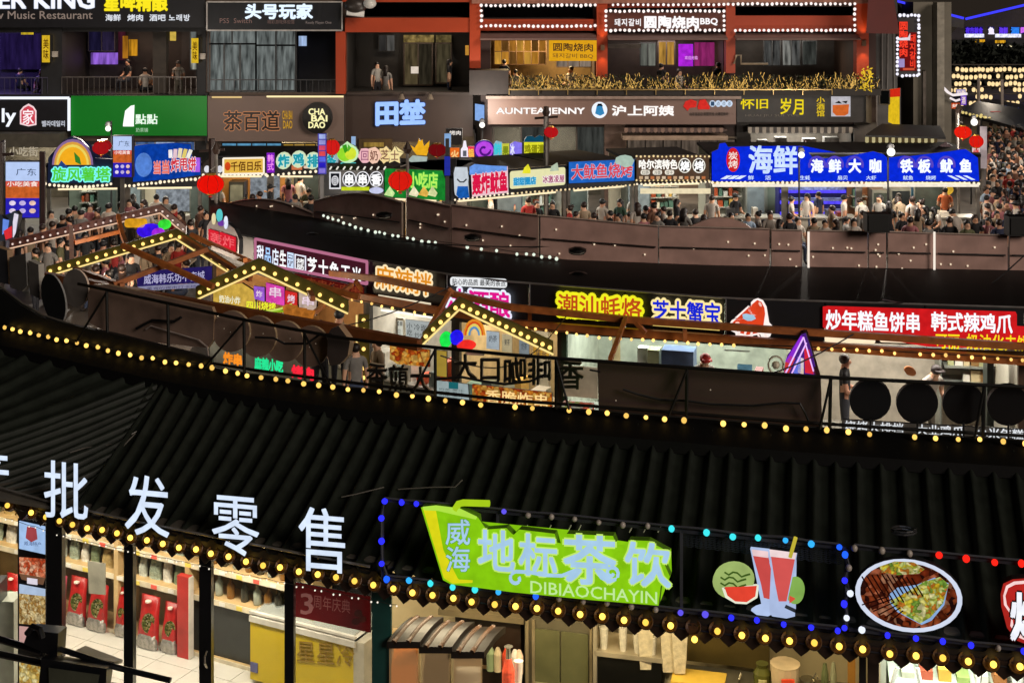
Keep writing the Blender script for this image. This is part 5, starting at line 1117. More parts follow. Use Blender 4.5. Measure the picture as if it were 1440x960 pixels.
v = RVP(1180, 1460, 2.2)
t = sign('counter_banner', 'pale counter front with a row of white characters seen between the black discs', v, [(1184, 590), (1470, 606), (1470, 640), (1184, 624)], pb('5a5650', .5, 0, .4, 8), .05)
txt('烧烤大排档 大业鸡爪 小米年糕', em('e8ecf0', .9, .1), v, (1187, 590, 1440, 606, 13), .02, .01, t, .03)

for i, (a, b, sg, r) in enumerate((((118, 470, 21.5), (470, 400, 28), .5, .012), ((250, 430, 24), (640, 400, 26), .6, .012), ((470, 330, 30), (1000, 330, 28.4), .25, .012), ((830, 520, 17.2), (1200, 470, 24), .45, .012), ((1240, 420, 24), (1450, 350, 27.5), .5, .014), ((620, 500, 18), (800, 440, 25.5), .5, .01))):
    p, q = P(*a), P(*b); tag(bar('cable', [p.lerp(q, k / 12) - Vector((0, 0, sg * math.sin(math.pi * k / 12))) for k in range(13)], r, BLACK, None, 5), 'sagging black cable ' + ('from the left parapet to the maroon sign', 'above the round sign backs', 'along the brown sign backs of the second roof', 'over the big plain brown panel', 'up to the right hand brown panels', 'over the coffee letters')[i], 'cable')
# ================================================================== ROW THREE: lit stalls across the crowded street
def D3(x): return along([(-80, 42.5), (66, 42.6), (283, 43), (284, 45.4), (452, 45.4), (453, 41.2), (626, 40.4), (632, 40.2), (890, 43.4), (1000, 43.9), (1400, 43.9)], x)
r3 = thing('market_stall', 'third row of small food stalls facing the camera across the crowded street', 'stall', Vector((0, 44, 0)))
def cell3(xa, xb, wall, lampc, pw, roofz=3.6, zt=2.72, depth=3., acc='8a8478', kind=0):
    A = Vector(((xa - 720) * D3(xa + .01) / F, D3(xa + .01), 0)); B = Vector(((xb - 720) * D3(xb - .01) / F, D3(xb - .01), 0)); u_ = (B - A).normalized(); n_ = Vector((-u_.y, u_.x, 0)); Lw = (B - A).length
    def L(a, b, z): return A + u_ * a + n_ * b + Vector((0, 0, z))
    def hb(name, a0, a1, b0, b1, z0, z1, mat, par=r3):
        m = MB(); m.hexa([L(a0, b0, z0), L(a1, b0, z0), L(a1, b1, z0), L(a0, b1, z0), L(a0, b0, z1), L(a1, b0, z1), L(a1, b1, z1), L(a0, b1, z1)]); return m.build(name, mat, par)
    hb('floor', .002, Lw - .002, 0, depth, 0, .72, pb('4a4640', .5)); hb('back_wall', .002, Lw - .002, depth, depth + .08, 0, roofz - .2, pb(wall, .6, 0, .1, 2))
    hb('roof', -.02, Lw + .02, -.05, depth + .3, roofz - .25, roofz - .17, pb('08080a', .8, 0, .2, 4, 0, .1)); hb('fascia', -.01, Lw + .01, -.04, .06, zt, roofz - .12, pb('15161c', .5))
    for a in (.05, Lw - .05): hb('post', a - .05, a + .05, .0, .1, .72, zt, pb('6a6660', .4, .4))
    hb('counter', .1, Lw - .1, .0, .55, .72, 1.6, pb(acc, .4, .2)); hb('counter_top', .08, Lw - .08, -.05, .6, 1.6, 1.64, pb('b8b4a8', .3, .5))
    light('ceiling_lamp', 'AREA', L(Lw / 2, 1.4, zt + .3), pw * Lw * 2.6, lampc, r3, Lw * .8, .5, (0, 0, math.atan2(u_.y, u_.x)))
    m = MB(); m.tube([L(.3, .12, zt - .05), L(Lw - .3, .12, zt - .05)], .035, 6); m.build('light_tube', em('ffe8bc', 1.15, 0), r3)
    rg = random.Random(int(xa))
    a = .4
    while a < Lw - .6:                                      # shelves, fridges and boards along the back wall
        w = rg.uniform(.5, 1.1); q = rg.random(); h_ = rg.uniform(1.6, 2.4)
        if q < .4: 
            hb('refrigerator', a, a + w, depth - .7, depth - .05, .72, .5 + h_, pb(rg.choice(['8a8c84', 'b8b8b0', '50544e', '30343a']), .35, .3)); hb('refrigerator_door', a + .05, a + w - .05, depth - .73, depth - .7, .8, .4 + h_, pb(rg.choice(['3c4440', '6a7478', '20262a']), .2))
        elif q < .75:
            for z in (1.5, 1.85, 2.2): 
                hb('shelf_board', a, a + w, depth - .4, depth - .02, z, z + .03, pb('a8a498', .4))
                b = a + .06
                while b < a + w - .12:
                    ww = rg.uniform(.07, .16); hb('container', b, b + ww, depth - .32, depth - .12, z + .03, z + rg.uniform(.15, .34), pb(rg.choice(['d8d0b8', 'a04828', 'c8a050', '507060', 'b8b8b0', '704030']), .4)); b += ww + .04
        else:
            hb('menu_panel', a, a + w, depth - .06, depth - .01, 1.5, 2.4, em(rg.choice(['c8c0a0', 'a8b0b8', 'c88a4a', '989488']), .5, .5))
        a += w + .08
    a = .5
    while a < Lw - .4:
        w = rg.uniform(.15, .45)
        if rg.random() < .6: hb('cooking_tray' if w > .25 else 'sauce_pot', a, a + w, .1, .45, 1.64, 1.64 + rg.uniform(.08, .35), pb(rg.choice(['b8b4a8', '8a3a20', 'c8984a', '404040', 'd8d0c0']), .35, .3))
        a += w + .15
    return L, hb, Lw
k1 = cell3(66, 178, '8a9484', (.95, 1, .88), 9); k1b = cell3(178, 283, 'c8c0a8', (1, .95, .82), 12)
k2 = cell3(284, 380, 'c08a48', (1, .7, .35), 13, 3.45); k2b = cell3(380, 452, 'b0aa98', (1, .88, .7), 9, 3.45)
k3 = cell3(455, 540, '706860', (1, .9, .8), 7); k3b = cell3(540, 626, '706860', (1, .9, .8), 7)
k4 = cell3(634, 796, 'a89478', (1, .85, .65), 9); k5 = cell3(798, 892, 'a0b0a0', (.95, 1, .95), 12); k6 = cell3(893, 998, 'b8ac94', (1, .93, .8), 12)
k7 = cell3(1000, 1104, 'a8a898', (1, .95, .85), 9, 3.75); k8 = cell3(1104, 1208, '808878', (.9, 1, 1), 9, 3.75); k9 = cell3(1208, 1378, 'c88a60', (1, .85, .65), 9, 3.75)
# blue glass drinks cabinet and wall art of the seafood stall
def l3(c, x, b=1.5):
    LL, _, lw = c; best = min(range(0, 301), key=lambda k: abs(720 + LL(k / 300 * lw, b, 0).x / LL(k / 300 * lw, b, 0).y * F - x)); return best / 300 * lw
t = thing('seafood_fridge', 'open seafood fridge glowing violet blue in the blue signed stall', 'fridge', k8[0](1, 1.6, .35))
a0, a1 = .1, l3(k8, 1203); k8[1]('fridge_body', a0, a1, 1.6, 2.2, .35, 2.35, pb('28286a', .4), t); 
for z in (.75, 1.1, 1.45, 1.8, 2.15): k8[1]('light_shelf', a0 + .04, a1 - .04, 1.52, 1.59, z, z + .1, em('5a4cff', 1.0, .3), t); k8[1]('seafood', a0 + .1, a1 - .1, 1.5, 1.58, z + .1, z + .2, pb('8890c8', .4, 0, .5, 14), t)
for c, q, nm in (('2ab4e8', [(1262, 262), (1315, 260), (1316, 276), (1296, 283), (1270, 279)], 'bright blue wave picture on the seafood stall back wall'), ('e8b83a', ell(1328, 267, 13, 8), 'yellow round picture on the seafood stall back wall'), ('e83a80', [(1288, 284), (1318, 280), (1320, 298), (1290, 302)], 'pink picture low on the seafood stall back wall'), ('e8e0c8', [(1242, 262), (1262, 262), (1262, 282), (1242, 280)], 'pale panel left of the blue wave picture')):
    tag(poly('wall_picture', em(c, .8, .35), q, VP(1000, 46.6, 1400, 46.6), 0, .05), nm, 'picture')
# bulb lines under row three signs
def line3(label, xa, xb, ya, yb, step, mat=em('ffeccc', 1.15, 0), r=.045, off=.12, yf=None):
    n = int((xb - xa) / step); pts = []
    for i in range(n + 1):
        x = xa + (xb - xa) * i / n; y = yf(x) if yf else lerp(ya, yb, i / n); pts.append(P(x, y, D3(x + .02) - off))
    string(label, pts, mat, r, cr=.01)
line3('bulbs under the rainbow potato sign', 64, 156, 0, 0, 6, yf=lambda x: 259 + 4 * math.sin((x - 64) / 92 * 3.1))
line3('bulbs under the blue fried snack sign at the left', 176, 281, 262, 251, 6); line3('bulbs under the yellow sign beside the hanging lantern', 286, 374, 246, 245, 5.5)
line3('bulbs under the round cream lettered sign', 376, 444, 247, 241, 7); line3('bulbs under the red lettered sign beside the white cat', 640, 720, 281, 272, 6, r=.03); line3('bulbs under the cream and blue panels', 722, 892, 272, 260, 6, em('ffe4b0', .9, 0), .03)
line3('bulbs under the brown barbecue sign', 896, 998, 259, 256, 6, r=.03); line3('bulbs under the long blue seafood sign', 1002, 1376, 257, 258, 6.5)
def V3(xa, xb, off=.12): return VP(xa, D3(xa + .02) - off, xb, D3(xb - .02) - off)
NAVY = em('0c1c58', .7)
# 1 rainbow potato sign
v = V3(66, 158); t = sign('stall_sign', 'rainbow topped sign with green characters in cyan halos at the left of the third row', v, [(67, 257), (68, 222), (74, 222), (80, 208), (90, 197), (102, 192), (114, 197), (124, 207), (130, 222), (158, 224), (158, 259)], pb('101c3c', .4, e=.3), .15)
for r_, c in ((29, '8a6a98'), (26, 'e0a040'), (23, 'f0d860'), (20, 'f8b020')):
    poly('rainbow_band', em(c, .95, .05), [(102 + r_ * math.cos(math.radians(a)), 232 - r_ * 1.25 * math.sin(math.radians(a))) for a in range(0, 181, 15)], v, .02 + (29 - r_) * .003, .02, t)
poly('leaf_shape', em('3a8a30', .8), [(104, 214), (112, 222), (114, 232), (106, 228)], v, .07, .02, t); poly('blue_hill', em('284a90', .8), [(80, 236), (86, 226), (94, 234), (98, 240), (82, 240)], v, .07, .02, t)
txt('旋风薯塔', em('58d83a', .95, .15), v, (73, 235, 155, 255), .12, .02, t, .045, em('7af0f0', 1.1, .03), .16)
# vertical light boxes on posts
def vbox(label, x0, x1, y0, y1, D, t1):
    v = VP(x0, D, x1, D); t = sign('light_box', label, v, R4(x0 - 1, y0 - 1, x1 + 1, y1 + 1), pb('16161a'), .25); h_ = y1 - y0; w = x1 - x0
    poly('panel', em('b8ccf4', 1.0, .05), R4(x0, y0, x1, y0 + h_ * .34), v, .01, .01, t); txt(t1, em('38507c', .5), v, (x0 + w * .3, y0 + h_ * .1, x1 - 3, y0 + h_ * .24, 1), .02, .01, t)
    poly('panel', em('d85848', .95), R4(x0, y0 + h_ * .345, x1, y0 + h_ * .44), v, .01, .01, t); txt('小吃美食', em('f8e8e0', 1), v, (x0 + 2, y0 + h_ * .35, x1 - 2, y0 + h_ * .44, 0), .02, .01, t, .03)
    poly('panel', em('c86028', .95, .3), R4(x0, y0 + h_ * .44, x1, y0 + h_ * .65), v, .01, .01, t); poly('panel', em('2a22b0', 1.0, .2), R4(x0, y0 + h_ * .65, x1, y1), v, .01, .01, t)
    for k in range(6): poly('food_print', em(['e8d8f0', 'c8b8e8', 'f0c8b8'][k % 3], .9, .2), ell(x0 + w * (.2 + .3 * (k % 3)), y0 + h_ * (.74 + .14 * (k // 3)), w * .1, h_ * .045, 10), v, .02, .01, t)
    p = v.pt((x0 + x1) / 2, y1, -.12); bx('post', (p.x - .06, p.y - .03, 0), (p.x + .06, p.y + .03, p.z), pb('4a4844', .5), t); return t, v
t, v = vbox('tall light box with a pale blue top and violet food pictures near the left edge', 8, 55, 228, 306, 38.5, '广东')
bx('frame_post', (P(4, 300, 38.7).x, 38.6, 0), (P(8, 300, 38.7).x, 38.7, 4.6), pb('1a1010'), t); bx('frame_post', (P(57, 300, 38.7).x, 38.6, 0), (P(64, 300, 38.7).x, 38.7, 4.3), pb('2a1414'), t)
txt('小吃街', pb('b8b4a4', .5, e=.3), VP(8, 38.4, 60, 38.4), (12, 206, 54, 220), .02, .04, t, .04)
vbox('slim light box between the rainbow sign and the blue snack sign', 159, 185, 192, 249, 41.5, '广东')
t = sign('light_box', 'very slim violet banner box beside the second red lantern', VP(447, 39, 459, 39), R4(447, 188, 459, 245), em('4a44a8', .9), .2)
for k, c in enumerate(('a8b8f0', '9898d8', 'd84868', 'e04a50', '5a6ae8', '2a20c0', '8878d8')): poly('panel', em(c, .95, .2), R4(448.5, 189 + k * 8, 457.5, 195.5 + k * 8), VP(447, 39, 459, 39), .01, .01, t)
bx('post', (P(453, 245, 39.1).x - .05, 39.05, 0), (P(453, 245, 39.1).x + .05, 39.15, 3.6), pb('4a4848'), t)
t = sign('light_box', 'dim slim blue light box below the dark red lantern', VP(625, 39, 634, 39), R4(625, 220, 633, 247), em('2834a8', .8), .15); bx('post', (P(629, 245, 39.1).x - .05, 39.05, 0), (P(629, 245, 39.1).x + .05, 39.15, 4.6), pb('3a3838'), t)
# blue fried snack sign
v = V3(186, 283); t = sign('stall_sign', 'blue sign board with coral, red and violet characters and skewer shapes at the left', v, [(187, 212), (190, 205), (205, 203), (230, 206), (238, 204), (246, 201), (268, 203), (270, 221), (282, 222), (282, 246), (240, 252), (187, 256)], em('0c40a8', .85, .3), .15)
poly('round_print', em('5a8ae0', .85, .2), ell(202, 232, 12, 17, 20), v, .02, .02, t)
txt('当当', em('e86a60', .95), v, (215, 226, 239, 245, -1), .06, .02, t, .05, em('f8b8b0', 1), .09); txt('炸甩饼', em('d83040', .95), v, (240, 222, 276, 242, -2), .06, .02, t, .05, em('f8e8f0', 1.05), .1)
poly('violet_box', em('b060e8', .95), R4(269, 222, 281, 242), v, .03, .02, t)
for k, (x, c) in enumerate(((242, 'f4f0f0'), (248, 'e8c8d0'), (254, 'f0e0b8'), (260, 'e8d070'), (266, 'f4f0e0'))): 
    m = MB(); m.tube([v.pt(x - 2, 222, .06), v.pt(x + (k - 2) * 1.2, 209 + abs(k - 2), .06)], .06, 6); m.build('skewer', em(c, .95, .1), t)
# yellow sign etc.
v = V3(284, 380); t = sign('stall_sign', 'amber yellow sign with brown characters beside the brightest red lantern', v, R4(314, 223, 371, 245, -1), em('e8b84a', .95, .06), .12, frame=em('fff4e0', 1, 0)); txt('千佰日乐', em('7a3c10', .5), v, (324, 227, 368, 241, -1), .02, .01, t, .04); poly('logo', em('d84a1c', .9), ell(320, 234, 4, 6), v, .02, .01, t)
t = sign('stall_sign', 'dark sign with two white round prints left of the brightest red lantern', v, R4(285, 224, 312, 246), pb('2a2420', e=.2), .1); poly('print', em('e8e8f0', .9), ell(291, 238, 4, 5), v, .02, .01, t); poly('print', em('e8e8f0', .9), ell(309, 238, 4, 5), v, .02, .01, t)
t = sign('light_box', 'small upright violet light box left of the round cream signs', VP(374, 45.1, 386, 45.1), R4(375, 215, 386, 243), em('8a20c8', .9), .12); txt('韩式', em('f08af0', 1.05), VP(374, 45.1, 386, 45.1), (376, 217, 385, 240), .02, .01, t, .04, vert=True)
v = V3(380, 452)
for i, (cx, cy, ch, lb) in enumerate(((399, 226, '炸', 'first of the three round cream signs with teal characters'), (420, 224, '鸡', 'second of the three round cream signs with teal characters'), (440, 226, '排', 'third of the three round cream signs with teal characters, cut by the violet banner'), (465, 226, '条', 'dim rounded sign with a blue character right of the violet banner'))):
    t = sign('stall_sign', lb, v, ell(cx, cy, 11, 12.5, 14, .3), em('d8e8c0' if i < 3 else '9ab0b8', .95, .05), .1, .05, group='round cream signs'); txt(ch, em('20a0b0', .9), v, (cx - 8, cy - 9, cx + 8, cy + 9), .08, .02, t, .06, em('b8f0f0', 1), .1)
t = sign('stall_sign', 'orange strip under the round cream signs', v, R4(410, 233, 425, 239), em('d87a50', .9), .06); t = sign('stall_sign', 'cream strip under the third round sign', v, rrect(427, 233, 435, 237, 1.5), em('f0d0b8', .95), .06)
# lemon sign
v = V3(455, 626); vb = VP(455, 43.0, 626, 42.6)
t = sign('lemon_sign', 'glowing lime and leaf sign with a teal strip above the skewer sign', vb, ell(489, 216, 15.5, 13.5, 18), em('c8f0b8', 1.0, .05), .1)
poly('lime', em('9ae030', .95, .1), ell(485, 217, 11, 10, 16), vb, .02, .02, t); poly('lemon', em('d8e838', .95, .1), ell(493, 216, 8, 9, 14), vb, .04, .02, t); poly('leaf', em('3aa020', .9), [(481, 205), (487, 203), (489, 212), (485, 216)], vb, .06, .02, t); poly('leaf', em('58b838', .9), [(489, 203), (494, 208), (489, 214)], vb, .06, .02, t)
poly('tip', em('c8f0b8', 1), [(482, 204), (488, 199), (495, 206), (501, 207), (500, 212)], vb, -.01, .05, t); poly('teal_strip', em('50c8c8', .9), R4(479, 229, 500, 235), vb, 0, .06, t)
for i, (x, y, ch, c, lb) in enumerate(((513, 219, '回', 'f0b8c0', 'pink cloud sign at the left of the pastel row'), (526, 219, '奶', 'f4c8b0', 'peach cloud sign second in the pastel row'), (541, 218, '芝', 'f4d898', 'cream cloud sign third in the pastel row'), (555, 219, '士', 'f4e0a0', 'yellow star shaped sign at the right of the pastel row'))):
    pts = [(x + (9 + 2.4 * math.sin(k * 2.1 + i)) * math.cos(k * math.pi / 7), y + (11 + 2 * math.cos(k * 2.7 + i)) * math.sin(k * math.pi / 7)) for k in range(14)]
    if i == 3: pts = [(x + (13 if k % 2 == 0 else 7) * math.cos(k * math.pi / 5 - .3), y + (13 if k % 2 == 0 else 7) * math.sin(k * math.pi / 5 - .3)) for k in range(10)]
    t = sign('stall_sign', lb, vb, pts, em(c, 1, .06), .1, .05 * (i % 2)); txt(ch, em('a06a58' if i else 'c87898', .6), vb, (x - 6, y - 8, x + 6, y + 7), .1, .02, t, .03)
t = sign('crown_sign', 'golden crown of flames sign on a white base', VP(570, 43, 640, 43), [(577, 204), (583, 208), (587, 202), (589, 195), (592, 202), (594, 196), (596, 206), (604, 198), (603, 210), (600, 219), (586, 218), (581, 212)], em('f0b020', .95, .15), .1)
poly('base', em('b8c8c0', .8), [(573, 226), (580, 219), (601, 221), (600, 227), (578, 228)], VP(570, 43, 640, 43), .02, .06, t); bar('white_stroke', [VP(570, 43, 640, 43).pt(570, 205, .05), VP(570, 43, 640, 43).pt(575, 216, .05)], .05, em('f4f0e4', 1, 0), t)
bx('ledge', (P(455, 236, 42.9).x, 42.9, P(455, 238, 42.9).z - .1), (P(625, 232, 42.9).x, 43.4, P(625, 232, 42.9).z), pb('1c1d20'), r3)
# black skewer board
t = sign('stall_sign', 'black board with a white square logo and three ringed characters', v, R4(461, 239, 540, 272, 1), pb('0c0c10', .4), .12)
poly('logo_frame', em('e8e8ec', .95), R4(463, 242, 479, 266), v, .02, .02, t); poly('logo_ground', em('20202a', .5), R4(465, 244, 477, 264), v, .035, .02, t); poly('logo_ring', em('d8d8dc', .9), ell(471, 254, 5, 7), v, .05, .02, t); txt('回', em('30303a', .4), v, (467.5, 249, 474.5, 259), .065, .01, t)
for i, (cx, ch) in enumerate(((491, '串'), (510, '串'), (529, '香'))):
    poly('ring', em('f0f0f4', 1), ell(cx, 252, 9.6, 11, 20), v, .03, .02, t); poly('ring_ground', em('18181c', .4), ell(cx, 252, 8.2, 9.6, 20), v, .04, .02, t); txt(ch, em('ffffff', 1.1), v, (cx - 7, 244, cx + 7, 260), .06, .01, t, .06)
poly('yellow_strip', em('c8d820', .95), R4(480, 263, 519, 268), v, .05, .02, t); poly('cloud_strip', em('c8ccec', .95), ell(529, 268, 10, 4.5), v, .05, .02, t)
for k in range(9): bar('hook_lamp', [v.pt(464 + k * 9.5, 238, .05), v.pt(466 + k * 9.5, 235, .2)], .025, em('f4f0e0', .9, 0), t)
# green board
t = sign('stall_sign', 'green snack board with lime characters and toast pictures, partly behind a red lantern', v, [(541, 237), (622, 240), (626, 252), (626, 282), (541, 277)], em('1c8a30', .8, .3), .12)
txt('小吃店', em('b8f060', 1.0), v, (574, 241, 616, 264, 1), .03, .02, t, .05, em('58d850', .9), .1)
for k, (x, c) in enumerate(((548, 'd0f0a0'), (582, 'f0e8c0'), (596, 'e8b850'), (608, 'd8e0a0'))): poly('toast_print', em(c, .95, .25), [(x - 8, 274), (x, 262), (x + 7, 272), (x + 4, 277)], v, .04, .02, t)
# far coloured signs above
vb = VP(630, 45.5, 770, 45.5)
for c, q, s, tc, lb in (('e86a1c', R4(633, 208, 646, 224), '火', 'f8c880', 'small orange flame sign at the far row behind the cat sign'), ('e83a50', R4(658, 206, 667, 224), '锅', 'f8c050', 'small red and amber sign left of the purple disc'),
                        ('8ab8c8', [(694, 203), (698, 198), (706, 200), (706, 219), (694, 219)], '鲜', '40c8d8', 'small teal sign right of the purple disc'), ('c8c840', R4(706, 202, 716, 219), '果', '7a8a18', 'small yellow sign beside the teal one'), ('8a7af0', [(717, 203), (724, 199), (734, 201), (734, 219), (717, 219)], '冰', 'e8e8ff', 'small lilac sign left of the yellow block'), ('e0e030', R4(737, 200, 766, 217), '鸡蛋灌', '8a8a10', 'bright yellow block of characters on the far row')):
    t = sign('stall_sign', lb, vb, q, em(c, .95, .15), .12); txt(s, em(tc, 1), vb, (q[0][0] + .5, min(p[1] for p in q) + 3, q[1][0] - .5 if q[1][0] > q[0][0] + 6 else q[2][0] - .5, q[-1][1] - 1), .03, .02, t, .06)
t = sign('stall_sign', 'purple disc sign with a dark blue halo on the far row', vb, ell(681, 211, 15, 14, 22), em('3a1a90', .9), .12); poly('disc', em('b848e0', 1.0, .15), ell(681, 211, 12.5, 12, 22), vb, .02, .02, t); curl(spiral(681, 211, 9, 3, 0, 300), .04, em('5a1890', .8), t, vb, .05)
t = sign('bottle_sign', 'white bottle shaped sign on the far row', vb, [(648, 222), (648, 210), (651, 206), (652, 198), (655, 198), (656, 206), (659, 210), (659, 222)], em('f0e8f4', 1.05, .03), .12); poly('bottle_label', em('80808c', .5), R4(651, 212, 656, 220), vb, .02, .01, t)
t = sign('wave_roof', 'dark teal wavy crest over the yellow block', vb, [(736, 200), (740, 192), (748, 191), (752, 194), (758, 190), (766, 193), (768, 200)], em('14506a', .8), .1)
tag(bx('ledge', P(632, 234, 45.3), (P(790, 219, 45.3).x, 45.5, P(790, 222, 45.3).z), pb('1e1e20')), 'dark ledge carrying the far row of small coloured signs', 'ledge')
for a, b, lb in ((658, 693, 'white lit strip under the small orange signs'), (676, 692, 'short white strip under the purple disc')):
    tag(poly('light_strip', em('e8e0f0', 1), R4(a, 222 if a == 658 else 224, b, 224 if a == 658 else 228), VP(630, 45.2, 770, 45.2), 0, .04), lb, 'light strip')
# corner post, cat sign, red sign
v = V3(634, 796)
tag(bx('corner_column', (P(628, 280, 40.6).x, 40.3, 0), (P(642, 280, 40.6).x, 40.6, 3.9), pb('141416', .4)), 'black glossy corner column beside the white cat sign', 'column')
t = sign('cat_sign', 'white cat shaped cutout above blue waves', v, [(639, 270), (638, 244), (640, 235), (645, 240), (652, 240), (657, 235), (659, 250), (658, 262), (660, 278), (646, 279), (640, 274)], em('d0d8e0', .9, .1), .12)
poly('waves', em('1c60b8', .9, .3), [(644, 262), (650, 266), (658, 262), (660, 278), (646, 279), (642, 274)], v, .02, .02, t); curl([(643, 252), (647, 256), (652, 256), (656, 252)], .02, em('404850', .4), t, v, .03)
t = sign('stall_sign', 'sign with tall crimson characters outlined white under a blue header', v, [(662, 240), (714, 234), (715, 271), (664, 277)], em('f4c8d0', .95, .05), .12)
poly('header', em('6a9ae8', .95, .2), [(661, 235), (668, 231), (690, 233), (713, 234), (713, 240), (661, 246)], v, .03, .03, t); txt('轰炸鱿鱼', em('e01848', .95, .05), v, (664, 244, 714, 274, -5), .05, .02, t, .07, em('f8e8f0', 1), .1)
v = VP(716, D3(716) - .14, 796, D3(796) - .14)
t = sign('stall_sign', 'cream panel with cyan and pink white rounded lettering', v, rrect(717, 241, 795, 266, 3, -6), em('e8e4b0', .98, .04), .12)
txt('甜甜圈店', em('2898d0', .9), v, (722, 250, 754, 261, -2), .03, .02, t, .06, em('8ad8f0', 1), .12); txt('冰激凌屋', em('c04878', .7), v, (763, 247, 794, 258, -2), .03, .02, t, .04, em('fff4f4', 1.05), .13)
poly('duck_print', em('e8e030', 1), [(735, 244), (738, 236), (743, 231), (746, 238), (746, 244)], v, .03, .03, t); poly('animal_print', em('b8c8b0', .9), [(774, 241), (776, 234), (780, 236), (784, 229), (786, 240)], v, .03, .03, t)
v = V3(798, 892)
t = sign('stall_sign', 'blue panel with red outlined squid characters and a pale fan shape', v, R4(800, 228, 892, 258, -4), em('2468c8', .9, .15), .12)
txt('大鱿鱼烧烤', em('e04858', .95), v, (803, 231, 890, 253, -4), .03, .02, t, .04, em('a8c8f0', .95), .08); poly('fan_shape', em('b0c8b8', .9, .1), [(865, 229), (867, 222), (873, 219), (880, 218), (888, 220), (892, 226), (889, 233), (880, 236), (872, 232)], v, .07, .03, t)
v = V3(893, 998)
t = sign('stall_sign', 'brown barbecue panel with white characters and two ringed ones, edged by tiny bulbs', v, R4(895, 219, 997, 255, -1), em('5a4434', .8, .15), .12)
txt('哈尔滨特色', em('f8f4ec', 1.1), v, (898, 224, 953, 238, 0), .03, .02, t, .06)
for i, (cx, ch) in enumerate(((963, '烧'), (983, '烤'))): poly('ring', em('f0ece0', 1.05), ell(cx, 233, 9, 10.5, 20), v, .03, .02, t); poly('ring_ground', em('3a2a20', .6), ell(cx, 233, 7.6, 9, 20), v, .045, .02, t); txt(ch, em('ffffff', 1.1), v, (cx - 6.5, 226, cx + 6.5, 240), .06, .01, t, .06)
for i, x in enumerate((901, 918, 935)): poly('pill', em('e8e0d0', 1), rrect(x, 239, x + 13, 246, 3), v, .03, .01, t); txt(('红肠', '冷面', '饺子')[i], em('40302a', .3), v, (x + 2, 240, x + 11, 245.5), .045, .01, t)
for k in range(12): poly('skewer_print', em(['d8b088', 'e8d0b0', 'c87848'][k % 3], .8), R4(899 + k * 8, 248, 904 + k * 8, 252), v, .03, .01, t)
pts = [v.pt(895 + k * 102 / 17, y_, .05) for y_ in (220, 254) for k in range(18)]
string('tiny bulbs edging the brown barbecue panel', pts, em('f8dca0', 1.0, 0), .03, nocable=True)
# long blue seafood sign
v = V3(1000, 1378)
t = sign('stall_sign', 'long bright blue seafood sign with white brush characters and round lobes on top', v,
         [(1001, 255), (1001, 214), (1010, 210), (1012, 202), (1020, 201), (1024, 207), (1100, 208), (1130, 206), (1136, 224), (1142, 221), (1150, 220), (1160, 223), (1168, 222), (1176, 221), (1186, 224), (1194, 221), (1203, 220), (1214, 224), (1220, 216), (1228, 213), (1242, 217), (1252, 226), (1262, 224), (1272, 219), (1284, 222), (1292, 225), (1300, 222), (1312, 224), (1322, 226), (1330, 222), (1338, 222), (1340, 216), (1346, 211), (1358, 210), (1366, 216), (1375, 222), (1377, 255)], em('0a2ce0', .92, .15), .15)
txt('海鲜', em('c8dcff', 1.08), v, (1052, 203, 1122, 244, 1), .03, .02, t, .05)
poly('red_seal', em('d82428', .9, .1), ell(1031, 225, 9.5, 17, 18), v, .03, .02, t); txt('炭烤', em('f8e8e0', 1), v, (1024, 213, 1038, 237), .05, .01, t, .02, vert=True)
for i, cx in enumerate((1149, 1174, 1202, 1231)): 
    if i < 3: curl(spiral(cx, 232, 11, 11, 160, 380), .04, em('5a48c8', .9), t, v, .03)
    txt('海鲜大咖'[i], em('f0f6ff', 1.1), v, (cx - 9, 223, cx + 9, 243), .05, .02, t, .06)
for i, cx in enumerate((1275, 1300, 1331, 1358)):
    if i < 3: curl(spiral(cx, 232, 11, 11, 160, 380), .04, em('5a48c8', .9), t, v, .03)
    txt('铁板鱿鱼'[i], em('f0f6ff', 1.1), v, (cx - 9, 223, cx + 9, 243), .05, .02, t, .06)
for i, (a, s) in enumerate(((1052, '鲜'), (1076, '活'), (1125, '生蚝'), (1178, '扇贝'), (1218, '大虾'), (1270, '鱿鱼'), (1302, '烧烤'))): txt(s, em('d0e4ff', 1.0), v, (a, 247, a + 8 + 6 * (len(s) - 1), 253), .03, .01, t, .03)
for k in range(3): poly('stroke_print', em('e0ecff', 1), [(1013 + k * 10, 252), (1022 + k * 10, 247), (1030 + k * 10, 247), (1021 + k * 10, 252)], v, .03, .01, t); poly('stroke_print', em('e0ecff', 1), [(1332 + k * 11, 247), (1338 + k * 11, 247), (1350 + k * 11, 253), (1344 + k * 11, 253)], v, .03, .01, t)
bx('light_bar', (P(1002, 261, 43.6).x, 43.55, 2.62), (P(1376, 261, 43.6).x, 43.65, 2.7), em('f8ecd8', 1.0, .1), r3)
bx('light_bar', (P(900, 264, 43.5).x, 43.3, 2.45), (P(998, 264, 43.5).x, 43.4, 2.6), em('f0e0b8', .95, .1), r3)
# colourful sculpted sign at the far left edge
v = VP(0, 34, 30, 33.6); t = sign('stall_sign', 'crowded red, white and blue sign cut by the left edge', v, [(-30, 300), (2, 303), (10, 312), (17, 298), (22, 296), (27, 302), (24, 322), (18, 338), (8, 338), (-30, 344)], pb('404858', .4, e=.2), .1)
poly('blue_face', em('6a90e8', .9), [(4, 308), (12, 310), (10, 322), (3, 330)], v, .02, .02, t); poly('red_face', em('e03038', .9), [(5, 325), (16, 318), (16, 334), (8, 337)], v, .03, .02, t); poly('white_post', em('e8e0f0', .95), [(20, 300), (25, 302), (21, 328), (18, 334), (18, 312)], v, .04, .02, t)
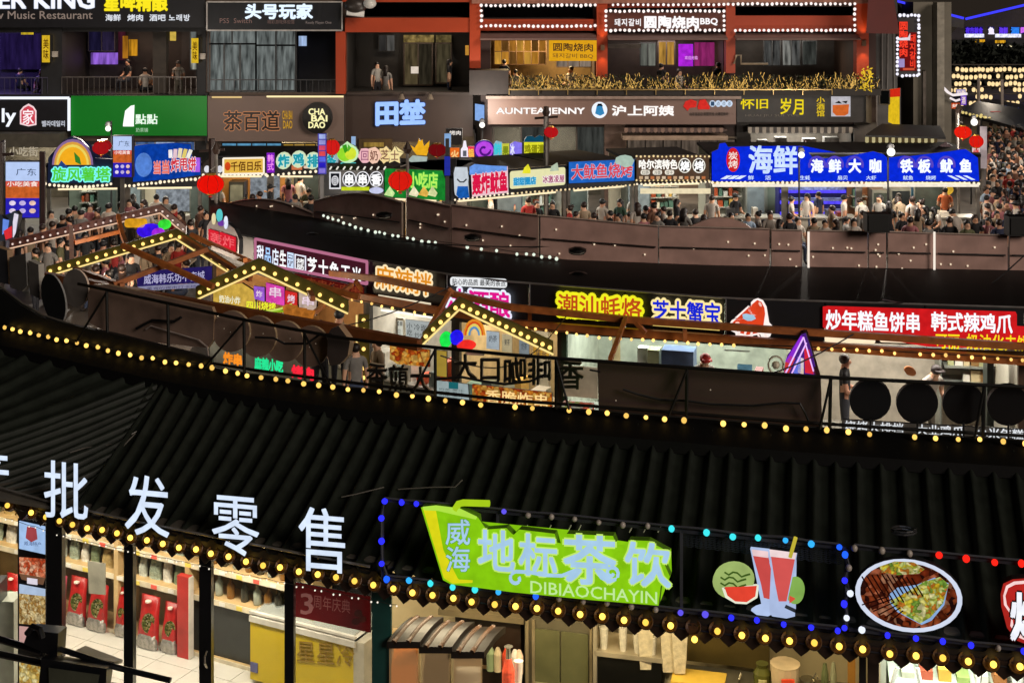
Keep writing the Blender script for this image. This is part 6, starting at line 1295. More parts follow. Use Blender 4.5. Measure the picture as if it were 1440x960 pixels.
# ================================================================== red lanterns and flood lamps
def lantern(x, y, rx, ry, D, col, label, post=None, dim=1.):
    c = P(x, y, D); r_ = rx * D / F; t = thing('red_lantern', label, 'lantern', c - Vector((0, 0, ry * D / F)), 'red lanterns on the street lamps')
    sq = ry / rx; n = 14; m = MB(); m.ball((c.x, c.y, c.z), r_, 16, 9, 0, (1, 1, sq)); m.build('body', em(col, dim, .06), t, True)
    rib = MB()
    for k in range(8):
        a = k * math.pi / 4; rib.tube([c + Vector((math.cos(a) * r_ * 1.01 * math.sin(s), math.sin(a) * r_ * 1.01 * math.sin(s), r_ * sq * 1.01 * math.cos(s))) for s in [j * math.pi / 8 for j in range(9)]], r_ * .018, 4)
    rib.build('rib', pb('6a0c08', .5), t)
    m = MB(); m.lathe(c + Vector((0, 0, r_ * sq * .92)), [(r_ * .4, 0), (r_ * .4, r_ * .14)], 12); m.build('top_cap', pb('b88a30', .3, .6), t)
    m = MB(); m.lathe(c - Vector((0, 0, r_ * sq * 1.04)), [(r_ * .36, 0), (r_ * .36, r_ * .14)], 12); m.build('bottom_cap', pb('b88a30', .3, .6), t)
    m = MB(); m.tube([c - Vector((0, 0, r_ * sq)), c - Vector((0, 0, r_ * sq * 1.3))], [r_ * .05, r_ * .16], 6); m.build('tassel', pb('a81810', .6, e=.2), t)
    if post:
        p = P(post, y, D + .1); tp = thing('lamp_post', 'slim pale post with the ' + ' '.join(label.split()[:9]), 'lamp post', (p.x, p.y, 0)); bar('pole', [Vector((p.x, p.y, 0)), Vector((p.x, p.y, c.z + r_ * 2.2))], .045, pb('8a8680', .4, .4), tp)
        bar('bracket', [Vector((p.x, p.y, c.z + r_ * 1.3)), c + Vector((0, 0, r_ * sq + .1))], .02, pb('8a8680', .4, .4), tp); m = MB(); m.lathe((p.x, p.y, c.z + r_ * 2.2), [(.07, 0), (.12, .12), (.02, .3)], 8); m.build('finial', pb('3a2a20'), tp)
lantern(296, 259, 19, 14, 36, 'e81208', 'brightest red lantern at the left, above the gables', 304)
lantern(563, 254, 17, 14, 36.5, 'd81c10', 'red lantern hanging in front of the green snack board', 573)
lantern(142, 208, 12, 9.5, 40.5, 'a01418', 'red lantern above the rainbow sign'); lantern(147, 205, 10, 8, 41.2, '901216', 'second darker red lantern tucked behind the one above the rainbow sign')
lantern(467, 207, 11, 11, 39.2, 'd01c18', 'red lantern beside the slim violet banner'); lantern(615, 211, 13, 9, 39.5, '6a0c10', 'unlit dark red lantern left of the orange flame sign')
lantern(775, 186, 10, 8, 42, 'b01418', 'red lantern under the tea shop fascia', 768); lantern(1354, 186, 12, 9, 44.6, 'e82010', 'upper of two red lanterns at the right end of the blue sign', 1348); lantern(1373, 199, 10, 9, 44.2, 'd81a10', 'lower of two red lanterns at the right end of the blue sign')
for i, (x, y, D, pw, r_) in enumerate(((152, 181, 44, 260, 4), (380, 318, 38, 120, 4), (678, 176, 50, 200, 4), (1127, 218, 43.2, 160, 4.6), (1253, 214, 43.2, 260, 6), (1370, 172, 52, 260, 5))):
    c = P(x, y, D); lb = ('dazzling flood lamp in front of the green fascia', 'dazzling flood lamp left of the tall domed sign back', 'white flood lamp left of the tea shop fascia', 'white flood lamp on top of the blue sign near the big characters', 'largest white flood lamp on top of the blue sign', 'white flood lamp on the grey post at the right')[i]
    t = thing('flood_lamp', lb, 'lamp', c); m = MB(); m.ball(c, r_ * D / F, 10, 6); m.build('bulb', em('fffcf0', 1.6, 0), t, True)
    m = MB(); m.lathe(c + Vector((0, .05, r_ * D / F)), [(.12, 0), (.08, .1), (.02, .14)], 8); m.build('shade', BLACK, t)
    bar('stem', [c + Vector((0, .35, .2)), Vector((c.x, c.y + .35, 0))], .03, pb('0c0c0c'), t)
    light('flood_light', 'POINT', c + Vector((0, -.8, .3)), pw * 2, (1, .9, .78), t, .15)
for i, (x, y0, y1, D) in enumerate(((0, 200, 330, 36), (1190 / 1440 * 360 - 0, 195, 300, 39), (768, 150, 190, 42))):
    if i == 1: x = 298
    t = thing('lamp_post', ('dark timber post at the left edge', 'dark brown post behind the brightest red lantern', 'dark cross topped post in front of the tea shop fascia')[i], 'post', (P(x, y1, D).x, D + .3, 0)); p = P(x, y0, D + .3); bar('pole', [Vector((p.x, p.y, 0)), p], .09, pb('2a1c18'), t)
    bar('cross_arm', [p + Vector((-.35, 0, -.35)), p + Vector((.35, 0, -.3))], .04, pb('2a1c18'), t)
# ================================================================== FACADE of two storey shops (about 52 m away)
DF = 52.0
FV3 = VP(0, DF, 1440, DF)
def X_(x): return (x - 720) * DF / F
def Zf(y): return H - (y - HY) * DF / F
def wallh(name, par, x0, y0, x1, y1, holes, mat, d0=0., d1=.35):
    xs = sorted({x0, x1, *[h[0] for h in holes], *[h[2] for h in holes]}); ys = sorted({y0, y1, *[h[1] for h in holes], *[h[3] for h in holes]}); m = MB()
    for a, b in zip(xs, xs[1:]):
        for c, d in zip(ys, ys[1:]):
            if not any(h[0] <= a and b <= h[2] and h[1] <= c and d <= h[3] for h in holes): m.box((X_(a), DF + d0, Zf(d)), (X_(b), DF + d1, Zf(c)))
    return m.build(name, mat, par)
def fbx(name, par, x0, y0, x1, y1, d0, d1, mat): return bx(name, (X_(x0), DF + d0, Zf(y1)), (X_(x1), DF + d1, Zf(y0)), mat, par)
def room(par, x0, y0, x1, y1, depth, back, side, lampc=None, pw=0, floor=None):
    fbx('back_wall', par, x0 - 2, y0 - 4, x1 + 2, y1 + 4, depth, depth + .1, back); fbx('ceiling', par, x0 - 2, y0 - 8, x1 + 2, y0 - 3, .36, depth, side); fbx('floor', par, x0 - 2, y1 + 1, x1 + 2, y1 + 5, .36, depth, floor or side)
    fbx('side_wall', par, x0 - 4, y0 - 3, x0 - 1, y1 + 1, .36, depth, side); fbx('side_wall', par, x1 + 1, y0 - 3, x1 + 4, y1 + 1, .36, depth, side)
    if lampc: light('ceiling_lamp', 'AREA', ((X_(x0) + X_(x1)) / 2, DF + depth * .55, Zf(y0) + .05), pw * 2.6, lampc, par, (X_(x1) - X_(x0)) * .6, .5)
def win(par, x0, y0, x1, y1, d, frame, pane, nx=2, ny=1, t=1.4, label=None):
    """one window: frame with mullions, panes as sub parts"""
    m = MB(); xs = [lerp(x0, x1, i / nx) for i in range(nx + 1)]; ys = [lerp(y0, y1, i / ny) for i in range(ny + 1)]
    for x in xs: m.box((X_(x - t / 2), DF + d, Zf(y1)), (X_(x + t / 2), DF + d + .08, Zf(y0)))
    for y in ys: m.box((X_(x0), DF + d + .003, Zf(y + t / 2)), (X_(x1), DF + d + .077, Zf(y - t / 2)))
    f = m.build('window', frame, par)
    for i in range(nx):
        for j in range(ny): 
            p = pane[(i * 3 + j) % len(pane)] if isinstance(pane, list) else pane
            m = MB(); m.box((X_(xs[i] + t / 2), DF + d + .03, Zf(ys[j + 1] - t / 2)), (X_(xs[i + 1] - t / 2), DF + d + .05, Zf(ys[j] + t / 2))); m.build('pane', p, f)
    return f
def railing(label, x0, x1, ytop, ybot, d, n, mat, par=None, posts=4):
    t = par or thing('balcony_railing', label, 'railing', (X_((x0 + x1) / 2), DF + d, Zf(ybot)))
    m = MB(); m.box((X_(x0), DF + d, Zf(ytop + 1)), (X_(x1), DF + d + .06, Zf(ytop - .5))); m.build('top_rail', mat, t)
    for k in range(n): 
        x = lerp(x0, x1, k / (n - 1)); w = .5 if k % posts else 1.0; m = MB(); m.box((X_(x - w / 2), DF + d + .01, Zf(ybot)), (X_(x + w / 2), DF + d + .04, Zf(ytop + 1))); m.build('baluster', mat, t)
    return t
WD1 = pb('1e1d1e', .6); WD2 = pb('33302e', .6); DARKG = pb('101214', .3); MUL = pb('1e2022', .4)
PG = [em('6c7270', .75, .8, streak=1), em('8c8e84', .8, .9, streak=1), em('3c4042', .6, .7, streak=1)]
# --- building 1: dark bar and green shop
b1 = thing('shop_building', 'dark two storey shop building with the green fascia at the upper left', 'building', (X_(90), DF, 0))
ho = [(-150, 46, 58, 133), (88, 45, 276, 133), (-150, 198, -40, 300), (-20, 205, 96, 316), (104, 204, 180, 316), (190, 200, 274, 252)]
wallh('wall', b1, -260, -140, 290, 316, ho, WD1)
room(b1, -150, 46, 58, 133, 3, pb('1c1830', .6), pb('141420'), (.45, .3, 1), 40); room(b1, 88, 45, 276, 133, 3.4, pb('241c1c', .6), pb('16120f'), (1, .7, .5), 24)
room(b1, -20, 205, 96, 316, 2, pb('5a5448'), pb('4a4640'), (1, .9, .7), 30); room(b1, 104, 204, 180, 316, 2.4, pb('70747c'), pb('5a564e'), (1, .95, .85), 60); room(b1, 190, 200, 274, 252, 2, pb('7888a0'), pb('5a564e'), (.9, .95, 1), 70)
fbx('fascia_wall', b1, 100, 190, 290, 198, -.06, 0, pb('5a4c40')); fbx('awning', b1, -30, 184, 96, 203, -1.0, -.0, pb('4a463c', .7))
wf = win(b1, 190, 199, 274, 252, .0, pb('a89c8c', .4, .3), [em('5878b0', .6, .5, streak=1), em('a8bce0', .7, .3)], 3, 2, 1.6)
fbx('door_pane', b1, 206, 204, 224, 250, .36, .4, em('b08848', .5, .4, streak=1))
fbx('column', b1, 209, 46, 228, 133, .6, 1.0, pb('3c342c')); win(b1, 248, 42, 271, 104, 2.2, MUL, PG, 1, 2); win(b1, 91, 48, 130, 78, 2.9, pb('3a3440'), [em('1e1a38', .6, .5, streak=1), em('2c2440', .6, .6, streak=1)], 2, 1)
fbx('lit_panel', b1, 97, 80, 136, 97, 2.7, 2.8, em('9060d0', .75, .7, streak=1)); fbx('glow_panel', b1, 145, 55, 152, 88, 2.6, 2.7, em('b87820', .6, .7, streak=1)); fbx('glow_panel', b1, 155, 60, 167, 84, 2.5, 2.6, em('d09020', .7, .6, streak=1)); fbx('glow_panel', b1, 132, 45, 142, 92, 3.2, 3.3, em('502030', .4, .6, streak=1))
fbx('round_lamp', b1, 226, 43, 234, 60, 1.4, 1.5, em('d8b850', .8, .2)); fbx('purple_window', b1, -40, 52, 48, 105, 2.9, 2.95, em('281c4c', .55, .5, streak=1)); fbx('ceiling_light', b1, 26, 45, 60, 52, 2.5, 2.6, em('b8b0e0', .7, .8, streak=1)); fbx('yellow_plate', b1, 3, 44, 20, 52, 2.0, 2.1, em('d8b828', .8, .5, streak=1))
fbx('pilaster', b1, 58, 40, 88, 136, -.05, 0, pb('1e1e20')); fbx('pilaster', b1, 278, -140, 290, 136, -.08, 0, pb('1c1c1e'))
railing('metal balcony railing of the dark bar between the two yellow light boxes', 88, 277, 108, 132, -.12, 26, pb('6a6460', .4, .4)); railing('metal balcony railing at the upper left edge', -60, 68, 109, 132, -.12, 18, pb('5a5668', .4, .4))
t = sign('fascia_sign', 'black roof fascia with big white letters and yellow characters at the upper left', FV3, R4(-60, -60, 288, 39), pb('15151a', .5), .25, .3)
txt('BEER KING', em('f0f2ff', 1.1, 0), FV3, (-40, -12, 132, 12), .33, .06, t, .05, em('8090a8', .5), .07); txt('New Music Restaurant', em('a08c80', .7, 0), FV3, (-28, 16, 130, 27), .33, .04, t, .01)
txt('星啤精酿', em('f4e020', 1.1, 0), FV3, (146, -10, 236, 16), .33, .06, t, .06, em('8a7a10', .5), .1)
for i, (s, a, b) in enumerate((('海鲜', 148, 170), ('烤肉', 179, 202), ('酒吧', 210, 233), ('노래방', 237, 268))): txt(s, em('e8ecf4', .95, 0), FV3, (a, 20, b, 30), .33, .04, t, .04)
for q, lb in (((59, 50, 70, 88), 'narrow yellow light box on the pilaster between the bar openings'), ((269, 54, 279, 89), 'narrow yellow light box at the right end of the bar balcony')):
    t = sign('light_box', lb, FV3, R4(*q), em('e0b828', .9, .2), .35, .5); txt('美味', em('7a4a10', .4), FV3, (q[0] + 1.5, q[1] + 4, q[2] - 1.5, q[3] - 4), .52, .02, t, .02, vert=True)
for q, lb in (((74, 72, 83, 80), 'small white wall box left of the bar balcony'), ((281, 75, 290, 83), 'small white wall box beside the dark window shop'), ((480, 77, 487, 85), 'small white wall box on the orange column')):
    tag(bx('wall_box', (X_(q[0]), DF - .25, Zf(q[3])), (X_(q[2]), DF - .1, Zf(q[1])), pb('b8b0a4', .5)), lb, 'wall box')
t = sign('fascia_sign', 'black shop fascia with a white light frame and a red seal character', FV3, R4(-60, 137, 97, 184), pb('17171c', .5), .3, .35)
for a, b in (((-60, 138), (97, 138)), ((97, 138), (97, 184))): beam('light_frame', FV3.pt(*a, .38), FV3.pt(*b, .38), .08, .09, em('f0f4ff', 1.1, 0), t)
txt('ly', em('f0f4ff', 1.1, 0), FV3, (3, 153, 22, 178), .37, .04, t, .03); poly('seal_outline', em('f8d8dc', 1), [(28, 175), (28, 156), (33, 150), (40, 146), (47, 150), (51, 156), (51, 176), (40, 178)], FV3, .37, .03, t); poly('seal', em('d84858', .9), [(30, 173), (30, 157), (34, 152), (40, 149), (46, 152), (49, 157), (49, 174), (40, 176)], FV3, .385, .03, t); txt('家', em('fff0f4', 1.05, 0), FV3, (31, 153, 48, 175), .4, .02, t, .02)
txt('벨라데일리', em('d8dce8', .9, 0), FV3, (59, 170, 91, 178), .37, .03, t, .03)
t = sign('fascia_sign', 'plain green shop fascia with white lettering', FV3, R4(100, 135, 291, 191), pb('128a28', .45, 0, .06, 1, 0, .4, .05), .3, .35)
poly('numeral', em('ffffff', 1.15, 0), [(173,178),(173,175),(178,174),(182,156),(176,159),(176,156),(184,149),(189,148),(184,174),(188,175),(188,178)], FV3, .37, .04, t); txt('點點', em('f0fff0', 1.05, 0), FV3, (190, 160, 222, 175), .37, .03, t, .03); txt('奶茶铺', em('c8e8c8', .8, 0), FV3, (191, 180, 208, 186), .37, .02, t)
tag(fbx('pilaster', None, 291, 130, 294, 200, -.3, 0, pb('1a1a1a')), 'thin black joint between the green and the beige fascia', 'joint')
# --- building 2: 头号玩家 and tea shop
b2 = thing('shop_building', 'shop building with black window frames and a beige tea shop fascia', 'building', (X_(388), DF, 0))
ho = [(296, 43, 416, 130), (417, 43, 473, 130), (312, 200, 446, 316)]
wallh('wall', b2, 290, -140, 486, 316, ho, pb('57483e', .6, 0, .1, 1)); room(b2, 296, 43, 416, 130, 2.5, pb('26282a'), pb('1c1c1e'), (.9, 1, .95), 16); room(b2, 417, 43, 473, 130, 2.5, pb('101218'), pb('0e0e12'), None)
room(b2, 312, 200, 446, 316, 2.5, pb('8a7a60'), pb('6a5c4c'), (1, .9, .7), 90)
win(b2, 293, 42, 360, 62, -.02, MUL, PG, 2, 1, 2); win(b2, 360, 42, 416, 64, -.02, MUL, PG, 2, 1, 2); win(b2, 293, 62, 360, 128, -.02, MUL, PG, 3, 1, 2.4); win(b2, 360, 64, 416, 128, -.02, MUL, PG, 2, 1, 2.4)
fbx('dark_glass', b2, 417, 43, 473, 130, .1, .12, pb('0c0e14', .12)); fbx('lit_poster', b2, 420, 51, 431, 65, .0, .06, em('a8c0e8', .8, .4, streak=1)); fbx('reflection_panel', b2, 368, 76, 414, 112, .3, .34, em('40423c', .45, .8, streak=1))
win(b2, 312, 201, 396, 220, -.02, pb('201c18'), [em('60a0c8', .7, .3), em('88b8d0', .7, .3), em('4a7a98', .6, .3)], 4, 1, 1.6); win(b2, 398, 202, 444, 222, -.02, pb('201c18'), [em('b89038', .7, .3), em('c8a050', .7, .3)], 3, 1, 1.6)
railing('thin dark balcony railing in front of the black window frames', 296, 474, 112, 130, -.1, 22, pb('3a3a3c', .4, .4))
t = sign('fascia_sign', 'black signboard with a pale border and four blue white characters', FV3, R4(291, 3, 481, 43), pb('15171c', .4), .25, .5, frame=pb('b8b4b0', .4, .3)); txt('头号玩家', em('e0f0ff', 1.15, 0), FV3, (344, 5, 440, 27), .53, .05, t, .06)
txt('PS5  Switch', em('9a7a70', .6, 0), FV3, (309, 26, 354, 33), .53, .02, t); txt('精彩游戏体验馆', em('8a7068', .6, 0), FV3, (376, 28, 414, 34), .53, .02, t); txt('Ready Player One', em('a09088', .6, 0), FV3, (430, 30, 466, 35), .53, .02, t)
t = sign('fascia_sign', 'beige tea shop fascia with dark brown outlined characters and a light strip above', FV3, R4(292, 135, 484, 199), pb('76635a', .5, 0, .05, 1), .3, .35); beam('light_strip', FV3.pt(375, 136, .42), FV3.pt(483, 136, .42), .05, .06, em('ffe8b0', 1.15, 0), t); beam('light_strip', FV3.pt(298, 137, .42), FV3.pt(340, 137, .42), .05, .06, em('e8c888', .9, 0), t)
txt('茶百道', pb('1e100c', .4), FV3, (314, 155, 394, 184), .37, .05, t, .03, em('d89060', .75, 0), .07); txt('CHA BAI', em('c89830', .9, 0), FV3, (397, 156, 411, 168), .37, .03, t, .03); txt('DAO', em('c89830', .9, 0), FV3, (398, 170, 411, 181), .37, .03, t, .03)
t = sign('round_sign', 'round black tea shop disc with stacked yellow letters', FV3, ell(446, 166, 21, 22, 30), pb('14110e', .4), .2, .6)
for i, s in enumerate(('CHA', 'BAI', 'DAO')): txt(s, em('f8f0b0', 1.1, 0), FV3, (434 + (i == 1) * 4, 153 + i * 9.4, 457 + (i == 1) * 3, 161.5 + i * 9.4), .63, .03, t, .05)
# --- building 3: orange framed bar with dark brown base
ORG_M = pb('a83a12', .5, 0, .08, 1, .05); b3 = thing('shop_building', 'shop building framed by orange red beams above a dark brown wall', 'building', (X_(575), DF, 0))
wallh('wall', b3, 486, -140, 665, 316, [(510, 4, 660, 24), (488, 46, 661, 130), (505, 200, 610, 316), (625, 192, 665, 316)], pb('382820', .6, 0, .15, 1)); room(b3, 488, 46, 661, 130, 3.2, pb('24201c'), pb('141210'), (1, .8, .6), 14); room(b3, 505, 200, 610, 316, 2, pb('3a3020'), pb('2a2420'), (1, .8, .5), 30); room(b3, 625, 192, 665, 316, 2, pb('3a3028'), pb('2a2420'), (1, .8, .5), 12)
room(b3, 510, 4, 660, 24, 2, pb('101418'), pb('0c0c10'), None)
fbx('orange_column', b3, 474, 44, 487, 131, -.4, 0, ORG_M); fbx('orange_beam', b3, 483, -30, 664, 3, -.45, 0, ORG_M); fbx('orange_beam', b3, 487, 25, 664, 45, -.42, 0, ORG_M); fbx('orange_column', b3, 661, -30, 676, 95, -.5, 0, ORG_M)
for q, p in (((559, 54, 604, 65), 'a08850'), ((607, 54, 630, 65), '6a5c38')): fbx('transom_light', b3, *q, 2.9, 2.95, em(p, .55, .6))
win(b3, 560, 66, 602, 128, 2.8, pb('3a2c20'), [em('5c5038', .55, .7, streak=1), em('3a3428', .5, .6, streak=1)], 2, 1, 2); win(b3, 607, 66, 630, 125, 2.8, pb('3a2c20'), [em('504834', .55, .7, streak=1)], 1, 1, 2); win(b3, 522, 54, 546, 78, 2.9, pb('1c1a18'), [em('3c3a38', .5, .5, streak=1), em('6a6864', .5, .5, streak=1)], 2, 1, 1.2)
fbx('lit_notice', b3, 571, 100, 582, 110, 2.5, 2.55, em('e8d8c8', .85)); fbx('lit_notice', b3, 653, 66, 658, 80, 1, 1.05, em('d89a3c', .7)); fbx('wall_trim', b3, 488, 130, 661, 133, -.12, 0, pb('3a2e28')); fbx('wood_door', b3, 505, 195, 552, 316, -.1, 0, pb('4a3614')); fbx('fan_window', b3, 512, 200, 540, 206, -.14, -.1, em('a88840', .6, .5, streak=1))
t = thing('wall_sign', 'two glowing pale blue characters on the dark brown wall', 'sign', FV3.pt(562, 176)); txt('田埜', em('9cc0ff', 1.15, .08), FV3, (526, 141, 598, 177, -2), .12, .05, t, .07, em('2848a0', .6), .1)
for i, x in enumerate((565, 605)): 
    t = thing('spot_lamp', ('left', 'right') [i] + ' small spot lamp above the two glowing blue characters', 'lamp', FV3.pt(x, 140)); c = FV3.pt(x, 136, .5); m = MB(); m.lathe(c - Vector((0, 0, .1)), [(.13, 0), (.07, .14), (.04, .2)], 10); m.build('shade', pb('8a7a68', .3, .6, e=.2), t); bar('arm', [c + Vector((0, 0, .1)), c + Vector((0, .5, .15))], .02, BLACK, t)
t = sign('light_box', 'small upright pale blue light box left of the tea shop fascia', FV3, [(668, 146), (681, 148), (681, 172), (668, 169)], em('88b0ec', .95, .1), .2, .6); t = sign('light_box', 'small pale blue upright box above the flame sign', VP(620, 47, 640, 47), R4(625, 188, 634, 207), em('8ab0e0', .9, .1), .2)
t = sign('light_box', 'small lime and pale blue upright box above the lemon sign', VP(490, 46, 505, 46), R4(494, 192, 500, 206), em('98b8e0', .9, .1), .2)
t = sign('menu_box', 'small dark box with three white characters behind the flame sign', VP(628, 48, 650, 48), R4(627, 181, 650, 204), pb('1c1614'), .2); txt('烤肉', em('f0e8e0', 1), VP(628, 48, 650, 48), (632, 184, 648, 190), .02, .02, t, .03)
t = thing('wall_lamp', 'round grey wall lamp at the top of the orange frame', 'lamp', P(505, 18, 51)); m = MB(); m.ball(P(500, 8, 51), .32, 12, 8, 0, (1.3, 1, .9)); m.build('housing', pb('3a3430', .4), t, True); m = MB(); m.ball(P(520, 5, 50.8), .24, 10, 6, 0, (1, 1, .8)); m.build('lens', pb('b8b4ac', .3, e=.2), t, True); m = MB(); m.tube([P(488, 17, 51), P(512, 20, 51)], .12, 8); m.build('base', pb('d8d4cc', .3, e=.2), t)
# --- building 4: orange building with barbecue restaurant, planters, tea shop fascia
b4 = thing('shop_building', 'orange red two storey restaurant building edged with rows of white bulbs', 'building', (X_(940), DF, 0))
ho = [(680, 8, 834, 26), (848, 4, 1018, 16), (1030, 10, 1200, 22), (690, 56, 836, 130), (855, 56, 1017, 130), (1031, 56, 1200, 130), (692, 178, 850, 316), (880, 192, 1035, 316), (1055, 180, 1200, 316)]
wallh('wall', b4, 676, -140, 1232, 316, ho, pb('3a2620', .6, 0, .1, 1))
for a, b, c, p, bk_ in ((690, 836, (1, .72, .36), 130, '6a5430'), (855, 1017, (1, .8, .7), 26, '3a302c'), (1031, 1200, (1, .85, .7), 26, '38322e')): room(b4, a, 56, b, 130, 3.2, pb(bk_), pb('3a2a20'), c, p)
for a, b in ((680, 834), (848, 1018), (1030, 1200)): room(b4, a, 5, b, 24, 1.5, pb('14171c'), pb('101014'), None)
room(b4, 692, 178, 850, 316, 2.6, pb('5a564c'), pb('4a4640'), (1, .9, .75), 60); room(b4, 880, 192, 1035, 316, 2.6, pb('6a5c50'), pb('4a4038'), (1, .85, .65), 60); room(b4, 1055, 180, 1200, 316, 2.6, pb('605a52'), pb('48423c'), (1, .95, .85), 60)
fbx('roof_band', b4, 664, -30, 1216, 5, -.6, -.0, pb('a06a58', .6)); fbx('orange_beam', b4, 676, 27, 838, 43, -.35, 0, ORG_M); fbx('orange_beam', b4, 1030, 22, 1203, 44, -.35, 0, ORG_M); fbx('orange_beam', b4, 846, 4, 1018, 11, -.3, 0, ORG_M)
for a, b, y1 in ((838, 853, 110), (1018, 1031, 102), (1200, 1217, 110)): fbx('orange_column', b4, a, 3, b, y1, -.5, 0, ORG_M)
AWN = pb('7a6058', .7, 0, .1, 3)
for a, b in ((676, 837), (853, 1018), (1030, 1202)): 
    m = MB(); z1, z2 = Zf(46), Zf(53); m.hexa([(X_(a), DF - .95, z2 - .05), (X_(b), DF - .95, z2 - .05), (X_(b), DF - .1, z1 - .1), (X_(a), DF - .1, z1 - .1), (X_(a), DF - .95, z2), (X_(b), DF - .95, z2), (X_(b), DF - .1, z1), (X_(a), DF - .1, z1)]); m.build('awning', AWN, b4); fbx('awning_beam', b4, a, 54, b, 57, -.2, 0, pb('4a1c10'))
AMB = [em('c88a30', .75, .4, streak=1), em('d8a040', .75, .4, streak=1), em('a87028', .7, .5, streak=1), em('7a5224', .6, .6, streak=1)]
win(b4, 694, 58, 770, 96, 2.2, pb('3a2410'), AMB, 7, 2, 1.2); win(b4, 785, 88, 836, 100, 2.2, pb('3a2a20'), [em('9a8878', .6, .5, streak=1)], 3, 1, 1.2)
win(b4, 907, 64, 930, 98, 2.0, MUL, [em('6a6c64', .6, .6, streak=1), em('84867c', .6, .5, streak=1)], 2, 1, 1.5); win(b4, 934, 62, 958, 97, 2.1, pb('3a302a'), [em('c09040', .7, .6, streak=1), em('8a5c3c', .6, .6, streak=1), em('b88868', .6, .5, streak=1)], 2, 1, 2)
fbx('purple_glass', b4, 961, 65, 982, 97, 1.5, 1.55, em('a824d0', 1.0, .25)); fbx('magenta_glass', b4, 985, 63, 1014, 97, 1.7, 1.75, em('902868', .8, .4, streak=1)); m = MB()
fbx('white_lintel', b4, 854, 63, 903, 69, .5, .6, pb('8a8078')); txt('欢迎光临', em('f0a8f8', 1), FV3, (963, 79, 981, 84), -1.45, .02, b4, .02, name='glass_print')
win(b4, 1088, 60, 1112, 97, 2, MUL, [em('5a5a58', .55, .8, streak=1)], 2, 1, 1.4); win(b4, 1115, 58, 1141, 97, 2, MUL, [em('8a8a84', .6, .9, streak=1), em('5c5c5a', .6, .9, streak=1)], 2, 1, 1.4); win(b4, 1144, 61, 1165, 96, 2, MUL, [em('40423e', .55, .9, streak=1)], 1, 1, 1.4)
bar('handrail', [P(1032, 90, 51.4), P(1036, 78, 51.4), P(1042, 78, 51.4), P(1042, 90, 51.4), P(1080, 90, 51.4)], .04, pb('b8a890', .3, .5), b4)
for i, (x, y) in enumerate(((846, 66), (1209, 60))):      # up and down wall lamps
    t = thing('wall_lamp', ('wall lamp throwing light up and down the orange column beside the yellow sign', 'wall lamp throwing light up and down the rightmost orange column')[i], 'lamp', P(x, y, 51.2)); bx('body', (X_(x) - .07, DF - .66, Zf(y) - .1), (X_(x) + .07, DF - .52, Zf(y) + .1), pb('6a4a30'), t)
    for s in (1, -1): 
        l = light('beam_light', 'SPOT', (X_(x), DF - .72, Zf(y) + s * .14), 22, (1, .6, .3), t, .03); l.data.spot_size = 1.3; l.data.spot_blend = .8; l.rotation_euler = ((math.pi if s > 0 else 0) + (-.18 if s > 0 else .18), 0, 0)
t = sign('fascia_sign', 'brown barbecue signboard framed by white bulbs, with Korean and Chinese lettering', FV3, R4(854, 18, 1018, 43), pb('5a2a1c', .5, 0, .1, 2, e=.05), .2, .55)
txt('돼지갈비', em('f4f0f0', 1.05, 0), FV3, (864, 26, 903, 37), .58, .05, t, .05); txt('圆', em('f8f4f4', 1.1, 0), FV3, (905, 22, 924, 40), .58, .05, t, .06); txt('陶烧肉', em('f8f4f4', 1.1, 0), FV3, (925, 22, 984, 40, 1), .58, .05, t, .06); txt('BBQ', em('f8f4f4', 1.1, 0), FV3, (985, 26, 1009, 36), .58, .05, t, .05)
t = sign('hanging_sign', 'glowing yellow signboard with brown lettering left of the orange column', FV3, R4(772, 57, 839, 86), em('e8a81c', .9, .08), .2, .5); txt('圆陶烧肉', pb('4a2a08', .5), FV3, (777, 60, 835, 72, 1), .53, .02, t, .03); txt('돼지갈비 BBQ', pb('5a3408', .5), FV3, (777, 75, 834, 82, 1), .53, .02, t, .0)
def pxline(pts, step, off=.65):
    out = []
    for (a, b), (c, d) in zip(pts, pts[1:]):
        n = max(1, round(math.hypot(c - a, d - b) / step))
        for k in range(n): out.append(FV3.pt(lerp(a, c, k / n), lerp(b, d, k / n), off))
    out.append(FV3.pt(*pts[-1], off)); return out
WB = em('fff0ea', 1.15, 0)
string('white bulbs outlining the upper left bay of the orange building', pxline([(837, 8), (677, 8), (677, 37), (837, 37)], 6.8), WB, .055)
string('white bulbs framing the barbecue signboard', pxline([(852, 16), (1018, 16), (1018, 43), (852, 43), (852, 16)], 6.6, .75), WB, .055)
string('white bulbs along the roof band over the barbecue signboard', pxline([(862, 7), (1018, 7)], 7, .7), WB, .05)
string('white bulbs outlining the upper right bay of the orange building', pxline([(1024, 6), (1202, 6), (1202, 43), (1034, 43)], 6.8), WB, .055)
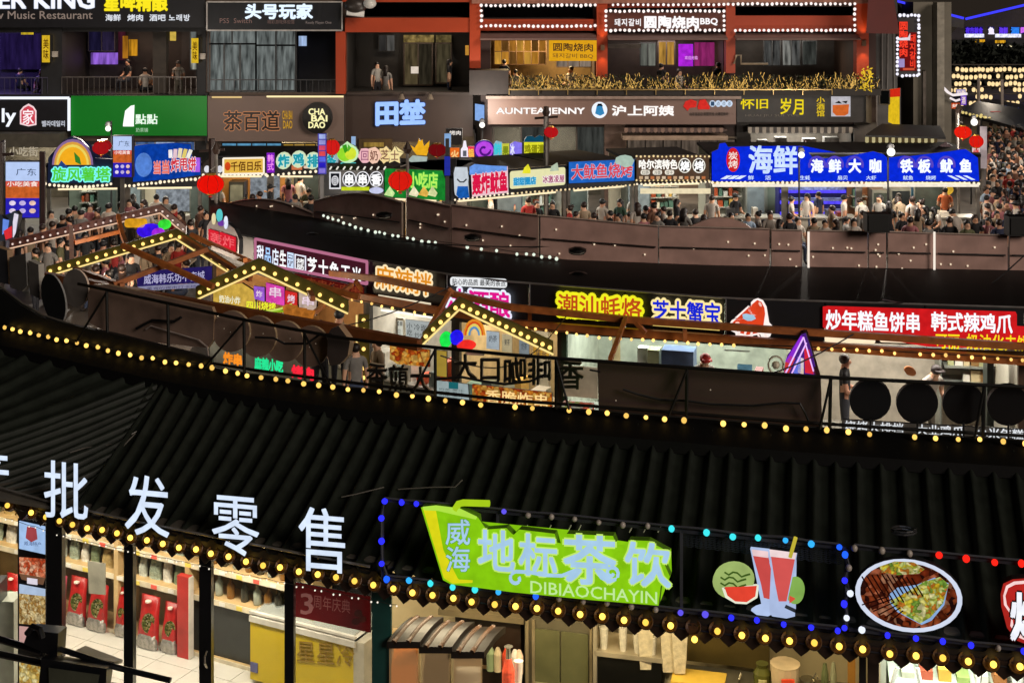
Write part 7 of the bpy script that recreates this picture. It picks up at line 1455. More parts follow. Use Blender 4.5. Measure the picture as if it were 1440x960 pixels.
# terrace edge with light twined twigs
fbx('terrace_edge', b4, 715, 125, 1229, 131, -1.0, -.0, pb('1a1512')); fbx('terrace_edge', b4, 661, 97, 715, 131, -.9, -.0, pb('2a201c'))
rng = random.Random(9)
for par_lb, x0, x1 in (('gold lit twigs in the planters along the left half of the restaurant terrace', 716, 960), ('gold lit twigs in the planters along the right half of the restaurant terrace', 960, 1228)):
    t = thing('planter', par_lb, 'planter', (X_((x0 + x1) / 2), DF - .7, Zf(126))); bx('planter_box', (X_(x0), DF - 1.1, Zf(131)), (X_(x1), DF - .6, Zf(122)), pb('221a14', .6), t)
    tw, gl = MB(), MB()
    for k in range(int((x1 - x0) * 1.15)):
        x = rng.uniform(x0 + 2, x1 - 2); hh = rng.uniform(12, 26) if rng.random() < .6 else rng.uniform(4, 12); y = 122; pts = [Vector((X_(x), DF - .85 + rng.uniform(-.22, .22), Zf(y + 3)))]
        for s in range(4): 
            q = pts[-1] + Vector((rng.uniform(-.09, .09), rng.uniform(-.05, .05), hh / 38 / 4)); pts.append(q)
        tw.tube(pts, .007, 3)
        for a, b in zip(pts, pts[1:]):
            if rng.random() < .6: 
                c = a.lerp(b, .5) + Vector((0, -.02, 0)); e = (b - a) * rng.uniform(.25, .55); gl.beam(c - e, c + e, .016, .016)
    tag(tw.build('twig', pb('3a2a18', .7), t), kind='stuff'); tag(gl.build('light_thread', em('e8b860', .85, .8, streak=1), t), kind='stuff')
    lf = MB()
    for k in range(int((x1 - x0) * 4)):
        c = Vector((X_(rng.uniform(x0, x1)), DF - .85 + rng.uniform(-.25, .25), Zf(rng.uniform(104, 124)))); a = Vector((rng.uniform(-1, 1), rng.uniform(-1, 1), rng.uniform(-1, 1))).normalized() * .07; b = Vector((rng.uniform(-1, 1), rng.uniform(-1, 1), rng.uniform(-1, 1))).normalized() * .04
        lf.add([c - a, c + b, c + a, c - b], [(0, 1, 2, 3)])
    tag(lf.build('foliage', pb('2a3018', .7, 0, .4, 6), t), kind='stuff')
railing('pale metal rail in front of the gold lit twigs', 716, 1160, 122.5, 130, -1.2, 12, pb('b89a60', .3, .5), posts=1)
m = MB()
for k in range(70):
    c = P(1219 + rng.uniform(-8, 7), rng.uniform(96, 127), 50.9); d = Vector((rng.uniform(-.1, .1), 0, rng.uniform(-.1, .1))); m.beam(c, c + d, .03, .03)
t = thing('lit_shrub', 'shrub wrapped densely in golden light thread at the right end of the terrace', 'shrub', P(1219, 127, 51)); tag(m.build('light_thread', em('e8c030', .9, .5, streak=1), t), kind='stuff'); bar('stem', [P(1219, 128, 51), P(1219, 100, 51)], .03, pb('3a2a18'), t)
# tea shop fascia
t = sign('fascia_sign', 'pinkish beige tea shop fascia with white letters and a round white portrait badge', FV3, R4(686, 135, 1035, 175), pb('80665c', .5, 0, .06, 1), .35, .9)
fbx('fascia_cap', b4, 684, 132, 1036, 136, -1.05, -.5, pb('9a8478', .5)); txt('AUNTEA JENNY', em('fff8f4', 1.1, 0), FV3, (698, 152, 822, 163), .93, .05, t, .045)
poly('badge', em('eef4ff', 1.05, 0), ell(843, 155, 11, 11.5, 24), FV3, .93, .04, t); poly('badge_print', em('3a90c8', .85), [(837, 160), (839, 150), (843, 147), (847, 150), (846, 156), (850, 160), (844, 163)], FV3, .945, .02, t); poly('badge_print', em('1c2838', .4), [(839, 150), (841, 146), (846, 146), (848, 150), (843, 149)], FV3, .95, .02, t)
txt('沪上阿姨', em('fff8f4', 1.1, 0), FV3, (860, 148, 948, 163, 0), .93, .05, t, .05)
poly('red_print', em('d83028', .9, .15), [(961, 150), (964, 143), (972, 140), (980, 143), (979, 151), (970, 152), (967, 156)], FV3, .93, .03, t); poly('red_print', em('d83028', .9, .15), [(981, 150), (984, 141), (992, 140), (998, 150), (998, 154), (982, 154)], FV3, .93, .03, t)
for k in range(4): poly('ring_print', em('d0e0f4', .95), ell(1002 + k * 8, 146, 4.2, 4.6, 14), FV3, .93, .03, t); txt('一点点茶'[k], em('4a6a90', .5), FV3, (999.5 + k * 8, 143, 1004.5 + k * 8, 149), .945, .01, t)
txt('山东省总店 加盟热线 火爆招商中', pb('2a201c'), FV3, (970, 158, 1024, 163), .93, .01, t); 
# dark fascia on the right
t = sign('fascia_sign', 'charcoal fascia with yellow brush characters and a small picture panel', FV3, R4(1036, 133, 1218, 172), pb('2c2826', .5), .35, .9)
txt('怀旧', em('e8d020', 1.05, 0), FV3, (1041, 139, 1082, 154, -1), .93, .05, t, .03); txt('岁月', em('e8d020', 1.05, 0), FV3, (1096, 137, 1133, 161, 1), .93, .05, t, .03); txt('小酒馆', em('d8b828', 1.0, 0), FV3, (1148, 136, 1160, 164), .93, .05, t, .04, vert=True); txt('HUAI JIU SUI YUE', pb('6a6258', e=.2), FV3, (1048, 161, 1124, 165), .93, .02, t)
poly('picture_panel', em('c8c4cc', .85), R4(1169, 136, 1196, 164), FV3, .93, .03, t); poly('orange_bowl', em('d8682c', .9), [(1171, 148), (1194, 147), (1193, 160), (1188, 163), (1176, 163), (1171, 158)], FV3, .945, .02, t); poly('dark_print', em('2a2424', .3), [(1174, 145), (1180, 142), (1184, 146)], FV3, .945, .02, t); poly('dark_print', em('2a2424', .3), [(1184, 143), (1192, 142), (1190, 146)], FV3, .945, .02, t)
m = MB(); m.hexa([P(1218, 172, 51), P(1234, 178, 53), P(1234, 178, 54), P(1218, 172, 54), P(1218, 133, 51), P(1234, 131, 53), P(1234, 131, 54), P(1218, 133, 54)]); m.build('side_wall', pb('4a4440'), b4); fbx('corner_wall', b4, 1200, 172, 1232, 316, -.1, 2, pb('4c4640', .6)); fbx('column', b4, 850, 174, 880, 316, -.1, 0, pb('80685c', .6)); fbx('column', b4, 1035, 172, 1055, 316, -.1, 0, pb('3c3632', .6))
win(b4, 694, 178, 850, 232, .0, pb('4a4038'), [glass('cafe_glass', '6a6a60', .35), em('4a4c48', .5, .6, streak=1)], 4, 1, 2); win(b4, 882, 196, 1034, 232, .0, pb('2c2420'), [em('6a5c50', .5, .7, streak=1), em('8a7a68', .55, .6, streak=1), em('40382f', .5, .5, streak=1)], 6, 1, 1.6)
# scalloped awnings
def scallop(label, x0, x1, y0, y1, c1, c2, d=-.9, step=5):
    t = thing('scalloped_awning', label, 'awning', (X_((x0 + x1) / 2), DF + d, Zf(y1))); m = MB(); m.hexa([(X_(x0), DF + d, Zf(y0 + 3)), (X_(x1), DF + d, Zf(y0 + 3)), (X_(x1), DF - .05, Zf(y0) - .02), (X_(x0), DF - .05, Zf(y0) - .02), (X_(x0), DF + d, Zf(y0 + 3) + .05), (X_(x1), DF + d, Zf(y0 + 3) + .05), (X_(x1), DF - .05, Zf(y0) + .03), (X_(x0), DF - .05, Zf(y0) + .03)]); m.build('canopy', c1, t)
    n = int((x1 - x0) / step)
    for k in range(n):
        a = x0 + (x1 - x0) * k / n; b = x0 + (x1 - x0) * (k + 1) / n; poly('scallop', c1 if k % 2 else c2, [(a, y0 + 3), (b, y0 + 3), (b, y1 - 2), (lerp(a, b, .75), y1 - .4), ((a + b) / 2, y1), (lerp(a, b, .25), y1 - .4), (a, y1 - 2)], FV3, -d + .01, .03, t)
    return t
scallop('brown and beige scalloped awning under the tea shop fascia', 878, 1017, 177, 187, pb('5a4640'), pb('8a6e60'), -1.0); scallop('grey and cream scalloped awning under the charcoal fascia', 1052, 1199, 176, 188, pb('4a4644'), pb('a8a094'), -1.0)
fbx('hood', b4, 873, 187, 1018, 193, -1.0, -.1, pb('a8907c', .5))
for i, (x, y, w, h_, c) in enumerate(((823, 210, 9, 20, '5a5450'), (838, 212, 10, 18, '6a6258'), (905, 206, 12, 26, '9a8a78'), (930, 208, 10, 24, '8a7a6c'), (955, 206, 10, 26, 'a8988a'), (975, 208, 26, 20, '7a7068'), (1010, 210, 22, 18, '6a6460'), (1070, 200, 14, 30, 'b8b4ac'), (1095, 196, 16, 34, '989490'), (1135, 198, 18, 30, 'a09c98'), (1165, 196, 20, 34, '8a8884'))):
    tag(bx('shop_fitting', (X_(x), DF + .6, Zf(y + h_)), (X_(x + w), DF + 1.0, Zf(y)), pb(c, .5, 0, .4, 9)), ('grey stool', 'brown stool', 'beige machine', 'tan machine', 'pale machine', 'wide brown display', 'grey display', 'white cabinet', 'grey cabinet', 'pale rounded cabinet', 'grey rounded cabinet')[i] + ' inside the ground floor under the ' + ('tea shop fascia' if i < 7 else 'charcoal fascia'), 'shop fitting')
t = sign('umbrella_print', 'red paper umbrella display under the charcoal fascia', FV3, [(1122, 207), (1134, 199), (1148, 207)], pb('b84a40', .6, e=.1), .1, -.4)
# maroon box awning and street at the right
t = thing('awning_box', 'large dark maroon awning projecting at the top right of the orange building', 'awning', P(1240, 48, 50)); m = MB(); m.hexa([P(1218, 47, 50), P(1265, 48, 50), P(1265, 48, 53), P(1218, 47, 53), P(1222, -20, 50), P(1254, -20, 50), P(1254, -20, 53), P(1222, -20, 53)]); m.build('fabric', pb('5a1a14', .6, 0, .1, 2), t)
bld = thing('grey_building', 'grey corner building behind the red vertical sign', 'building', P(1300, 200, 62))
m = MB(); m.box((P(1232, 0, 54).x, 54.2, 0), (P(1264, 0, 54).x, 60, 9.5)); m.build('wall', pb('2a2624', .7), bld); m = MB(); m.box((P(1268, 0, 62).x, 60.2, 0), (P(1320, 0, 62).x, 72, 8.0)); m.build('wall', pb('6a6458', .7, 0, .2, 1), bld); m = MB(); m.box((P(1312, 0, 60).x, 59.4, 0), (P(1322, 0, 60).x, 60, 8.0)); m.build('column', pb('8a8478', .7), bld); m = MB(); m.hexa([P(1280, 30, 62), P(1355, 40, 62), P(1355, 40, 80), P(1280, 30, 80), P(1262, 4, 62), P(1356, 27, 62), P(1356, 27, 80), P(1262, 4, 80)]); m.build('roof', pb('2c2826', .6), bld)
for x in (1240, 1248, 1256): bar('drain_pipe', [P(x, 45, 53.8), P(x - 1 + (x % 3), 125, 53.8)], .05, pb('3c3836'), bld)
v = VP(1262, 51, 1294, 51)
t = sign('vertical_sign', 'vertical red lettered sign board with a border of white bulbs', v, R4(1262, 20, 1293, 108), pb('2a2526', .5), .25)
poly('red_panel', em('7a1818', .7, .2), R4(1266, 46, 1289, 100), v, .02, .02, t); txt('圆陶烧肉', em('f03c28', 1.1), v, (1264, 30, 1277, 80), .05, .03, t, .05, vert=True); txt('돼지갈비', em('f03c28', 1.1), v, (1279, 48, 1289, 96), .05, .03, t, .05, vert=True)
poly('white_print', em('e8e0e8', .95), [(1262, 54), (1277, 53), (1280, 47), (1280, 57), (1264, 57)], v, .08, .02, t); poly('lilac_print', em('a898d0', .8), R4(1263, 83, 1272, 95), v, .08, .02, t); poly('orange_strip', em('d85838', .9), R4(1270, 96, 1286, 99), v, .06, .02, t)
string('white bulbs bordering the vertical red sign', [v.pt(x, y, .1) for x, y in [(1266 + 5.2 * k, 22) for k in range(5)] + [(1292, 23 + 5.8 * k) for k in range(15)] + [(1290 - 5.2 * k, 107) for k in range(5)] + [(1262, 104 - 5.6 * k) for k in range(10)]], em('f4f0ff', 1.15, 0), .055, nocable=True)
t = sign('banner', 'red and yellow vertical banner at the corner of the charcoal shop', VP(1248, 52, 1266, 51), [(1250, 126), (1265, 124), (1265, 178), (1249, 172)], em('e8c020', .9, .15), .05); poly('red_top', em('d82c18', .9), [(1251, 126), (1265, 124), (1265, 136), (1251, 137)], VP(1248, 52, 1266, 51), .02, .02, t); win(b4, 1234, 126, 1248, 146, -.3, pb('5a5650'), [em('181818', .3)], 1, 1, 1.5)
for i, (q, c, s) in enumerate(((((1272, 110, 1279, 123)), 'c82820', '串'), ((1276, 126, 1283, 147), '6890c8', '酒吧'), ((1291, 167, 1314, 178), 'e03020', '烤肉拌饭'), ((1270, 174, 1288, 179), 'd03020', '炸鸡'), ((1338, 145, 1350, 153), 'd85018', '烤'), ((1393, 157, 1407, 167), 'd83030', '火锅'), ((1430, 166, 1445, 178), 'd82828', '茶'), ((1345, 126, 1358, 134), 'b0a8d8', '奶茶'), ((1351, 134, 1359, 148), '7040c8', '酒'))):
    vv = VP(1240, 62 + i, 1440, 62 + i); t = sign('street_sign', ('small red sign below the vertical bulb framed sign', 'slim pale blue upright sign below the vertical sign', 'red lit sign over the street right of the yellow banner', 'small red strip sign beside the yellow awning', 'small orange sign hanging in the street', 'small red framed sign right of the street post', 'red sign at the right edge above the crowd', 'small pale sign on the curved white tube', 'small violet sign under the pale one')[i], vv, R4(*q), em(c, .85, .2), .1); txt(s, em('f8e0d0', 1), vv, (q[0] + 1, q[1] + 1.5, q[2] - 1, q[3] - 1.5), .02, .02, t, .03, vert=i in (1,))
t = thing('white_tube_sign', 'curved white neon tube above the street', 'neon sign', P(1330, 130, 60)); bar('neon_tube', [P(x, y, 60) for x, y in ((1321, 114), (1325, 122), (1333, 130), (1340, 134), (1360, 132))], .06, em('f4e8e8', 1.05, 0), t); bar('neon_tube', [P(x, y, 60) for x, y in ((1336, 138), (1344, 142), (1350, 140))], .05, em('f4e8e8', 1.0, 0), t)
# yellow lettered awning roof right
ya = thing('awning_stall', 'stall with a yellow lettered scalloped awning behind the blue sign', 'stall', P(1265, 210, 47)); m = MB(); m.hexa([P(1216, 193, 47), P(1330, 196, 47), P(1322, 180, 50), P(1240, 176, 50), P(1216, 190, 47), P(1330, 193, 47), P(1322, 177, 50), P(1240, 174, 50)]); m.build('roof', pb('141414'), ya)
v = VP(1216, 47, 1310, 47); poly('yellow_board', em('d8bc3c', .8, .2), R4(1217, 201, 1298, 213), v, 0, .1, ya); txt('老北京炸酱面', em('6a3410', .4), v, (1222, 203, 1296, 211), .02, .02, ya, .03)
for k in range(22): poly('scallop', em(('e8d8a0', '5a4a30')[k % 2], .6), [(1217 + k * 4.6, 193 + k * .12), (1221.6 + k * 4.6, 193 + k * .12), (1221.6 + k * 4.6, 200), (1219.3 + k * 4.6, 202), (1217 + k * 4.6, 200)], v, .05, .03, ya)
m = MB(); m.box((P(1217, 0, 47.2).x, 47.2, 0), (P(1330, 0, 47.2).x, 49.5, 2.9)); m.build('wall', pb('3a3430'), ya)
for i, (x, y, r_) in enumerate(((1330, 208, 14),)): t = thing('parasol', 'grey parasol behind the right end of the blue sign', 'parasol', P(x, 220, 46)); c = P(x, 202, 46); m = MB(); m.lathe(c, [(.45, -.35), (.3, -.15), (.02, .05)], 10); m.build('canopy', pb('5a4c50', .6), t); bar('pole', [c, Vector((c.x, c.y, 0))], .02, RM, t)
# distant: roof with blue light lines, purple shops, hedge, lantern wall
far = thing('far_building', 'far building whose V shaped roof edge carries thin blue light lines', 'building', P(1400, 90, 120))
for a, b, dd_ in (((1262, 2), (1355, 26), 61.5), ((1358, 27), (1460, 3), 110)): bar('light_line', [P(a[0], a[1], dd_), P(b[0], b[1], dd_)], .0009 * dd_, em('3c3cff', 1.3, 0), far)
m = MB(); m.hexa([P(1330, 56, 112), P(1480, 56, 112), P(1480, 56, 125), P(1330, 56, 125), P(1356, 29, 112), P(1480, 4, 112), P(1480, 4, 125), P(1356, 29, 125)]); m.build('wall', pb('2c2428', .7), far); m = MB(); m.box((P(1320, 56, 112).x, 111, 0), (P(1480, 56, 112).x, 125, P(0, 56, 112).z)); m.build('wall', pb('14141a', .7), far)
v = VP(1340, 109, 1460, 109)
for i, (x0, x1, c, s) in enumerate(((1358, 1382, '4a2ad0', '夜市美食'), (1390, 1398, 'e8e0f8', '鱼'), (1405, 1417, '5a34d8', '海鲜'), (1422, 1433, '2878e0', '酒'), (1436, 1450, 'c060e0', '吧'))):
    t = sign('far_sign', ('long violet sign', 'small white sign', 'second violet sign', 'light blue sign', 'pink violet sign at the photo edge')[i] + ' of the distant purple lit shops', v, R4(x0, 38, x1, 48), em('1a1060', .8), .2, group='signs of the distant purple shops'); txt(s, em(c, 1.2), v, (x0, 39, x1, 48), .03, .05, t, .08)
for i, (a, b) in enumerate(((1357, 1384), (1400, 1436))): tag(poly('light_strip', em('e8e8ff', 1.1, .4), R4(a, 48, b, 53), v, .05, .1), ('left', 'right')[i] + ' white lit strip under the distant violet signs', 'light strip')
for i, q in enumerate(((1367, 56, 1385, 64), (1400, 57, 1414, 61))): tag(poly('lit_window', em('c8921c', .9, .7, streak=1), R4(*q), v, .05, .1), ('bright', 'dim')[i] + ' amber lit window under the distant violet signs', 'window')
for i, (x, y) in enumerate(((1370, 65), (1406, 64), (1422, 65))): t = bulbmesh(.12, em('fff0c0', 1.2, 0)); o = inst('street_lamp', t, P(x, y, 108), None, sc=(1.6, 1, .6)); tag(o, ('left', 'middle', 'right')[i] + ' small warm lamp under the distant amber windows', 'lamp')
hd_ = thing('hedge', 'dark mass of bushes between the distant violet signs and the lantern wall', 'hedge', P(1390, 95, 95)); m = MB(); rng = random.Random(2)
for k in range(4200):
    c = P(rng.uniform(1318, 1460), 0, 95); top = 4.45 + .15 * math.sin(c.x * .9) + .1 * math.sin(c.x * 2.3); c.z = rng.uniform(1.8, top + .3 * rng.random()); c.y += rng.uniform(-1.5, 1.5); a = Vector((rng.uniform(-1, 1), rng.uniform(-1, 1), rng.uniform(-1, 1))).normalized() * .22; b = a.cross(Vector((rng.uniform(-1, 1), rng.uniform(-1, 1), rng.uniform(-1, 1)))).normalized() * .11
    m.add([c - a, c + b, c + a, c - b], [(0, 1, 2, 3)])
tag(m.build('foliage', pb('10180e', .8, 0, .4, 3), hd_), kind='stuff')
lw = thing('lantern_wall', 'rack of many small glowing cream lanterns at the far end of the street', 'lantern rack', P(1390, 165, 82)); m = MB(); fr_ = pb('2a2018', .6)
for x in (1330, 1352, 1376, 1409, 1452): m.beam(P(x, 200, 82), P(x, 92, 82), .12, .12)
for y in (95, 106, 116, 126, 136, 146): m.beam(P(1322, y - 4, 82), P(1455, y - 4, 82), .06, .06)
m.build('rack_frame', fr_, lw); lm = bpy.data.meshes.new('lantern'); mm = MB(); mm.lathe((0, 0, 0), [(.05, -.13), (.1, -.08), (.11, .05), (.05, .12)], 8); lm.from_pydata(mm.v, [], mm.f); lm.materials.append(em('ffdca0', 1.15, .15))
for j, y in enumerate((98, 108, 118, 127, 136, 145)):
    x = 1322 + j * 5
    while x < 1450:
        if not (rng.random() < (.08, .12, .2, .35, .5, .6)[j]): inst('lantern', lm, P(x, y + rng.uniform(-1, 1), 82 - rng.uniform(0, .3)), lw)
        x += rng.uniform(5.2, 7.6)
# right side stall roofs along the far street
for i, (pts, c, lb) in enumerate((([(1348, 158), (1374, 142), (1455, 156), (1455, 186), (1380, 165)], '0e121c', 'dark stall roof edged with lights over the crowded street at the right'), ([(1372, 145), (1400, 140), (1455, 150), (1455, 160)], '141a2c', 'farther dark stall roof behind the edged one'))):
    D = 66 + i * 8; t = thing('stall_roof', lb, 'stall', P(1400, 170, D)); m = MB(); n = len(pts); f = [P(x, y, D + (165 - y) * .15) for x, y in pts]; m.add(f + [p - Vector((0, 0, .15)) for p in f], [tuple(range(n)), tuple(range(2 * n - 1, n - 1, -1))] + [(a, (a + 1) % n, n + (a + 1) % n, n + a) for a in range(n)]); m.build('roof', pb(c, .5), t)
    for x in (1380, 1420, 1452): bar('post', [P(x, 166 + (x - 1380) * .25, D), Vector((P(x, 170, D).x, D, 0))], .05, pb('3a3a3c'), t)
string('yellow lights along the edge of the dark roof above the right hand crowd', [P(1380 + k * 6, 163 + k * 1.9, 65.8) for k in range(11)], em('f0d890', 1, 0), .07); string('blue lights on the farther stall roof at the right', [P(1378 + k * 9, 144 + k * 1.6, 73.5) for k in range(8)], em('6888f8', .9, 0), .06)
string('yellow lights sloping down on the left of the street post', [P(1354 + k * 5, 158 + k * 1.2, 62) for k in range(7)], em('e8d080', .9, 0), .06)
for i, (x, y0, y1, D) in enumerate(((1300, 100, 155, 60), (1376, 110, 170, 70), (1409, 112, 165, 75), (1346, 158, 205, 56))):
    p = P(x, y0, D); tag(bar('street_post', [Vector((p.x, p.y, 0)), p], .08, pb('8a8078', .5)), ('pale street post below the grey building', 'slim post in front of the lantern wall, left one', 'slim post in front of the lantern wall, right one', 'pale square post beside the two red lanterns')[i], 'post')
t = sign('post_wrap', 'pale lit panel wrapped round the post right of the two red lanterns', VP(1376, 46, 1390, 46), R4(1378, 178, 1388, 237), pb('b8b0b8', .5, e=.15), .3); bar('post', [P(1383, 237, 46.2), Vector((P(1383, 237, 46.2).x, 46.2, 0))], .08, pb('6a6664'), t)
t = sign('light_box', 'small white red light box below the lower lantern', VP(1366, 44.4, 1382, 44.4), R4(1367, 208, 1378, 224), em('e8c8c8', .9, .2), .12); txt('烤', em('d82820', .9), VP(1366, 44.4, 1382, 44.4), (1368, 209, 1377, 222), .02, .02, t, .03)
string('scattered white street lights below the vertical sign', [P(x, y, 66) for x, y in ((1286, 115), (1290, 122), (1293, 127), (1292, 134), (1304, 138), (1306, 45), (1296, 117), (1291, 142))], em('f0f0e8', 1.1, 0), .07, nocable=True)
# ================================================================== people
SK = {}
def skeleton(pose):
    """joints at 1.70 m standing height, facing -Y; returns verts, radii, edges, region of each joint"""
    v = {}; r = {}; reg = {}; e = []
    def a(n, p, rad, g, par=None):
        v[n] = Vector(p); r[n] = rad; reg[n] = g
        if par: e.append((par, n))
    dz = 0; fy = 0; lean = 0
    if pose == 'sit': dz = -.42
    if pose == 'bend': lean = .38
    def up(x, y, z): return (x, y - lean * (z - .95) * 1.1, z + dz - (lean * lean * .8 * max(0, z - .95)))
    a('pel', up(0, 0, .95), (.155, .105), 'p'); a('wai', up(0, 0, 1.08), (.135, .095), 's', 'pel'); a('che', up(0, .0, 1.28), (.165, .11), 's', 'wai'); a('nk0', up(0, .01, 1.41), (.085, .075), 's', 'che')
    a('nk', up(0, 0, 1.47), (.055, .055), 'h', 'nk0'); a('hd', up(0, -.015, 1.55), (.078, .09), 'h', 'nk'); a('hd2', up(0, -.01, 1.63), (.075, .085), 'h', 'hd')
    a('nose', up(0, -.115, 1.555), (.014, .014), 'h', 'hd')
    for s, n in ((1, 'l'), (-1, 'r')):
        a('sh' + n, up(s * .17, 0, 1.37), (.062, .062), 's', 'nk0')
        P_ = {'stand': ((s * .215, .01, 1.1), (s * .22, -.03, .87), (s * .215, -.05, .77)), 'fwd': ((s * .22, -.02, 1.12), (s * .17, -.22, 1.04), (s * .14, -.31, 1.07)),
              'walk': ((s * .215, s * .09, 1.12), (s * .21, s * .04 - .08, .9), (s * .205, s * .02 - .12, .81)), 'sit': ((s * .21, -.06, 1.12), (s * .17, -.26, 1.02), (s * .13, -.34, 1.02)),
              'bend': ((s * .22, -.05, 1.13), (s * .18, -.25, .98), (s * .14, -.33, .95)), 'phone': ((s * .22, 0, 1.12), ((s * .19, -.2, 1.3) if s > 0 else (s * .21, -.04, .88)), ((s * .15, -.24, 1.42) if s > 0 else (s * .21, -.06, .78)))}[pose]
        a('el' + n, up(*P_[0]), (.043, .043), 'a', 'sh' + n); a('wr' + n, up(*P_[1]), (.03, .026), 'a', 'el' + n); a('ha' + n, up(*P_[2]), (.034, .018), 'a', 'wr' + n)
        if pose == 'sit':
            a('hp' + n, (s * .09, -.04, .5), (.088, .088), 'p', 'pel'); a('kn' + n, (s * .12, -.43, .5), (.062, .062), 'p', 'hp' + n); a('an' + n, (s * .12, -.42, .1), (.04, .04), 'p', 'kn' + n)
        else:
            st = .16 * s if pose == 'walk' else 0
            a('hp' + n, (s * .09, 0, .84), (.09, .09), 'p', 'pel'); a('kn' + n, (s * .1, -st * .6 - .01, .47), (.062, .062), 'p', 'hp' + n); a('an' + n, (s * .105, -st * 1.1 + .02, .09), (.04, .04), 'p', 'kn' + n)
        q = v['an' + n]; a('to' + n, (q.x, q.y - .13, .035), (.042, .03), 'f', 'an' + n)
    return v, r, reg, e
def body(pose):
    if pose in SK: return SK[pose]
    v, r, reg, e = skeleton(pose); names = list(v); ix = {n: i for i, n in enumerate(names)}
    me = bpy.data.meshes.new('sk'); me.from_pydata([v[n] for n in names], [(ix[a], ix[b]) for a, b in e], [])
    o = bpy.data.objects.new('sk', me); C.objects.link(o); m = o.modifiers.new('s', 'SKIN'); m.use_smooth_shade = True
    for i, n in enumerate(names):
        sv = me.skin_vertices[0].data[i]; sv.radius = r[n]; sv.use_root = (i == 0)
    s = o.modifiers.new('d', 'SUBSURF'); s.levels = 1
    dg = bpy.context.evaluated_depsgraph_get(); ev = o.evaluated_get(dg); em_ = bpy.data.meshes.new_from_object(ev)
    bpy.data.objects.remove(o)
    em_.materials.clear(); 
    for k in range(4): em_.materials.append(None)
    segs = [(v[a], v[b], reg[b] if reg[b] != 'a' or a[:2] != 'sh' else 'sl') for a, b in e]
    code = {'h': 0, 'a': 0, 's': 1, 'sl': 1, 'p': 2, 'f': 3}
    for p in em_.polygons:
        c = p.center; best = 9; g = 1
        for a, b, rg in segs:
            d = b - a; t = max(0, min(1, (c - a).dot(d) / max(1e-6, d.length_squared))); dd = (c - a - d * t).length
            if rg == 'a' or rg == 'sl': dd *= 1.0
            if dd < best: best, g = dd, code[rg] if not (rg == 'sl' and t > .6) else 0
        p.material_index = g; p.use_smooth = True
    em_.name = 'body_' + pose
    SK[pose] = (em_, v['hd2'].copy(), max(q.co.z for q in em_.vertices)); return SK[pose]
def hairmesh(kind):
    m = MB()
    if kind == 'short': m.ball((0, .018, .005), .098, 10, 7, 0, (.92, 1.0, .95))
    elif kind == 'long':
        m.ball((0, .02, .0), .104, 10, 7, 0, (.95, 1.0, 1.0)); m.hexa([(-.085, .02, -.28), (.085, .02, -.28), (.07, .11, -.28), (-.07, .11, -.28), (-.1, .0, .02), (.1, .0, .02), (.08, .115, .02), (-.08, .115, .02)])
    elif kind == 'bun': m.ball((0, .018, .005), .098, 10, 7, 0, (.92, 1.0, .95)); m.ball((0, .09, .07), .05, 8, 5)
    elif kind == 'cap':
        m.ball((0, .01, .015), .106, 12, 7, 0, (.94, 1.02, .85)); m.hexa([(-.07, -.17, .0), (.07, -.17, .0), (.085, -.06, .0), (-.085, -.06, .0), (-.07, -.17, .014), (.07, -.17, .014), (.085, -.06, .03), (-.085, -.06, .03)])
    me = bpy.data.meshes.new(kind); me.from_pydata(m.v, [], m.f); me.materials.append(None); me.polygons.foreach_set('use_smooth', [True] * len(me.polygons)); return me
HM = {}
SKIN = [pb('c89878', .55, 0, .08, 6), pb('b8866a', .55, 0, .08, 6), pb('d8aa8c', .55, 0, .08, 6)]
HAIRM = [pb('14100e', .5), pb('1e1612', .5), pb('2c1c14', .5)]
PANT = [pb('1c1e26', .8), pb('2a2c34', .8), pb('3a4660', .8), pb('14141a', .8), pb('6a6458', .8)]
SHIRT = {'white': 'b4aca2', 'black': '16161a', 'grey': '7a7874', 'pink': 'a0646a', 'beige': '94826a', 'blue': '3c5488', 'navy': '1c2440', 'red': 'a82c28', 'olive': '5c5c40', 'pale blue': '9ab0c8', 'brown': '6a4836', 'orange': 'c8683a', 'striped grey': '98948c', 'green': '2c4a3a'}
ALLP = []
prng = random.Random(21)
def person(x, y, shirt='white', pose='stand', face=None, floor=0., hair=None, hairc=None, place='', sc=None, label=None, D=None, group=None, capc=None):
    me, hd, top = body(pose); sc = sc or prng.uniform(.94, 1.06)
    if D is None: D = (H - floor - top * sc) * F / (y - HY)
    p = P(x, y, D); z = p.z - top * sc
    if D is not None and abs(z - floor) > .02 and place == 'keep': z = floor
    ang = math.radians(face if face is not None else prng.choice([0, 180, 160, 200, 90, -90, 30, -40, 140, 220]))
    t = thing('person', '', 'person', (p.x, p.y, z), group); t.rotation_euler = (0, 0, ang); t.scale = (sc, sc, sc)
    o = bpy.data.objects.new('body', me); C.objects.link(o); o.parent = t
    ms = [prng.choice(SKIN), pb(SHIRT[shirt], .8, 0, .15, 8, .2), prng.choice(PANT), pb('2a2622', .6)]
    for k in range(4): o.material_slots[k].link = 'OBJECT'; o.material_slots[k].material = ms[k]
    hair = hair or prng.choice(['short', 'short', 'long', 'bun', 'short', 'cap' if prng.random() < .3 else 'long'])
    if hair not in HM: HM[hair] = hairmesh(hair)
    h = bpy.data.objects.new('cap' if hair == 'cap' else 'hair', HM[hair]); C.objects.link(h); h.parent = t; h.location = hd - Vector((0, 0, .035))
    h.material_slots[0].link = 'OBJECT'; h.material_slots[0].material = pb(capc or '1a1a1c', .6) if hair == 'cap' else prng.choice(HAIRM)
    ALLP.append((t, x, shirt, place, hair, pose, label)); return t
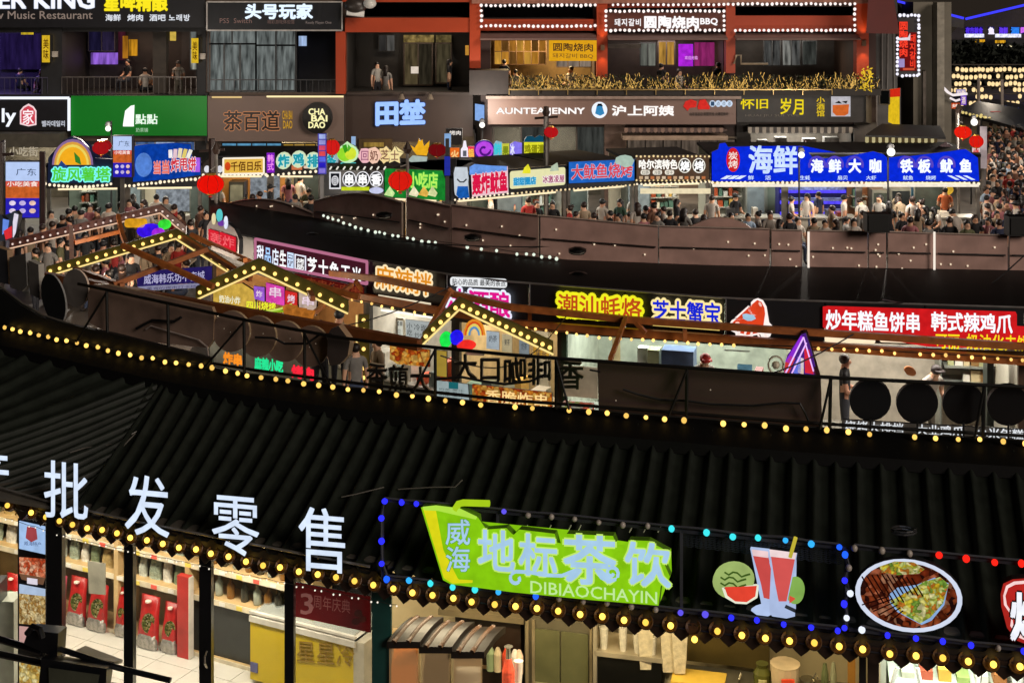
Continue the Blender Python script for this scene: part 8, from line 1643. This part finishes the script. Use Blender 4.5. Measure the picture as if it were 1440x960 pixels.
PL = {'A': 'below the rainbow sign', 'T': 'under the timber gables', 'B': 'near the round cream signs', 'C': 'below the brown barbecue panel', 'D': 'below the blue seafood sign', 'E': 'in the right hand street', 'U': 'on the dark bar balcony', 'V': 'behind the orange beams', 'W': 'on the restaurant terrace'}
for x, y, s, p in ((72, 299, 'white', 'stand'), (97, 296, 'black', 'stand'), (105, 292, 'beige', 'stand'), (126, 290, 'pink', 'stand'), (114, 298, 'grey', 'walk'), (153, 289, 'white', 'fwd'), (137, 296, 'brown', 'stand'), (43, 322, 'beige', 'stand'), (74, 314, 'white', 'walk'), (98, 308, 'pink', 'stand'), (88, 305, 'black', 'stand'), (60, 318, 'brown', 'stand'), (28, 326, 'black', 'stand'), (170, 287, 'grey', 'stand'), (182, 283, 'pink', 'phone'), (187, 276, 'black', 'stand'), (220, 276, 'white', 'stand'), (202, 284, 'pink', 'walk'), (233, 279, 'grey', 'stand'), (245, 290, 'red', 'fwd'), (254, 300, 'brown', 'stand'), (268, 312, 'black', 'walk'), (274, 318, 'beige', 'bend'), (205, 292, 'white', 'stand'), (290, 300, 'black', 'stand'), (20, 300, 'navy', 'stand'), (282, 292, 'brown', 'stand')):
    person(x, y, s, p, floor=.7, place='A')
for x, y, s, p in ((110, 345, 'white', 'sit'), (128, 350, 'white', 'sit'), (145, 342, 'pink', 'sit'), (160, 340, 'red', 'fwd'), (85, 338, 'olive', 'walk'), (68, 345, 'grey', 'walk'), (96, 341, 'black', 'walk'), (148, 366, 'pink', 'sit'), (135, 376, 'black', 'sit'), (152, 384, 'black', 'stand'), (176, 372, 'black', 'bend'), (184, 360, 'black', 'stand'), (205, 352, 'beige', 'stand'), (222, 347, 'black', 'sit'), (232, 352, 'grey', 'sit'), (240, 345, 'beige', 'fwd'), (252, 342, 'red', 'stand'), (190, 340, 'white', 'fwd'), (170, 350, 'pink', 'sit'), (262, 368, 'grey', 'sit'), (212, 372, 'white', 'sit'), (120, 330, 'black', 'stand'), (72, 360, 'grey', 'sit'), (50, 352, 'olive', 'stand')):
    person(x, y, s, p, floor=.7, place='T')
for x, y, s, p, fl in ((377, 244, 'grey', 'fwd', .35), (405, 252, 'pink', 'walk', 0), (430, 266, 'olive', 'bend', 0), (437, 277, 'black', 'stand', 0), (345, 281, 'beige', 'sit', 0), (355, 276, 'white', 'stand', 0), (322, 288, 'black', 'stand', 0), (332, 295, 'brown', 'stand', 0), (365, 272, 'black', 'stand', 0), (306, 262, 'white', 'fwd', .35), (415, 276, 'white', 'stand', 0), (392, 281, 'grey', 'stand', 0), (305, 283, 'black', 'stand', 0), (380, 262, 'black', 'walk', 0), (422, 250, 'white', 'fwd', .35)):
    person(x, y, s, p, floor=.7, place='B')
for x, y, s, p, fl in ((730, 272, 'red', 'bend', .35), (755, 285, 'black', 'stand', 0), (743, 280, 'red', 'stand', 0), (690, 276, 'white', 'fwd', .35), (801, 292, 'red', 'stand', 0), (821, 287, 'beige', 'walk', 0), (847, 283, 'white', 'fwd', .35), (872, 283, 'green', 'stand', 0), (891, 275, 'white', 'stand', .35), (896, 288, 'white', 'walk', 0), (908, 292, 'black', 'stand', 0), (919, 288, 'brown', 'stand', 0), (885, 300, 'white', 'sit', 0), (933, 293, 'white', 'stand', 0), (952, 283, 'black', 'stand', 0), (978, 297, 'black', 'sit', 0), (942, 299, 'black', 'stand', 0), (962, 296, 'grey', 'walk', 0), (858, 299, 'black', 'stand', 0), (810, 300, 'pink', 'stand', 0), (835, 302, 'black', 'walk', 0), (777, 286, 'black', 'stand', 0), (925, 302, 'grey', 'stand', 0), (870, 303, 'white', 'stand', 0), (990, 305, 'black', 'stand', 0), (905, 303, 'pink', 'stand', 0)):
    person(x, y, s, p, floor=.7, place='C')
for x, y, s, p, fl in ((1001, 277, 'white', 'stand', 0.1), (1034, 275, 'black', 'fwd', .35), (1052, 303, 'pale blue', 'stand', 0), (1028, 302, 'black', 'stand', 0), (1066, 300, 'white', 'walk', 0), (1083, 300, 'white', 'stand', 0), (1113, 279, 'white', 'fwd', 0), (1135, 275, 'white', 'stand', 0), (1151, 272, 'navy', 'stand', .3), (1187, 277, 'white', 'stand', 0), (1216, 283, 'striped grey', 'bend', 0), (1237, 277, 'striped grey', 'stand', 0), (1252, 274, 'beige', 'bend', .1), (1250, 286, 'black', 'stand', 0), (1270, 281, 'beige', 'bend', 0), (1283, 279, 'white', 'stand', 0), (1290, 296, 'beige', 'walk', 0), (1314, 301, 'black', 'sit', 0), (1329, 266, 'orange', 'fwd', .45), (1348, 299, 'white', 'bend', 0), (1110, 303, 'black', 'stand', 0), (1122, 308, 'white', 'sit', 0), (1160, 312, 'white', 'stand', 0), (1175, 311, 'black', 'stand', 0), (1190, 307, 'grey', 'sit', 0), (1201, 310, 'white', 'stand', 0), (1213, 299, 'grey', 'stand', 0), (1301, 293, 'black', 'phone', 0), (1325, 294, 'white', 'bend', 0), (1371, 305, 'black', 'stand', 0), (1145, 309, 'beige', 'stand', 0), (1097, 311, 'grey', 'stand', 0), (1075, 312, 'black', 'sit', 0), (1268, 302, 'black', 'stand', 0), (1280, 308, 'pink', 'stand', 0), (1335, 308, 'black', 'stand', 0), (1305, 312, 'grey', 'stand', 0), (1360, 313, 'olive', 'stand', 0), (1295, 284, 'brown', 'stand', 0), (1040, 312, 'white', 'stand', 0), (1015, 309, 'red', 'stand', 0), (1170, 292, 'beige', 'walk', 0)):
    person(x, y, s, p, floor=.7, place='D')
y = 176.
while y < 322:
    x = (1392 if y < 250 else 1384) + prng.uniform(0, 6)
    while x < 1500:
        person(x, y + prng.uniform(-3, 3), prng.choice(['white', 'black', 'beige', 'pink', 'grey', 'black', 'white', 'brown', 'navy', 'olive', 'red', 'pale blue']), prng.choice(['stand', 'walk', 'walk', 'phone', 'fwd']), floor=.7, place='E'); x += prng.uniform(10, 17) * (1 if y > 230 else .8)
    y += 5.5 + (y - 176) * .055
for x, y, s, p in ((28, 98, 'navy', 'sit'), (58, 100, 'grey', 'sit'), (180, 86, 'black', 'sit'), (204, 98, 'white', 'sit'), (217, 97, 'grey', 'sit'), (251, 88, 'white', 'fwd')):
    person(x, y, s, p, place='U', D=DF + 1.2 + prng.random())
for x, y, s, p in ((530, 90, 'striped grey', 'stand'), (543, 95, 'grey', 'stand'), (632, 86, 'black', 'stand')): person(x, y, s, p, place='V', D=DF + 1.5)
for x, y, s, p in ((709, 86, 'black', 'fwd'), (725, 100, 'beige', 'sit'), (803, 96, 'white', 'fwd'), (930, 92, 'black', 'sit'), (1010, 90, 'black', 'sit'), (955, 100, 'white', 'sit')): person(x, y, s, p, place='W', D=DF + .8)
# people near enough to tell apart
person(1188, 503, 'black', 'fwd', 75, .3, 'short', label='person in a black tank top working at the counter below the red light box', D=25.3, sc=1.05)
person(1303, 513, 'white', 'bend', 20, .3, 'cap', label='person in a white shirt and dark cap bending over the right hand counter', D=25.6, capc='2a1c1c')
person(985, 497, 'white', 'bend', 10, .3, 'cap', label='person with a red cap bending in the green framed stall', D=25.6, capc='c02820')
person(531, 480, 'beige', 'fwd', -60, .3, 'short', label='person in a pale top bending beside the orange food poster', D=26.4)
person(500, 487, 'grey', 'stand', 200, 0, 'short', label='person in a grey shirt standing behind the dark eight sided sign back', D=25.5)
person(477, 441, 'beige', 'stand', 170, .3, 'cap', label='person in a big dark cap under the right end of the pink poster gable', D=27.5, capc='20242a')
person(450, 455, 'beige', 'fwd', 20, .3, 'short', label='person in a beige top left of the one in the big dark cap', D=28)
# hats and food tray beside the near workers
tag(poly('wall_fan', pb('a86a3c', .5, e=.08), ell(1280, 522, 9, 6, 16, .5), VP(1150, 25.5, 1440, 25.2), 0, .04), 'brown oval pan held out beside the capped worker at the right', 'pan')
from collections import Counter, defaultdict
grp = defaultdict(list)
for rec in ALLP: 
    if not rec[6]: grp[(rec[3], rec[2], rec[4] == 'cap')].append(rec)
ORD = ['first', 'second', 'third', 'fourth', 'fifth', 'sixth', 'seventh', 'eighth', 'ninth', 'tenth', 'eleventh', 'twelfth', 'thirteenth', 'fourteenth', 'fifteenth', 'sixteenth', 'seventeenth', 'eighteenth']
for (pl, sh_, cp_), recs in grp.items():
    recs.sort(key=lambda q: q[1]); what = 'person in a ' + sh_ + (' top and a cap' if cp_ else ' top')
    if what.startswith('person in a o'): what = what.replace('in a o', 'in an o')
    for i, q in enumerate(recs):
        q[0]['label'] = what + ' ' + PL[pl] if len(recs) == 1 else f'{ordn(i)} from left: {what} {PL[pl]}'
        q[0]['group'] = 'people ' + PL[pl]
for rec in ALLP:
    if rec[6]: rec[0]['label'] = rec[6]
# tables in the left crowd
for i, (x, y) in enumerate(((172, 372), (240, 368), (125, 372))):
    D = (H - 1.45) * F / (y + 30); c = P(x, y, D); t = thing('folding_table', ('table between the seated people in the middle of the gables', 'table nearest the purple banner under the gables', 'table at the left foot of the green gable')[i], 'table', (c.x, c.y, .7)); bx('tabletop', (c.x - .6, c.y - .4, 1.42), (c.x + .6, c.y + .4, 1.46), pb('8a7a68', .4), t)
    for a in (-.5, .5):
        for b in (-.3, .3): bx('leg', (c.x + a - .02, c.y + b - .02, .7), (c.x + a + .02, c.y + b + .02, 1.42), RM, t)
light('gable_light', 'POINT', P(215, 380, 31.5), 170, (1, .8, .6), None, .2); light('gable_light', 'POINT', P(110, 390, 32.5), 170, (1, .85, .7), None, .2); light('gable_light', 'POINT', P(380, 430, 27.8), 60, (1, .8, .5), None, .2)  # bare point lights added to lift the people under the gables, no lamp there
for i, (x, y, D, pw) in enumerate(((820, 330, 38, 160), (1080, 330, 38, 200), (1300, 330, 37, 200), (1415, 250, 46, 200), (1425, 190, 58, 250), (200, 300, 40, 160))):
    pass
# unseen fill lights without fixtures, added to brighten the crowd at the right
for i, (x, y, D) in enumerate(((1405, 215, 50), (1432, 178, 64), (1394, 170, 72))):
    c = P(x, y, D); c.z = 4.2; light('flood_light', 'POINT', c, 130, (1, .85, .68), None, .3)
